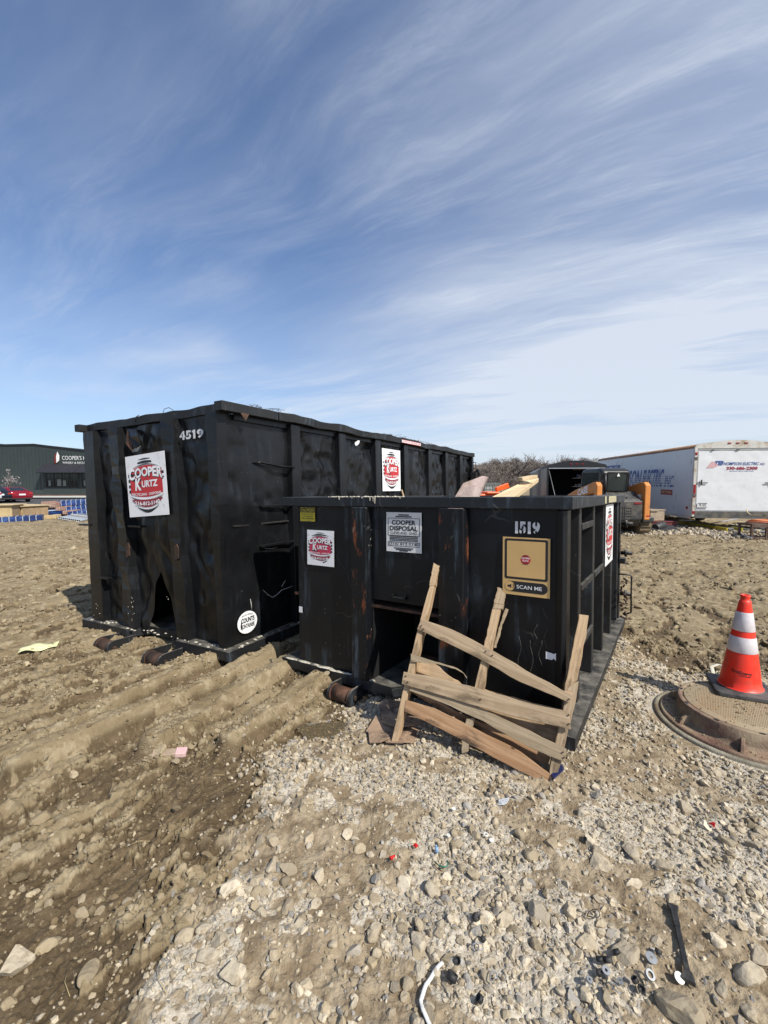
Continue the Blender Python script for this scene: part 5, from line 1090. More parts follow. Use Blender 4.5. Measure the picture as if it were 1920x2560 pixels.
def debris():
    WPL = mat('white_strap', (.72, .71, .66), .5, 0, .08, 12); GRY = mat('galvanised', (.30, .31, .32), .5, .5, .15, 20); BK = mat('black_rubber', (.016, .016, .016), .6, 0, .3, 30, .3, 80, (.12, .11, .09), .3)
    strip('packing_strap', [(1107, 2408), (1085, 2432), (1065, 2465), (1052, 2502), (1058, 2530), (1078, 2570)], .014, WPL, 'white plastic packing strap curling out of the bottom of the foreground', 'strap')
    # black bracket-ended bar
    a = gp(1682, 2268, .02); c = gp(1724, 2455, .02); d = c - a; M = Matrix.Translation(a) @ d.to_track_quat('X', 'Z').to_matrix().to_4x4(); L = d.length
    b = MB(); b.box(.02, L - .02, -.009, .009, -.005, .006); b.box(.015, L * .3, -.011, .011, -.006, .009); b.prism([(-.01, -.020, -.006), (.02, -.012, -.006), (.02, .012, -.006), (-.005, .020, -.006)], (0, 0, .014)); b.prism([(L - .03, -.012, -.006), (L, -.024, -.006), (L + .008, .016, -.006), (L - .03, .012, -.006)], (0, 0, .016)); o = b.build('black_bar', BK, bevel=.002); o.matrix_world = M
    tag(o, 'long black plastic bar with flared ends lying on the stones at bottom right', 'bar')
    def washer(px, py, r, ri, mt, label, h=.003, tilt=(0, 0), nm='washer', grp=None, dz=.022):
        b = MB(); b.lathe([(ri, 0), (r, 0), (r, h), (ri, h), (ri, 0)], 24, 0, None, False, False); place(b, nm, mt, px, py, label, nm.replace('_', ' '), 0, grp, dz, tilt)
    washer(1628, 2395, .018, .004, GRY, 'broad galvanised washer lying flat beside the long buff slab', tilt=(.25, .1))
    washer(1622, 2439, .015, .009, GRY, 'thick galvanised ring standing on edge below the broad washer', .012, (.5, .2), 'metal_ring')
    washer(1513, 2430, .013, .005, GRY, 'grey rubber grommet among the black caps right of centre', .012, (.3, .1), 'grommet')
    washer(1471, 2452, .010, .004, GRY, 'small grey grommet left of the galvanised ones', .009, (.2, .3), 'grommet'); washer(1551, 2456, .009, .004, GRY, 'small grey grommet below the larger grommet', .009, (.2, -.3), 'grommet')
    washer(1213, 2300 + 24, .014, .009, mat('dirty_ring', (.24, .21, .15), .7), 'dirty grey ring pressed into the dirt right of the black caps', .008, (.1, .1), 'metal_ring')
    washer(1134, 2022, .010, .001, WPL, 'white plastic disc on the dirt above the small white nut', nm='plastic_disc'); washer(1229, 2101, .011, .001, WPL, 'white plastic disc between pebbles left of the stone cluster', nm='plastic_disc'); washer(1698, 2445, .016, .001, WPL, 'white plastic disc tucked against the foot of the black bar', nm='plastic_disc', tilt=(.5, .2))
    washer(1121, 2090, .008, .003, WPL, 'small white nut lying on the brown dirt patch', .006, nm='nut'); washer(1215, 2087, .012, .007, WPL, 'pale ring beside the white disc near the stone cluster', .004, nm='plastic_ring')
    for i, (px, py, r, l) in enumerate([(1186, 2297, .014, 'black cap standing beside the first grey stone in the dirt'), (1205, 2350, .010, 'small black cap above the wire clip'), (1143, 2400, .012, 'black cap tipped over right of the grey stones'), (1127, 2450, .018, 'largest black cap lying in the dirt right of the white strap'), (1203, 2500, .012, 'black cap low in the dirt below the wire clip'), (1521, 2407, .015, 'black cap touching the grey grommet'), (1500, 2404, .012, 'black cap left of the one touching the grommet'), (1544, 2386, .012, 'black cap at the edge of the long buff slab'), (1495, 2433, .010, 'small black cap against the left side of the grommet'), (1590, 2455, .011, 'upper black cap of the pair below the galvanised ring'), (1603, 2470, .011, 'lower black cap of the pair below the galvanised ring'), (1465, 2098, .008, 'tiny black cap at the top of the stone cluster'), (1222, 1978, .010, 'small black cap up the slope near the clear plastic scrap'), (1040, 2322, .008, 'tiny black cap above the grey angular stone'), (1645, 2383, .011, 'black cap right of the broad washer')]):
        b = MB(); b.lathe([(r * .3, -.002), (r, 0), (r, r * 1.1), (r * .8, r * 1.1), (r * .7, r * .3), (.0005, r * .3)], 16, 0, None, True, False); place(b, 'rubber_cap', BK, px, py, l, 'cap', i * 1.3, 'black rubber caps dropped on the gravel', .02, (.9 * math.sin(i * 2.1), .7 * math.cos(i)))
    RD = plain('red_plastic', (.55, .01, .01), .4)
    for i, (px, py, l) in enumerate([(1039, 2113, 'upper red plastic connector left of the foreground centre'), (976, 2146, 'lower left red plastic connector beside the tan stone'), (1787, 2062, 'red plastic connector on the gravel below the manhole')]):
        b = MB(); b.lathe([(.009, 0), (.006, .008), (.004, .022), (.001, .024)], 10, 0, None, True, False); b.box(-.012, .012, -.002, .002, 0, .008); place(b, 'wire_connector', RD, px, py, l, 'connector', i, 'red wire connectors dropped on the gravel', .02, (1.2, i))
    for i, (px, py, l) in enumerate([(1649, 2207, 'black wire ring on the stones above the black bar'), (1484, 2285, 'black wire ring on the stones in the middle of the foreground')]):
        b = MB(); b.tube([(.022 * math.cos(t) * (1.2 if i else 1), .012 * math.sin(t) * 1.2, .004 * math.sin(2 * t)) for t in [k * .42 for k in range(16)]], .0018, 6); place(b, 'wire_ring', BK, px, py, l, 'wire ring', .3, None, .024)
    b = MB(); b.tube([(-.03, .02, 0), (-.015, -.005, .006), (.0, -.018, .01), (.018, -.016, .01), (.026, .0, .008), (.022, .014, .01)], .0028, 6); place(b, 'green_wire', plain('green_wire', (.01, .14, .08), .4), 1105, 2164, 'short bent green wire among the stones left of centre', 'wire', 0, None, .024)
    b = MB(); b.cyl((0, 0, 0), (0, .012, .02), .008, n=10); b.cyl((0, .012, .02), (0, .015, .026), .005, n=8); place(b, 'blue_fitting', plain('pale_blue_plastic', (.20, .32, .48), .35), 1093, 2132, 'pale blue plastic fitting standing above the green wire', 'fitting', .3, None, .018)
    for i, (px, py, l) in enumerate([(1195, 2368, 'bright wire clip below the small black cap'), (1234, 2443, 'bright wire clip left of the round pebble in the dirt'), (1539, 2470, 'bright wire clip below the grey grommets')]):
        b = MB(); b.tube([(-.016, -.008, 0), (-.018, .006, .004), (0, .012, .006), (.016, .008, .004), (.018, -.004, 0), (.004, -.010, 0), (-.006, -.002, .004)], .0022, 6); place(b, 'wire_clip', GRY, px, py, l, 'clip', i, 'bright wire clips dropped on the gravel', .024)
    # clear crumpled film
    m, t, p = newmat('clear_film'); setin(t, p, 'Base Color', (.75, .78, .82)); setin(t, p, 'Roughness', .15); p.inputs['Transmission Weight'].default_value = .55; p.inputs['IOR'].default_value = 1.25
    V, F = rockshape(3, np.random.RandomState(21), 14, .35, .9, .10); b = MB(); b.add([tuple(v * np.array([.045, .04, .022])) for v in V], [tuple(f) for f in F], 0); place(b, 'plastic_scrap', m, 1258, 2002, 'crumpled clear plastic scrap on the gravel below the pallet', 'plastic scrap', .4, None, .02)
    V, F = rockshape(3, np.random.RandomState(22), 14, .35, .9, .10); b = MB(); b.add([tuple(v * np.array([.13, .05, .014])) for v in V], [tuple(f) for f in F], 0); place(b, 'plastic_scrap', m, 790, 1812, 'clear plastic film half in the muddy puddle by the roller', 'plastic scrap', .4, None, .012)
    # yellow sheet, pink foam scrap, wood crumbs
    b = MB(); b.grid(lambda u, v: ((u - .5) * .30, (v - .5) * .21 + .02 * math.sin(u * 7), .012 + .010 * math.sin(u * 9 + v * 4) + .004 * math.cos(v * 11)), 10, 7, 0, True); place(b, 'yellow_paper', plain('yellow_paper', (.80, .78, .42), .7), 98, 1620, 'crumpled pale yellow paper on the mud at the left', 'paper', .5, None, .02, solid=.002)
    b = MB(); b.box(-.115, .02, -.03, .03, 0, .028, 0); b.box(.02, .085, -.033, .033, .002, .032, 1); place(b, 'foam_scrap', [mat('muddy_foam', (.36, .27, .19), .9, 0, .2, 20), mat('pink_foam', (.66, .43, .43), .8, 0, .1, 20, .3, 60, (.42, .32, .24), .35)], 430, 1888, 'muddy pink foam offcut lying in the damp wheel ruts', 'foam offcut', .25, None, .02, (.05, .1), bevel=.004)
    V, F = rockshape(2, np.random.RandomState(31), 9, .5, .9, .05)
    for i, (px, py, w_, l) in enumerate([(640, 1950, .07, 'flaky clay lump on the wet edge above the dark stone'), (718, 1872, .055, 'pale clay lump left of the pebble at the puddle edge'), (735, 1874, .05, 'pale lump at the puddle edge'), (675, 1908, .05, 'brown round lump below the puddle'), (655, 1908, .045, 'pale block left of the brown lump below the puddle')]): rock(px, py, w_ * 450, 600 + i, l, None, .6, CLOD)
    m, t, p = newmat('puddle_water'); setin(t, p, 'Base Color', (.80, .68, .45)); setin(t, p, 'Roughness', .03); p.inputs['Transmission Weight'].default_value = .9; p.inputs['IOR'].default_value = 1.33; oc = t.node('ShaderNodeTexCoord').outputs['Object']; bn = t.node('ShaderNodeBump', Height=t.noise(oc, 14, 3), Strength=.05, Distance=.01); setin(t, p, 'Normal', bn.outputs[0])
    b = MB(); P = [(PUD[0] + .04 + .19 * math.cos(t_) * (1 + .2 * math.sin(3 * t_)), PUD[1] + .13 * math.sin(t_) * (1 + .15 * math.cos(2 * t_)), -.036) for t_ in [i * .262 for i in range(24)]]; b.add(P, [tuple(range(24))], 0); o = b.build('puddle', m); tag(o, kind='structure')
    # dry straw
    b = MB(); rs = np.random.RandomState(41)
    for i in range(150):
        x, y = sample(1, 1.1, 6.5, rs, 47); x, y = float(x[0]), float(y[0])
        if not clear_of(np.array([x]), np.array([y]))[0]: continue
        z = gz(x, y) + .018; a = rs.uniform(0, 6.28); L = rs.uniform(.03, .12); b.tube([(x, y, z), (x + math.cos(a) * L * .5, y + math.sin(a) * L * .5, z + .006), (x + math.cos(a + .2) * L, y + math.sin(a + .2) * L, z - .002)], .0011, 4)
    o = b.build('straw', plain('straw', (.45, .35, .18), .8)); tag(o, 'thin dry straw strewn over mud and gravel', 'straw', kind='stuff')
debris()

# ------------------------------------------------------------ what lies in the short bin
def bin_load():
    M = MS
    b = MB(); b.grid(lambda u, v: (-BW + .11 + u * (BW - .28), .12 + v * (LS - .22), .74 + .40 * math.exp(-((u - .62) ** 2 + (v - .55) ** 2) * 7) + .10 * float(fbm(np.array([u * 5]), np.array([v * 6]), 3, 301)[0])), 40, 40, 0, False)
    b.box(-BW + .25, -.20, .80, LS - .10, .10, .72); o = b.build('rubbish_heap', mat('rubbish', (.20, .165, .12), .9, 0, .6, 14, .6, 40, (.05, .045, .04), .6, 6)); o.matrix_world = M; tag(o, 'heap of broken rubbish filling the short dumpster', 'rubbish', kind='stuff')
    def slab(name, P, vec, mt, label, cat, bevel=.002, extra=None):
        b = MB(); b.prism([tuple(p) for p in P], tuple(vec)); c = sum(P, Vector()) / len(P); Mw = Matrix.Translation(c); rebase(b, Mw); o = b.build(name, mt, bevel=bevel); o.matrix_world = Mw; return tag(o, label, cat)
    # pink foam board, 2.9 m along the bin; lower edge sunk in the heap
    c = hit(M, 1180, 1240, 1, 1.55); Y = c.y if False else (M @ Vector((c.x, 1.55, c.z))).y
    A = at(1140, 1238, Y); B = at(1196, 1240, Y + .05); C_ = at(1216, 1193, Y + .05); C0 = at(1205, 1190, Y + .05); D = at(1158, 1208, Y); dn = Vector((-.02, -.12, -.30))
    b = MB(); m1 = mat('foam_face', (.60, .47, .43), .85, 0, .10, 12, .2, 60, (.34, .25, .19), .45, 4)
    P = [A + (A - D) * 1.5, B + (B - C_) * 1.3, C_, C0, D]; b.prism([tuple(p) for p in P], (.03, .05, .0)); 
    def bl(u, v): return tuple(P[0].lerp(P[1], u).lerp(P[4].lerp(P[2], u), v) + Vector((-.002, -.006, .001)))
    for k in range(7): b.add([bl(.25, .60 + k * .04), bl(.75 - .05 * (k % 3), .60 + k * .04), bl(.75 - .05 * (k % 3), .606 + k * .04), bl(.25, .606 + k * .04)], [(0, 1, 2, 3)], 1)
    Mw = Matrix.Translation(P[0]); rebase(b, Mw); o = b.build('foam_board', [m1, mat('faded_print', (.25, .2, .2), .9)]); o.matrix_world = Mw; tag(o, 'pink foam board sticking up out of the short dumpster', 'foam board')
    LUM = wood('new_lumber', (.72, .57, .36), (.60, .44, .25), (.30, .20, .11), .35)
    Y1 = Y - .35; Y2 = Y + .55; a = at(1222, 1246, Y1); bb = at(1282, 1243, Y1); c = at(1347, 1196, Y2); d = at(1345, 1193, Y2); e = at(1330, 1193, Y2)
    P = [a + (a - e) * .35, bb + (bb - c) * .35, c, e]; slab('lumber_plank', P, (0, .01, -.045), LUM, 'pale lumber plank slanting up out of the short dumpster', 'plank')
    q = at(1319, 1201, Y2 - .30); b = MB(); b.box(-.10, .10, -.045, .045, .0, .038); o = b.build('wood_block', LUM, bevel=.002); o.matrix_world = Matrix.Translation(q + Vector((0, 0, .008))) @ Matrix.Rotation(rad(20), 4, 'Z') @ Matrix.Rotation(rad(-8), 4, 'Y'); tag(o, 'short lumber block resting on the slanting plank', 'block')
    Y = (M @ Vector((-1.45, .6, 1.4))).y; p0 = at(1016, 1265, Y); p1 = at(1004, 1224, Y); b = MB(); b.cyl(tuple(p0 + (p0 - p1) * 2), tuple(p1), .012, .007, 7); Mw = Matrix.Translation(p0); rebase(b, Mw); o = b.build('broken_stick', WD2); o.matrix_world = Mw; tag(o, 'short broken stick poking above the rim of the short dumpster', 'stick')
bin_load()
# ------------------------------------------------------------ trailers
def arc_roof(hw, z0, rise, n=10): return [(-hw + 2 * hw * i / n, z0 + rise * (1 - (2 * i / n - 1) ** 2) ** .8) for i in range(n + 1)]
def trailer(name, label, M, w, L, h, fl, body, roofm, opened=False):
    """box trailer: rear at y=0, floor at z=fl, roof at z=h"""
    root = empty(name, M, label, 'trailer'); hw = w / 2; r = .13
    b = MB(); b.box(-hw, -hw + .04, .03, L, fl, h - r); b.box(hw - .04, hw, .03, L, fl, h - r); b.box(-hw + .04, hw - .04, L - .05, L, fl, h - r + .02); b.box(-hw + .04, hw - .04, .03, L - .05, fl, fl + .07); b.build('body', body, root)
    prof = [(-hw, h - r), (-hw + .02, h - r * .45), (-hw + .07, h - r * .12)] + [(-hw + .16 + (w - .32) * i / 8, h + .13 * (1 - (2 * i / 8 - 1) ** 2)) for i in range(9)] + [(hw - .07, h - r * .12), (hw - .02, h - r * .45), (hw, h - r)]
    b = MB(); n = len(prof); b.add([(x, y, z) for y in (.03, L) for x, z in prof], [(i, n + i, n + i + 1, i + 1) for i in range(n - 1)], 0, True)
    b.add([(x, L, z) for x, z in prof], [tuple(range(n))[::-1]], 0)
    b.build('roof', roofm, root, solid=-.02)
    return root, prof
def wheels(root, L, w, xs, n=2, y0=None):
    TY = plain('tyre', (.018, .018, .019), .8); HB = mat('rim_metal', (.35, .35, .36), .4, .5)
    for sx in (-1, 1):
        for k in range(n):
            y = (y0 or L * .42) + k * .85; x = sx * (w / 2 - .14); b = MB(); b.cyl((x - .10, y, .36), (x + .10, y, .36), .36, n=24); o = b.build('wheel', TY, root, bevel=.02); b = MB(); b.cyl((x - .105, y, .36), (x + .105, y, .36), .2, n=20); b.build('rim', HB, o)
def white_trailer():
    X0 = at(1728, 1287, 14.6); X1 = at(1918, 1287, 14.35); yaw = -rad(9.5); w = 2.5
    c = Vector((X0.x + math.cos(-yaw) * 0, X0.y, 0)); M = Matrix.Translation((X0.x, X0.y, 0)) @ Matrix.Rotation(yaw, 4, 'Z') @ Matrix.Translation((w / 2, 0, 0))
    WS = mat('white_skin', (.62, .64, .66), .35, 0, .04, 3, .12, 4, (.42, .40, .36), .15); CH = mat('corner_trim', (.60, .585, .53), .5, .1, .1, 12, 0, 60, (.36, .28, .18), .3); RS = mat('stained_roof', (.58, .53, .46), .7, 0, .2, 3, 0, 60, (.30, .155, .075), .85, 2.2, (1, 3.5, .6))
    h, fl, L = 2.85, .50, 10.2; root, prof = trailer('enclosed_trailer', 'long white enclosed trailer with lettering on its side and rear', M, w, L, h, fl, WS, RS); hw = w / 2
    # quilted rear door
    def dz(u, v): return .010 * float(fbm(np.array([u * 5]), np.array([v * 5]), 3, 401)[0]) - .006 * max(0, 1 - 9 * min(abs((u * 5) % 1 - .5), .5)) * max(0, 1 - 9 * abs((v * 7) % 1 - .5))
    b = MB(); x0, x1, z0, z1 = -hw + .13, hw - .13, fl + .20, h - .20
    b.grid(lambda u, v: (x0 + u * (x1 - x0), -.008 + .5 * dz(u, v), z0 + v * (z1 - z0 - .0 - .035 * (abs(math.sin(u * 9)) * .4 if v > .99 else 0))), 50, 50, 0, True); b.box(x0, x1, .0, .028, z0, z1); b.build('ramp_door', mat('door_skin', (.72, .73, .735), .30, 0, .03, 3, .1, 7, (.5, .48, .43), .12), root)
    b = MB(); FR = .01
    b.box(-hw, -hw + .09, -.03, .05, fl - .02, h - .14); b.box(hw - .09, hw, -.03, .05, fl - .02, h - .14); b.build('corner_post', CH, root, bevel=.01)
    b = MB(); b.box(x0 - .035, x0, -.02, .03, z0 - .04, z1 + .04); b.box(x1, x1 + .035, -.02, .03, z0 - .04, z1 + .04); b.box(x0, x1, -.02, .03, z1 + .002, z1 + .05); b.box(x0, x1, -.02, .03, z0 - .04, z0 - .002); b.build('door_frame', mat('alu_frame', (.42, .42, .41), .4, .5, .1, 10), root)
    b = MB(); n = len(prof); b.add([(x, -.02, z) for x, z in prof] + [(hw, -.02, h - .135), (-hw, -.02, h - .135)], [tuple(range(n + 2))], 0); b.add([(x, -.02, z) for x, z in prof] + [(x, .05, z) for x, z in prof], [(i + 1, i, n + i, n + i + 1) for i in range(n - 1)], 0, True); b.build('rear_header', CH, root)
    b = MB(); b.box(-hw + .09, hw - .09, -.04, .04, fl - .06, fl + .155); b.build('bumper', mat('bumper_steel', (.10, .10, .095), .6, .4, .3, 8, 0, 60, (.2, .17, .13), .4), root)
    b = MB(); b.box(-hw, -hw + .03, .1, L, fl - .10, fl - .002); b.box(hw - .03, hw, .1, L, fl - .10, fl - .002); b.build('side_skirt', CH, root)
    RL = plain('red_lens', (.28, .01, .012), .25)
    for x in (-.24, 0, .24): b = MB(); b.box(x - .05, x + .05, -.04, -.021, h + .01, h + .055); b.build('marker_light', RL, root, bevel=.008)
    for sx in (-1, 1):
        for zz, hh in ((h - .30, .09), (fl + 1.03, .42), (fl + .12, .10)): b = MB(); b.box(sx * (hw - .045) - .035, sx * (hw - .045) + .035, -.045, -.031, zz - hh / 2 - (.2 if hh > .3 else 0), zz + hh / 2 - (.2 if hh > .3 else 0)); b.build('tail_light', RL, root, bevel=.006)
        b = MB(); c = sx * (hw - .32); b.box(sx * (hw - .10), c - sx * .10, -.05, -.034, 1.58, 1.61); b.box(c - .016 + sx * .08, c + .016 + sx * .08, -.055, -.03, 1.52, 1.70); b.build('door_latch', DARKB, root, bevel=.003)
        for zz in (2.35, 1.15): b = MB(); b.box(sx * (hw - .045) - .05, sx * (hw - .045) + .05, -.05, -.03, zz, zz + .09); b.build('hinge', mat('hinge_steel', (.10, .09, .08), .6), root, bevel=.004)
    for x in (-.72, 0, .02): 
        b = MB(); b.box(x - .035, x + .035, -.05, -.02, z1 + .0, z1 + .03); b.build('bump_stop', DARKB, root, bevel=.008)
    # rear lettering
    NV = plain('navy_ink', (.035, .085, .27), .5); RD = plain('red_ink', (.30, .03, .06), .5); FL = plain('faded_pink', (.62, .38, .38), .5)
    b = MB(); zt = 2.17; text(b, 'TEI', -.66, -.42, zt, zt + .14, 0, None, .05, None, 0, .35); b.add([(-.86, zt - .09, 0), (-.66, zt - .09, 0), (-.50, zt + .0, 0), (-.66, zt + .12, 0), (-.72, zt + .12, 0)], [(0, 1, 2, 3, 4)], 2)
    text(b, 'THOMPSON ELECTRIC', -.44, .62, zt, zt + .10, 0, None, .015, None, .001, .25); text(b, 'INC.', .66, .80, zt, zt + .07, 0, None, .015, None, .001, .25)
    text(b, '330-686-2300', -.28, .60, zt - .15, zt - .045, 1, None, .04, None, .001); text(b, 'MUNROE FALLS, OHIO 44262', -.18, .50, zt - .21, zt - .175, 0, None, .02, None, .001)
    for v in range(len(b.v)): x, y, z = b.v[v]; b.v[v] = (x * 1.02, y, z)
    b.build('rear_lettering', [NV, RD, FL], root, facing_end(.0, -.019, 0))
    b = MB(); b.box(-.15, .15, -.09, .09, 0, .004, 0); b.box(-.14, .14, .055, .075, .004, .006, 1); text(b, 'TPL 9372', -.11, .11, -.04, .04, 1, None, .02, None, .006); b.box(-.14, .14, -.08, -.065, .004, .006, 1)
    b.build('number_plate', [STKG, INK], root, facing_end(x0 + .17, -.035, z0 + .16))
    # side lettering: bars slice it like speed lines
    SM = Matrix.Translation((-hw - .004, 0, 0)) @ Matrix.Rotation(rad(-90), 4, 'Z') @ Matrix.Rotation(rad(90), 4, 'X')
    b = MB(); Mi = M.inverted()
    def sx_(px, py): return -hit(M, px, py, 0, -hw).y
    xa, xb = sx_(1512, 1180), sx_(1655, 1200); xc, xd = sx_(1660, 1210), sx_(1684, 1210); zA = hit(M, 1600, 1195, 0, -hw).z; 
    z0_, z1_ = hit(M, 1640, 1217, 0, -hw).z, hit(M, 1640, 1173, 0, -hw).z
    text(b, 'THOMPSON', sx_(1527, 1190), sx_(1601, 1190), z0_, z1_, 0, None, .03, None, 0, .25); text(b, 'ELECTRIC', sx_(1606, 1190), xb, z0_, z1_, 0, None, .03, None, 0, .25); text(b, 'INC.', xc, xd, z0_, z0_ + .62 * (z1_ - z0_), 0, None, .03, None, 0, .25)
    for k in range(4): zz = z0_ + (z1_ - z0_) * (.12 + .13 * k); b.box(xa - .1, xd + .2, zz, zz + (z1_ - z0_) * (.055 - .008 * k), .001, .002, 2)
    q0, q1 = sx_(1512, 1160), sx_(1548, 1160); text(b, 'TEI', q0, q1 + .1, z1_ + .02, z1_ + .30, 0, None, .06, None, 0, .35)
    zc0, zc1 = hit(M, 1600, 1236, 0, -hw).z, hit(M, 1600, 1214, 0, -hw).z; text(b, '330-686-2300', sx_(1500, 1225), sx_(1622, 1222), zc0, zc1, 1, None, .05, None, 0)
    xe, xf = sx_(1652, 1232), sx_(1681, 1232); ze = hit(M, 1665, 1241, 0, -hw).z; zf = hit(M, 1665, 1224, 0, -hw).z; b.box(xe, xf, ze, zf, 0, .002, 3); text(b, 'Fall Valley', xe + .05, xf - .05, ze + .09, zf - .03, 4, None, .02, None, .004, .1); b.box(xe, xf, ze, ze + .06, .002, .004, 2)
    b.build('side_lettering', [NV, RD, WS, RD, TAN], root, SM)
    b = MB(); b.box(-hw - .02, -hw - .001, .24, .34, .72, .80); b.build('side_marker', RL, root, bevel=.004)
    wheels(root, L, w, 0)
def black_trailer():
    p = at(1364, 1290, 17.2); yaw = -rad(13.5); w = 2.15; M = Matrix.Translation((p.x, p.y, 0)) @ Matrix.Rotation(yaw, 4, 'Z') @ Matrix.Rotation(rad(-1.2), 4, 'X') @ Matrix.Translation((w / 2, 0, 0))
    BS = mat('charcoal_skin', (.035, .036, .038), .4, 0, .2, 3, .1, 5, (.10, .10, .095), .5, 1.0, (1, 1, .2)); h, fl, L = 2.30, .42, 7.5
    root, prof = trailer('enclosed_trailer', 'black enclosed trailer standing open behind the orange loader', M, w, L, h, fl, BS, mat('grey_roof_edge', (.10, .105, .11), .35, .3)); hw = w / 2
    b = MB(); n = len(prof); b.add([(x, -.02, z) for x, z in prof] + [(hw, -.02, h - .17), (-hw, -.02, h - .17)], [tuple(range(n + 2))], 0); b.add([(x, -.02, z) for x, z in prof] + [(x, .05, z) for x, z in prof], [(i + 1, i, n + i, n + i + 1) for i in range(n - 1)], 0, True)
    b.box(-hw, -hw + .07, -.02, .05, fl, h - .17); b.box(hw - .07, hw, -.02, .05, fl, h - .17); b.build('rear_frame', plain('black_frame', (.02, .02, .021), .35), root)
    b = MB(); b.box(-hw + .07, hw - .07, -.03, -.021, h - .175, h - .145); b.build('drip_rail', mat('alu', (.55, .55, .55), .35, .5), root)
    for x in (-.2, 0, .2): b = MB(); b.box(x - .05, x + .05, -.035, -.021, h - .02, h + .015); b.build('marker_light', plain('red_lens2', (.28, .01, .012), .25), root, bevel=.006)
    b = MB(); b.box(-hw + .04, hw - .04, 2.6, 2.64, fl + .07, h - .1); b.box(-hw + .045, -hw + .055, .1, 2.6, fl + .07, h - .15); b.build('inner_lining', SHADE_BLK, root)
    b = MB(); b.box(.30, .42, .30, .34, fl + .07, h - .2); 
    for k in range(5): b.box(-.05, .30, .35, .75, fl + .35 + k * .33, fl + .37 + k * .33)
    b.build('shelf', mat('shelf_wood', (.26, .22, .16), .8, 0, .15, 9), root)
    rs = np.random.RandomState(3)
    for k in range(11): b = MB(); x = rs.uniform(0, .2); z = fl + .37 + (k % 5) * .33; b.box(x, x + rs.uniform(.06, .14), .36, .5, z + .001, z + rs.uniform(.08, .2)); b.build('shelf_box', [plain('box_blue', (.03, .05, .12)), plain('box_grey', (.14, .13, .12)), plain('box_brown', (.10, .06, .04))][k % 3], root)
    b = MB(); b.cyl((-hw + .08, .04, h - .2), (-hw + .42, -.75, .3), .012, n=6); b.build('ramp_cable', mat('cable', (.25, .25, .25), .5, .4), root)
    b = MB(); b.prism([(-hw + .08, -.03, fl), (hw - .08, -.03, fl), (hw - .08, -1.9, .05), (-hw + .08, -1.9, .05)], (0, .03, .05)); b.build('ramp_door', BS, root)
    for z in (.75,): b = MB(); b.box(-hw + .01, -hw + .06, -.035, -.021, z, z + .2); b.build('tail_light', plain('red_lens3', (.25, .01, .012), .3), root)
    wheels(root, L, w, 0)
white_trailer(); black_trailer()

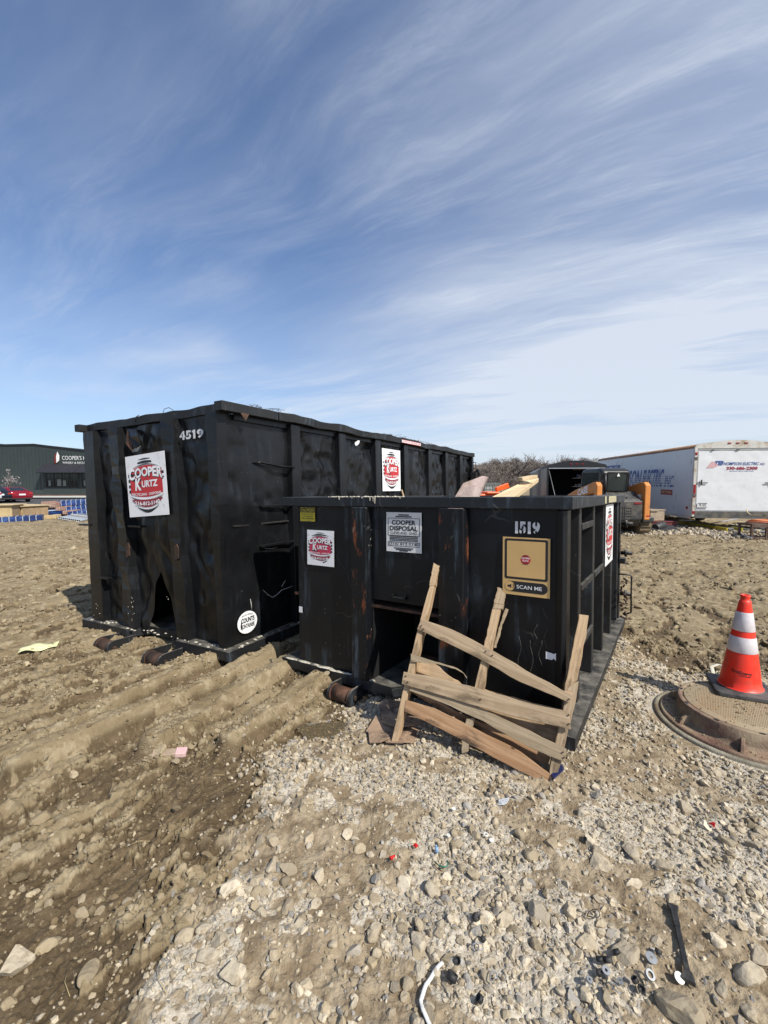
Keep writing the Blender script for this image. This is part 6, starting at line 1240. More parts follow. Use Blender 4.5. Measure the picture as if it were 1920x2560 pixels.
# ------------------------------------------------------------ compact track loader, seen from behind
def loader():
    p = at(1552, 1335, 13.2); M = T(p.x, p.y, 0, rad(3)); root = empty('track_loader', M, 'orange and black compact track loader parked beside the white trailer', 'loader')
    OR = mat('machine_orange', (.62, .235, .055), .45, 0, .08, 6, 0, 60, (.30, .12, .04), .25); DG = mat('machine_grey', (.040, .041, .042), .5, 0, .2, 6, 0, 60, (.14, .12, .09), .35); TR = mat('muddy_track', (.055, .047, .038), .9, 0, .3, 12, .6, 50, (.20, .15, .09), .6, 4); GL = plain('cab_glass', (.025, .035, .036), .08)
    b = MB(); b.prism([(-.62, -.0, .42), (-.62, -.06, .62), (-.62, .0, 1.10), (-.62, .35, 1.34), (-.62, 1.9, 1.30), (-.62, 2.1, .5), (-.62, 1.9, .30), (-.62, .1, .30)], (1.24, 0, 0)); b.build('body', DG, root, bevel=.04)
    b = MB(); b.box(-.50, .58, -.10, -.02, .50, 1.08); o = b.build('tailgate', DG, root, bevel=.03)
    b = MB()
    for i in range(11):
        for j in range(9): 
            if i < 8 or j % 2: b.box(-.42 + i * .062, -.42 + i * .062 + .036, -.112, -.101, .56 + j * .040, .56 + j * .040 + .022)
    b.build('grille', DARKB, o)
    for x in (-.30, .42): b = MB(); b.box(x - .11, x + .11, -.115, -.101, .97, 1.03); b.build('tail_light', plain('loader_lens', (.20, .015, .015), .25), root, bevel=.006)
    b = MB(); b.tube([(-.12, -.02, 1.12), (-.12, -.06, 1.17), (.10, -.06, 1.17), (.10, -.02, 1.12)], .015, 6); b.build('handle', DARKB, root)
    # cab
    def ring(y, z0, z1, hw): return None
    b = MB(); pr = [(0, .36, 1.28), (0, .30, 1.90), (0, .38, 2.02), (0, .55, 2.06), (0, 1.5, 2.04), (0, 1.62, 1.92), (0, 1.70, 1.2)]
    b.prism([(-.47, y, z) for _, y, z in pr], (.90, 0, 0)); o = b.build('cab', plain('cab_black', (.016, .017, .018), .35), root, bevel=.08)
    b = MB(); b.grid(lambda u, v: (-.30 + .62 * u, .292 - .03 * math.sin(math.pi * u) + .052 * (1 - v), 1.36 + v * .55), 10, 6, 0, True); b.build('rear_window', GL, o)
    b = MB(); b.tube([(-.32, .30, 1.35), (-.32, .262, 1.92), (.34, .262, 1.92), (.34, .30, 1.35), (-.32, .30, 1.35)], .020, 6); b.build('window_seal', DARKB, o)
    b = MB(); b.box(-.485, -.471, .55, 1.5, 1.45, 1.92); b.build('side_window', GL, o, bevel=.004); b = MB(); b.prism([(-.05, .238, 1.80), (.05, .238, 1.80), (0, .232, 1.90)], (0, -.004, 0)); b.build('warning_label', STK, o)
    b = MB(); b.tube([(-.40, .24, 1.30), (-.41, .22, 1.55), (-.41, .24, 1.86)], .045, 8); b.build('exhaust', DARKB, root)
    # lift arms with their towers
    for sx in (-1, 1):
        xx = sx * .74 + .02; b = MB()
        b.prism([(xx - .12, -.10, .50 if sx > 0 else .62), (xx - .12, .12, .52), (xx - .12, .10, 1.30), (xx - .12, .9, 1.16), (xx - .12, 2.3, .75), (xx - .12, 2.6, .20), (xx - .12, 2.75, .25), (xx - .12, 2.5, .95), (xx - .12, 1.2, 1.38), (xx - .12, .18, 1.62), (xx - .12, .02, 1.64), (xx - .12, -.10, 1.54)], (.17, 0, 0)); o = b.build('lift_arm', OR, root, bevel=.025)
        for k in range(3): b = MB(); b.cyl((xx - .08 + k * .08, .02, 1.63), (xx - .08 + k * .08, .02, 1.665), .025, n=8); b.build('hose_fitting', DARKB, o)
        if sx > 0: b = MB(); b.box(xx - .06, xx + .06, -.106, -.101, .60, .635); b.build('reflector', plain('red_reflector', (.35, .01, .02), .3), o)
        else:
            LMt = Matrix.Translation((xx - .124, 0, 0)) @ Matrix.Rotation(rad(-90), 4, 'Z') @ Matrix.Rotation(rad(90), 4, 'X'); b = MB(); text(b, 'CASE', -1.05, -.42, 1.28, 1.50, 0, None, .05, lambda x, y: (x, y + .22 * (x + .42) + .02), .001); b.build('arm_lettering', STK, o, LMt)
        b = MB(); b.cyl((xx, .45, .75), (xx, 1.5, 1.1), .05, n=10); b.build('lift_cylinder', DG, root)
        # track
        x0 = sx * .80 - .17; pts = []
        for i in range(20):
            t = 2 * math.pi * i / 20; cyv = .35 if math.cos(t) < 0 else 1.75; pts.append((x0, cyv + .30 * math.cos(t), .31 + .30 * math.sin(t)))
        b = MB(); b.prism(pts, (.34, 0, 0)); 
        for i in range(10): b.box(x0 - .002, x0 + .342, .35 + i * .16, .35 + i * .16 + .05, -.02, .012)
        for i in range(7): t = rad(100 + i * 25); b.prism([(x0, .35 + .30 * math.cos(t), .31 + .30 * math.sin(t)), (x0, .35 + .335 * math.cos(t), .31 + .335 * math.sin(t)), (x0, .35 + .335 * math.cos(t + .16), .31 + .335 * math.sin(t + .16)), (x0, .35 + .30 * math.cos(t + .16), .31 + .30 * math.sin(t + .16))], (.34, 0, 0))
        b.build('track', TR, root)
    b = MB(); b.box(.62, .97, -.09, .4, .42, .60); b.build('rear_step', DG, root, bevel=.04)
loader()

# ------------------------------------------------------------ tackle lying by the trailers
def tackle():
    YL = mat('yellow_fibreglass', (.50, .42, .04), .5, 0, .12, 9, 0, 60, (.2, .16, .05), .3); AL = mat('dull_aluminium', (.45, .46, .47), .4, .5, .1, 12); BR = mat('brown_paint', (.085, .042, .030), .6, .1, .2, 8, 0, 60, (.16, .12, .09), .4)
    def along(a, c, name, label, cat): 
        d = (c - a); M = Matrix.Translation(a) @ Matrix.Rotation(math.atan2(d.y, d.x), 4, 'Z'); return empty(name, M, label, cat), d.length
    a = gp(1697, 1308, .06); c = gp(1818, 1325, .06); root, L = along(a, c, 'ladder', 'yellow ladder lying flat in front of the white trailer', 'ladder')
    for y in (0, .46): b = MB(); b.box(0, L, y - .02, y + .02, 0, .10); b.box(0, L, y - .035, y + .035, .085, .10); b.build('ladder_rail', YL, root, bevel=.003)
    for i in range(int(L / .30)): b = MB(); b.box(.15 + i * .30, .19 + i * .30, .02, .44, .04, .075); b.build('ladder_rung', AL, root)
    b = MB(); b.box(-.02, .12, -.04, .50, .10, .14); b.build('ladder_top', AL, root)
    for i, (p0, p1, r, mt, l) in enumerate([((1812, 1322), (1880, 1350), .022, AL, 'thin bright conduit lying right of the yellow ladder'), ((1808, 1318), (1925, 1338), .040, AL, 'thick grey pipe lying behind the thin conduit'), ((1822, 1315), (1925, 1330), .03, plain('grey_pvc', (.20, .21, .22), .5), 'dark grey pipe farthest back beside the ladder'), ((1770, 1312), (1850, 1302), .02, AL, 'short conduit resting across the end of the yellow ladder')]):
        a = gp(*p0, .05); c = gp(*p1, .05); b = MB(); b.cyl(tuple(a + Vector((0, 0, .03))), tuple(c + Vector((0, 0, .04 + .02 * i))), r, n=12); M = Matrix.Translation(a); rebase(b, M); o = b.build('pipe', mt); o.matrix_world = M; tag(o, l, 'pipe')
    p = at(1878, 1337, 12.6); z = gz(p.x, p.y); M = T(p.x, p.y, z, rad(-6)); root = empty('steel_stand', M, 'brown steel stand in front of the white trailer with orange cord heaped on it', 'stand')
    b = MB(); b.box(0, 1.5, 0, .62, .40, .46); b.box(.0, 1.5, -.01, .0, .36, .46); b.build('stand_top', BR, root, bevel=.005)
    for x, y in ((.03, .03), (.42, .03), (1.4, .03), (.03, .55), (1.4, .55)): b = MB(); b.box(x - .03, x + .03, y - .03, y + .03, -.03, .40); b.build('leg', BR, root, bevel=.004)
    b = MB(); b.box(.03, 1.4, .01, .05, .02, .08); b.build('lower_brace', BR, root, bevel=.004); b = MB(); b.box(.45, 1.5, -.016, -.011, .08, .40); b.build('side_sheet', BR, root)
    CO = plain('orange_cord', (.62, .20, .08), .5); CY = plain('pale_cord', (.60, .50, .28), .5); rs = np.random.RandomState(5)
    def coil(name, cx, cy, z, rx, ry, n, mt, label, M):
        b = MB(); pts = []
        for i in range(n * 14): t = i * .449; k = 1 + .15 * math.sin(i * .31) + .1 * math.sin(i * .077); pts.append((cx + rx * k * math.cos(t), cy + ry * k * math.sin(t), z + .01 * math.sin(i * .9) + i * .0009))
        b.tube(pts, .014, 6, 0); o = b.build(name, mt); o.matrix_world = M; tag(o, label, 'cord')
    coil('extension_cord', .45, .3, .485, .32, .20, 6, CO, 'orange extension cord coiled on the brown steel stand', M)
    p2 = gp(1862, 1312, .05); coil('pale_cord_coil', 0, 0, .03, .36, .28, 5, CY, 'pale yellow cord looped on the ground left of the brown stand', T(p2.x, p2.y, p2.z))
    w_ = [at(1866, 1272, 14.1), at(1868, 1280, 14.0), at(1876, 1287, 13.8), at(1895, 1288, 13.5), at(1912, 1290, 13.2)]; b = MB(); b.tube([tuple(q) for q in w_] + [tuple(gp(1915, 1315, .03))], .016, 6); Mw = Matrix.Translation(w_[0]); rebase(b, Mw); o = b.build('hose', CY); o.matrix_world = Mw; tag(o, 'pale hose hanging from the bumper of the white trailer', 'hose')
    # heap beyond the loader
    p = at(1632, 1290, 15.2); z = gz(p.x, p.y); m = mat('beige_board', (.34, .27, .19), .8, 0, .15, 7); b = MB(); b.box(-.28, .28, -.2, .25, .28, .62); b.box(-.32, .0, -.24, .28, .60, .66); b.box(.02, .30, -.22, .26, .62, .66); o = b.build('carton', m, bevel=.01); o.matrix_world = T(p.x, p.y, z, .2); tag(o, 'opened beige carton on a red crate beside the loader', 'carton')
    b = MB(); b.box(-.55, .55, -.28, .28, 0, .27); b.box(-.6, .6, -.3, .3, .24, .275); o = b.build('red_crate', mat('maroon_box', (.14, .025, .025), .6, 0, .2, 8), bevel=.01); o.matrix_world = T(p.x + .1, p.y, z - .01, .1); tag(o, 'low dark red crate between the loader and the white trailer', 'crate')
    p = at(1655, 1298, 14.4); z = gz(p.x, p.y); b = MB(); b.prism([(-.5, -.2, .02), (.5, -.25, .02), (.62, .2, .14), (-.2, .4, .20)], (0, 0, .03)); b.cyl((-.25, 0, .12), (.15, .1, .20), .13, n=12); b.prism([(-.7, .1, .05), (-.1, .25, .10), (-.2, .5, .28), (-.6, .4, .22)], (0, 0, .02)); o = b.build('sheet_offcuts', mat('dark_sheet', (.035, .035, .036), .5, 0, .3, 8), bevel=.004); o.matrix_world = T(p.x, p.y, z, .2); tag(o, 'dark sheet offcuts and a roll on the stones left of the ladder', 'offcuts')
    # beyond the short bin: box container, orange machine
    p = at(1209, 1262, 34); z = gz(p.x, p.y); M = T(p.x, p.y, z, rad(-3)); M = M @ Matrix.Scale(.55, 4); root = empty('storage_box', M, 'far grey-green storage box with pale door panels seen over the short dumpster', 'storage box'); GC = mat('container_grey', (.13, .14, .125), .6, 0, .1, 6)
    b = MB(); b.box(0, 2.44, 0, 6, .1, 2.5); b.build('body', GC, root); 
    for k in (0, 1):
        b = MB(); b.box(.08 + k * 1.16, 1.20 + k * 1.16, -.03, -.002, .2, 2.4); o = b.build('door', GC, root, bevel=.01)
        for j in (0, 1, 2): b = MB(); b.box(.18 + k * 1.16, 1.10 + k * 1.16, -.035, -.031, 1.65 - j * .5, 2.0 - j * .5); b.build('door_panel', mat('pale_panel', (.36, .38, .36), .5), o)
        for j in (0, 1): b = MB(); b.cyl((.35 + k * 1.16 + j * .5, -.06, .2), (.35 + k * 1.16 + j * .5, -.06, 2.4), .025, n=6); b.build('lock_rod', GC, o)
    p = at(1232, 1262, 21); M = T(p.x, p.y, gz(p.x, p.y), rad(10)); root = empty('boom_lift', M, 'bright orange boom machine half hidden behind the lumber plank', 'boom lift'); OO = plain('bright_orange', (.80, .13, .02), .45)
    b = MB(); b.box(-.7, 1.1, 0, 1.5, .55, 1.02); b.build('chassis', OO, root, bevel=.05); b = MB(); b.box(-.35, .30, -.1, .9, 1.02, 1.12); b.build('engine_cover', OO, root, bevel=.06); b = MB(); b.prism([(.30, .3, 1.32), (.34, .3, 1.10), (1.0, .3, 1.30), (.92, .3, 1.54)], (0, .22, 0)); b.build('boom', OO, root, bevel=.03)
    for sx in (-.55, .95):
        for y in (.1, 1.4): b = MB(); b.cyl((sx - .14, y, .38), (sx + .14, y, .38), .38, n=20); b.build('wheel', plain('tyre2', (.02, .02, .02), .8), root, bevel=.02)
tackle()

# ------------------------------------------------------------ bare woods on the skyline
BARK = mat('bare_bark', (.15, .125, .105), .9, 0, .25, 2); TWIG = mat('bare_twigs', (.175, .145, .125), .9, 0, .25, 1)  # twig colour lightened to stand in for distance haze
def bare_tree(h, seed, spread=1.0, depth=6):
    rs = np.random.RandomState(seed); tr = MB(); tw = MB()
    def limb(b, p, q, r0, r1, n): 
        d = (q - p).normalized(); a = d.orthogonal().normalized(); c = d.cross(a); V = [p + (a * math.cos(t) + c * math.sin(t)) * r0 for t in [2 * math.pi * i / n for i in range(n)]] + [q + (a * math.cos(t) + c * math.sin(t)) * r1 for t in [2 * math.pi * i / n for i in range(n)]]
        b.add(V, [(i, (i + 1) % n, n + (i + 1) % n, n + i) for i in range(n)], 0, True)
    def grow(p, d, L, r, k):
        q = p + d * L; limb(tr if k < 2 else tw, p, q, r, r * .68, 6 if k < 2 else 3)
        if k >= depth: return
        m = 3 if k in (1, 3) else (4 if k == 2 else 2)
        for i in range(m + (1 if k == 0 else 0)):
            a = rs.uniform(0, 6.283); t = rs.uniform(.30, .75) * spread; o = d.orthogonal().normalized(); e = d.cross(o); nd = (d * math.cos(t) + (o * math.cos(a) + e * math.sin(a)) * math.sin(t) + Vector((0, 0, .14))).normalized()
            grow(p.lerp(q, rs.uniform(.6, 1.0)), nd, L * rs.uniform(.58, .82), r * .58, k + 1)
    grow(Vector((0, 0, -.3)), Vector((rs.normal() * .04, rs.normal() * .04, 1)).normalized(), h * .30, h * .028, 0)
    return tr, tw
def woods():
    protos = [bare_tree(9 + 2 * (i % 3), 900 + i, .85 + .12 * (i % 4), 5) for i in range(6)]; rs = np.random.RandomState(77)
    px = [1192, 1232, 1252, 1288, 1368, 1396, 1425, 1452, 1476, 1520, 1560, 1600, 1640]; tops = [1164, 1141, 1152, 1131, 1138, 1133, 1143, 1135, 1139, 1138, 1134, 1130, 1127]
    lbl = ['small bare tree at the left end of the skyline wood, next to the tall dumpster', 'bare tree above the far storage box', 'thin bare tree between the two tallest of the wood', 'tallest bare tree of the skyline wood, with a wide round crown', 'bare tree rising behind the left end of the black trailer', 'bare tree over the arched roof of the black trailer', 'bare tree over the middle of the black trailer', 'bare tree over the right part of the black trailer', 'bare tree above the right corner of the black trailer', 'bare tree over the far end of the white trailer roof', 'bare tree above the left part of the white trailer roof', 'bare tree over the middle of the white trailer roof', 'bare tree farthest right above the white trailer roof']
    for i, (a, c) in enumerate(zip(px, tops)):
        Y = 95 + 18 * rs.uniform(); p = at(a, c, Y); gz_ = p.z - (13.0 if i in (3, 5, 7) else 10.5); tr, tw = protos[i % 6]
        top = max(v[2] for v in tw.v); s = (p.z - gz_) / top; root = empty('bare_tree', Matrix.Translation((p.x, Y, gz_)) @ Matrix.Rotation(rs.uniform(0, 6.28), 4, 'Z') @ Matrix.Diagonal((s * 1.05, s * 1.05, s, 1)), lbl[i], 'tree', 'bare trees on the skyline'); tr.build('trunk', BARK, root); tw.build('crown', TWIG, root)
    # the mass of the wood below them
    V = []; F = []
    small = [bare_tree(7, 950 + i, 1.0, 5) for i in range(3)]; SV = []; 
    for tr, tw in small: SV.append((np.array([list(v) for v in tr.v + tw.v]), np.array([f + [f[0]] * (4 - len(f)) if len(f) == 3 else f for f in tr.f + [[len(tr.v) + q for q in f] for f in tw.f]])))
    VV = []; FF = []; k = 0
    for i in range(560):
        Y = rs.uniform(84, 150); a = rs.uniform(1760, 2700) if i >= 420 else (rs.uniform(1120, 1760) if i % 3 else rs.uniform(1150, 1420)); u = (a - 960) / FPX; hill = 6.5 * ss(84, 150, Y); v, f = SV[i % 3]; s = rs.uniform(.8, 1.25); t = rs.uniform(0, 6.28); c, n = math.cos(t), math.sin(t)
        edge = float(ss(1150, 1235, a)) * .45 + .55
        P = np.stack([(v[:, 0] * c - v[:, 1] * n) * s * 1.3 + u * Y, (v[:, 0] * n + v[:, 1] * c) * s * 1.3 + Y, v[:, 2] * s * .74 * edge + hill * edge - 2.2], -1); VV.append(P); FF.append(f + k); k += len(v)
    o = fastmesh('woodland', np.concatenate(VV), np.concatenate(FF), TWIG); tag(o, 'mass of bare brown woodland along the skyline at right', 'woods', kind='stuff')
    # the hillside the wood stands on
    b = MB(); b.grid(lambda u, v: (-10 + 200 * u, 82 + 120 * v, -.6 + 7.2 * float(ss(0, .55, v)) * float(ss(.0, .16, u)) + .3 * float(fbm(np.array([u * 30]), np.array([v * 20]), 3, 8)[0])), 60, 30, 0, True); o = b.build('hills', mat('leaf_litter', (.135, .105, .08), .95, 0, .3, .6)); tag(o, kind='structure')
woods()

# ------------------------------------------------------------ left background
def left_side():
    # lawn and car park
    def sheet(name, x0, x1, y0, y1, dz, mt):
        n = 40; xs = np.linspace(x0, x1, n + 1); ys = np.linspace(y0, y1, n + 1); Xg, Yg = np.meshgrid(xs, ys); Z = np.maximum(gh(Xg, Yg, False) , -.56) + dz; V = np.stack([Xg, Yg, Z], -1).reshape(-1, 3); i = np.arange(n)[:, None] * (n + 1) + np.arange(n)[None]; o = fastmesh(name, V, np.stack([i, i + 1, i + n + 2, i + n + 1], -1).reshape(-1, 4), mt, None, True); return tag(o, kind='structure')
    LW = mat('lawn_green', (.050, .105, .018), .95, 0, .35, 3, .4, 30, (.12, .12, .05), .2); sheet('lawn', -60, -13.0, 25.5, 35, .10, LW); AS = mat('asphalt', (.065, .065, .066), .9, 0, .15, 2); sheet('car_park', -80, -10, 35, 50, .12, AS); CC = mat('kerb_concrete', (.50, .49, .45), .85, 0, .08, 4); sheet('pavement', -80, -10, 50.0, 55.5, .25, CC)
    # dark metal hall
    Y = 55.5; z0 = -.45; DM = mat('dark_green_metal', (.036, .046, .044), .5, 0, .06, 1); TRM = plain('dark_trim', (.010, .011, .012), .5)
    P = [(-14, 1108), (0, 1111.5), (85, 1110.0), (217, 1126), (420, 1151)]; pts = [at(a, c, Y) for a, c in P]; xL, xR = pts[0].x - 6, pts[-1].x
    M = T(at(150, 1243, Y).x, Y, z0); root = empty('metal_hall', M, 'dark green metal-clad restaurant hall behind the parked cars', 'building'); ox = M.translation.x
    b = MB(); poly = [(xL - ox, 0, 0), (xR - ox, 0, 0)] + [(p.x - ox, 0, p.z - z0) for p in pts[::-1]] + [(xL - ox, 0, pts[0].z - z0)]; b.prism(poly, (0, 24, 0)); 
    for i in range(int((xR - xL) / .45)):
        x = xL - ox + .2 + i * .45; zt = float(np.interp(x + ox, [p.x for p in pts], [p.z for p in pts])) - z0; b.box(x - .02, x + .02, -.03, .002, .9, zt - .25)
    wall = b.build('wall', DM, root)
    b = MB()
    for i in range(len(pts) - 1):
        a, c = pts[i], pts[i + 1]; b.prism([(a.x - ox, -.06, a.z - z0 - .22), (c.x - ox, -.06, c.z - z0 - .22), (c.x - ox, -.06, c.z - z0 + .04), (a.x - ox, -.06, a.z - z0 + .04)], (0, .05, 0))
    b.build('roof_edge', TRM, root)
    def L(px, py, y=0.0): q = at(px, py, Y + y); return q.x - ox, q.z - z0
    # windows under the awnings
    GLs = plain('window_glass', (.012, .016, .018), .06); PB = plain('blind', (.16, .17, .16), .7)
    for (a, c) in ((114, 197), (204, 262)):
        x0, zt = L(a, 1185); x1, zb = L(c, 1217); b = MB(); b.box(x0, x1, -.03, .01, zb, zt); o = b.build('window', GLs, root); b = MB()
        n = 4; 
        for k in range(n + 1): x = x0 + (x1 - x0) * k / n; b.box(x - .05, x + .05, -.07, -.031, zb, zt)
        b.box(x0, x1, -.068, -.031, zb + .63 * (zt - zb), zb + .63 * (zt - zb) + .07); b.box(x0, x1, -.068, -.031, zb - .1, zb); b.build('window_frame', TRM, o)
        b = MB(); 
        for k, (u, v) in enumerate(((.08, .15), (.35, .47), (.52, .62))): b.box(x0 + u * (x1 - x0), x0 + v * (x1 - x0), -.036, -.031, zb + .1, zb + (.50 if k != 1 else .58) * (zt - zb))
        b.build('blind', PB, o)
    for (a, c, t) in ((111, 212, 0), (204, 262, 1)):
        x0, zt = L(a, 1161.5); x1, _ = L(c, 1165); _, zb = L(a, 1182); b = MB(); b.prism([(x0, -.02, zt), (x0, -1.5, zb), (x0, -1.5, zb + .06), (x0, -.02, zt + .08)], (x1 - x0 - .3, 0, 0))
        for k in range(int((x1 - x0) / .4)): b.prism([(x0 + k * .4, -.02, zt + .08), (x0 + k * .4, -1.5, zb + .06), (x0 + k * .4, -1.5, zb + .10), (x0 + k * .4, -.02, zt + .12)], (.04, 0, 0))
        b.build('awning', plain('awning_metal', (.030, .030, .036), .45), root); 
        for x in (x0, x1 - .35): b = MB(); b.tube([(x, -.02, zb), (x, -1.4, zb)], .04, 5); b.tube([(x, -1.4, zb), (x, -.02, zt)], .03, 5); b.build('awning_bracket', TRM, root)
    x0, zt = L(112, 1221); x1, zb = L(262, 1238); b = MB(); b.box(x0, x1, -.12, -.001, zb, zt); 
    for k in range(40): x = x0 + (x1 - x0) * k / 40; b.box(x, x + .04, -.15, -.121, zb, zt)
    b.build('knee_wall', DM, root); b = MB(); b.box(xL - ox, xR - ox, -.16, -.001, -.1, .30); b.build('brick_plinth', mat('brick_plinth', (.10, .055, .042), .9, 0, .3, 2), root)
    # sign
    x0, zb = L(156, 1149.5); x1, zt = L(222, 1137.5); b = MB(); ww = (x1 - x0)
    text(b, "COOPER'S HAWK", 0, ww * 1.28, 0, (zt - zb) * .85, 0, None, .0, lambda x, y: (x, y - x * .012)); text(b, 'WINERY & RESTAURANTS', .02, ww * 1.28, -.48, -.22, 0, None, .0, lambda x, y: (x, y - x * .012), 0, 0)
    b.box(-.1, ww * 1.3, -.60, -.58, 0, .01, 1); k0 = -.55
    b.prism([(k0 - .45, -.45, 0), (k0 - .1, -.45, 0), (k0 + .0, .3, 0), (k0 - .1, .85, 0), (k0 - .35, .6, 0)], (0, 0, .05), 1); b.prism([(k0 - .12, -.4, .05), (k0 + .22, -.1, .05), (k0 + .28, .5, .05), (k0 + .05, 1.0, .05), (k0 - .12, .4, .05)], (0, 0, .04), 0)
    b.build('hall_sign', [plain('sign_white', (.80, .79, .76), .5), plain('sign_red', (.16, .03, .02), .5)], root, facing_end(x0, -.05, zb))
    # cars
    def car(M, paint, label, suv=False, hide=None):
        root = empty('parked_car', M, label, 'car'); h = 1.45 if not suv else 1.65; L_ = 4.6
        pr = [(-2.30, .35), (-2.34, .62), (-2.28, .98), (-2.15, 1.06), (-1.72, 1.10), (-.95, h - .04), (-.35, h), (.35, h - .03), (1.05, 1.02), (2.05, .84), (2.28, .62), (2.28, .35), (1.85, .26), (-1.9, .26)]
        b = MB(); n = len(pr); hw = .90; W_ = lambda z: hw - max(0, z - .85) * .38 - max(0, .45 - z) * .2
        V = []
        for k, s in enumerate((-1, -.88, .88, 1)):
            for y, z in pr: V.append((s * W_(z) if abs(s) == 1 else s * (W_(z)), y * (1 if abs(s) < 1 else .985), z + (.015 if abs(s) < 1 and z > .8 else 0)))
        F = [tuple(range(n)), tuple(range(3 * n, 4 * n))[::-1]]
        for k in range(3):
            for i in range(n): F.append((k * n + i, (k + 1) * n + i, (k + 1) * n + (i + 1) % n, k * n + (i + 1) % n))
        b.add(V, F, 0, False); b.build('body', paint, root, bevel=.05)
        G = plain('car_glass', (.02, .025, .03), .05)
        b = MB(); b.add([(-.62, -1.66, 1.13), (.62, -1.66, 1.13), (.50, -1.02, h - .05), (-.50, -1.02, h - .05)], [(0, 1, 2, 3)]); b.build('rear_window', G, root, solid=-.02)
        for s in (-1, 1):
            b = MB(); x = s * (W_(1.1) + .006); x2 = s * (W_(h - .1) + .006); q = [(x, -1.35, 1.06), (x, .85, 1.02), (x2, .25, h - .11), (x2, -.85, h - .11)]; b.add(q if s > 0 else q[::-1], [(0, 1, 2, 3)]); b.build('side_window', G, root, solid=-.015 )
            b = MB(); b.box(s * .55, s * .86, -2.36, -2.28, .78, .92); b.build('tail_light', plain('tail_lens', (.45, .03, .03), .2), root, bevel=.02)
            for y in (-1.42, 1.42): b = MB(); b.cyl((s * .70, y, .33), (s * .90, y, .33), .33, n=22); o = b.build('wheel', plain('tyre3', (.015, .015, .016), .8), root, bevel=.02); b = MB(); b.cyl((s * .82, y, .33), (s * .91, y, .33), .20, n=16); b.build('rim', plain('alloy', (.55, .55, .56), .3, .6), o)
        b = MB(); b.box(-.26, .26, -2.365, -2.345, .70, .84); b.build('number_plate', STK, root); b = MB(); b.box(-.86, .86, -2.32, -2.20, .30, .46); b.build('bumper', plain('bumper_black', (.02, .02, .02), .6), root, bevel=.03)
    def carat(px, py, Y, yaw): p = at(px, py, Y); return T(p.x, Y, p.z, yaw)
    car(carat(27, 1255, 43.0, rad(62)), mat('red_car_paint', (.24, .010, .022), .2, .2, .03, 2), 'red sedan parked nearest the dark hall')
    car(carat(-24, 1256, 41.5, rad(60)), mat('dark_car_paint', (.016, .02, .03), .2, .3, .03, 2), 'dark blue sedan parked between the white and the red cars')
    car(carat(-52, 1257, 40, rad(60)), mat('white_car_paint', (.62, .64, .66), .2, .1, .03, 2), 'white car cut by the left edge, parked beside the dark one')
    # small tree just coming into blossom
    p = at(24, 1245, 47); tr, tw = bare_tree(4.6, 1203, 1.25, 4); root = empty('blossom_tree', T(p.x, 47, -.4), 'small bare tree with pale blossom in front of the dark hall', 'tree'); tr.build('trunk', BARK, root); rs = np.random.RandomState(9); tw.build('crown', BARK, root); b = MB()
    vs = tw.v
    for i in range(700): v = vs[rs.randint(len(vs))]; o = [Vector(v) + Vector(rs.normal(size=3)) * .035 for _ in range(3)]; b.add(o, [(0, 1, 2)])
    b.build('blossom', plain('pale_blossom', (.55, .50, .50), .8), root)
    # timber and wrapped goods
    BW_ = mat('blue_wrap', (.010, .032, .135), .38, 0, .4, 4, .3, 9, (.04, .10, .28), .3, 3); END = mat('bundle_end', (.40, .235, .165), .8, 0, .25, 30, 0, 60, (.2, .1, .07), .4, 20); TIM = mat('timber', (.52, .40, .22), .75, 0, .12, 5); STRP = plain('white_band', (.5, .53, .56), .6)
    def bundle(pL, pR, Yd, hh, dd, label, n=7, endL=True, group='blue wrapped timber bundles'):
        a = at(*pL, Yd[0]); c = at(*pR, Yd[1]); d = c - a; Ln = d.length; M = Matrix.Translation(a) @ Matrix.Rotation(math.atan2(d.y, d.x), 4, 'Z') @ Matrix.Rotation(-math.asin(d.z / Ln), 4, 'Y'); root = empty('wrapped_bundle', M, label, 'bundle', group)
        b = MB(); b.grid(lambda u, v: (Ln * u, (dd * (v * 3 - 1) if 1 / 3 < v < 2 / 3 else (0 if v <= 1 / 3 else dd)), (hh * v * 3 if v <= 1 / 3 else (hh if v < 2 / 3 else hh * (3 - 3 * v))) + .012 * math.sin(u * 61 + v * 20)), 60, 12, 0, False); b.box(.01, Ln, .01, dd - .01, .005, hh - .02); b.build('wrapping', BW_, root)
        b = MB(); b.box(-.015, .0, .01, dd - .01, .005, hh - .01); b.build('bundle_end', END, root); b = MB()
        for k in range(1, n + 1): x = Ln * k / (n + 1); b.box(x - .010, x + .010, -.012, dd + .012, -.005, hh + .02)
        b.build('banding', STRP, root)
    bundle((141, 1266), (250, 1258), (22.5, 23.5), .24, 1.1, 'top blue wrapped bundle of the stack beside the tall dumpster', 8)
    bundle((154, 1279), (250, 1270), (22.0, 23.0), .20, 1.3, 'second blue wrapped bundle in the stack beside the tall dumpster', 7); bundle((170, 1289), (250, 1282), (21.4, 22.4), .17, 1.4, 'lowest blue wrapped bundle of the stack beside the tall dumpster', 6)
    bundle((80, 1275), (140, 1278), (23.0, 22.4), .20, 1.0, 'short dark blue wrapped bundle in the middle of the timber yard', 5); bundle((84, 1286), (122, 1287), (21.5, 21.2), .16, .9, 'small blue wrapped bundle below the short dark one', 3)
    bundle((-30, 1308), (107, 1300), (18.0, 19.0), .19, .9, 'long low blue wrapped bundle nearest the camera at the left edge', 7)
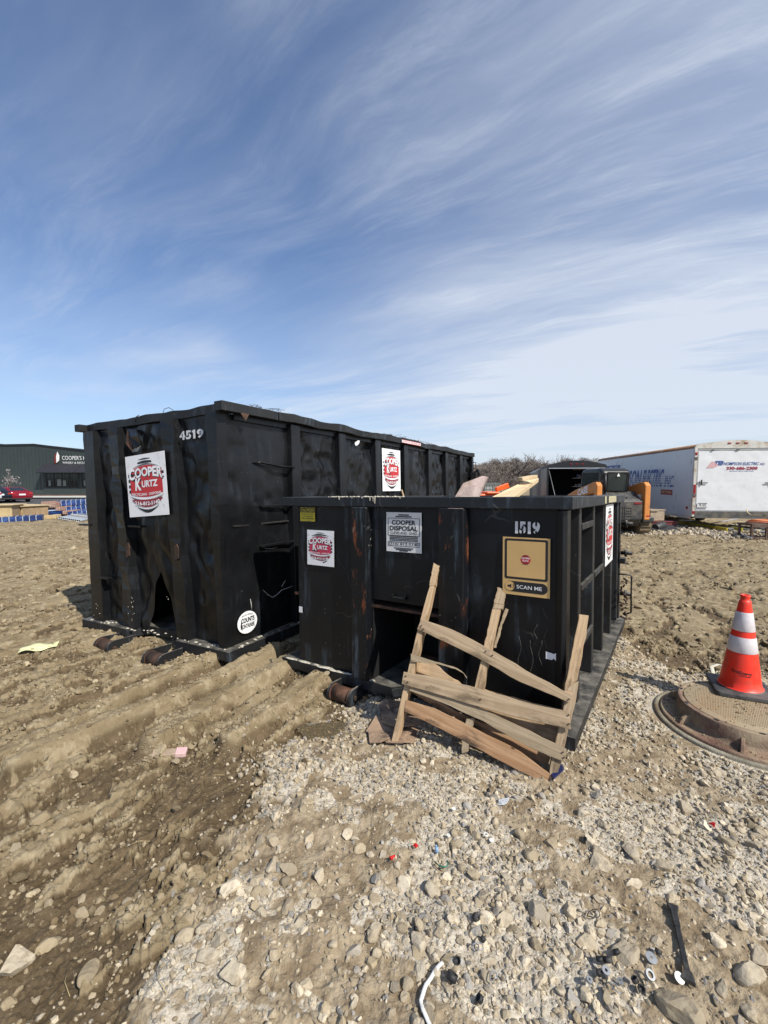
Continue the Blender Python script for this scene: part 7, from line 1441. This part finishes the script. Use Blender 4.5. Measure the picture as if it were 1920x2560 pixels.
    def crate(px, py, Y, w, h, d, mt, label, rz=0, name='timber_pack', cat='timber pack'):
        p = at(px, py, Y); M = T(p.x, p.y, p.z, rz); root = empty(name, M, label, cat, 'timber packs'); b = MB(); b.box(-w / 2, w / 2, 0, d, 0, h); b.build('pack', mt, root, bevel=.01); b = MB()
        for k in range(1, 4): b.box(-w / 2 + w * k / 4 - .008, -w / 2 + w * k / 4 + .008, -.012, -.001, .02, h - .02)
        for k in range(1, 3): b.box(-w / 2, w / 2, -.012, -.001, h * k / 3 - .006, h * k / 3 + .006)
        b.build('board_gaps', mat('gap_line', (.62, .48, .38), .8), root)
    crate(113, 1268, 22.4, .42, .28, .9, END, 'pinkish board ends of the left timber pack on top of the stack'); crate(131, 1269, 22.3, .38, .28, .9, END, 'pinkish board ends of the right timber pack on top of the stack'); crate(146, 1281, 21.8, .28, .27, .9, END, 'board ends of the timber pack one step down the stack'); crate(163, 1286, 21.5, .26, .18, .9, END, 'board ends of the lowest timber pack under the blue bundles')
    for i, (px, py, Y, l) in enumerate([(108, 1298, 19.6, 'square timber bearer at the end of the long blue bundle'), (128, 1296, 19.9, 'timber bearer left of the grey pipes'), (135, 1296, 19.8, 'timber bearer touching the grey pipes'), (92, 1291, 20.6, 'timber bearer below the short dark bundle'), (78, 1287, 21.4, 'timber bearer behind the wrapped tan crates')]):
        p = at(px, py, Y); b = MB(); b.box(-.07, .07, 0, .5, 0, .17); o = b.build('timber_bearer', TIM, bevel=.008); o.matrix_world = T(p.x, p.y, p.z - .02, .1 * i); tag(o, l, 'bearer', 'timber bearers')
    # tan wrapped crates
    for i, (a, c, e, w_, l) in enumerate([((-40, 1297), (30, 1294), (18.6, 18.9), .55, 'front tan wrapped crate at the left edge'), ((2, 1292), (55, 1293), (20.2, 19.6), .5, 'rear tan wrapped crate behind the front one')]):
        p = at(*a, e[0]); q = at(*c, e[1]); d = q - p; Ln = d.length; M = Matrix.Translation(p) @ Matrix.Rotation(math.atan2(d.y, d.x), 4, 'Z'); root = empty('wrapped_crate', M, l, 'crate', 'tan wrapped crates'); b = MB(); b.box(0, Ln, 0, 1.1, 0, w_); b.build('wrapping', mat('tan_wrap%d' % i, (.50, .37, .18), .6, 0, .12, 3, .2, 9), root, bevel=.02); b = MB(); b.box(Ln, Ln + .02, .02, 1.08, .02, w_ - .02); b.build('crate_end', mat('kraft_end%d' % i, (.30, .21, .12), .8, 0, .15, 6), root); b = MB(); b.box(-.02, Ln + .1, -.1, 1.2, w_ + .005, w_ + .03); b.build('cover_board', TIM, root)
    # grey pipes
    PG = mat('grey_pipe', (.40, .43, .45), .4, 0, .1, 6); k = 0
    for i in range(11):
        p = at(148 + i * 5.0, 1295 + i * .75, 19.6 - i * .09); q = at(205 + i * 3.4, 1285 + i * 1.2, 22.0 - i * .15); q.z = p.z; b = MB(); b.lathe([(.048, 0), (.048, (q - p).length), (.040, (q - p).length), (.040, 0), (.048, 0)], 12, 0, None, True, False); o = b.build('conduit', PG); o.matrix_world = Matrix.Translation(p) @ (q - p).to_track_quat('Z', 'Y').to_matrix().to_4x4(); tag(o, 'grey conduit in the flat pile beside the tall dumpster', 'conduit', 'grey conduits in a flat pile')
    p = at(178, 1287, 20.5); q = at(228, 1294, 19.8); b = MB(); b.box(0, (q - p).length, -.03, .03, 0, .05); o = b.build('white_board', plain('white_timber', (.62, .58, .50), .6)); o.matrix_world = Matrix.Translation(p) @ (q - p).to_track_quat('X', 'Z').to_matrix().to_4x4(); tag(o, 'cream board lying slantwise on the grey conduits', 'board')
left_side()
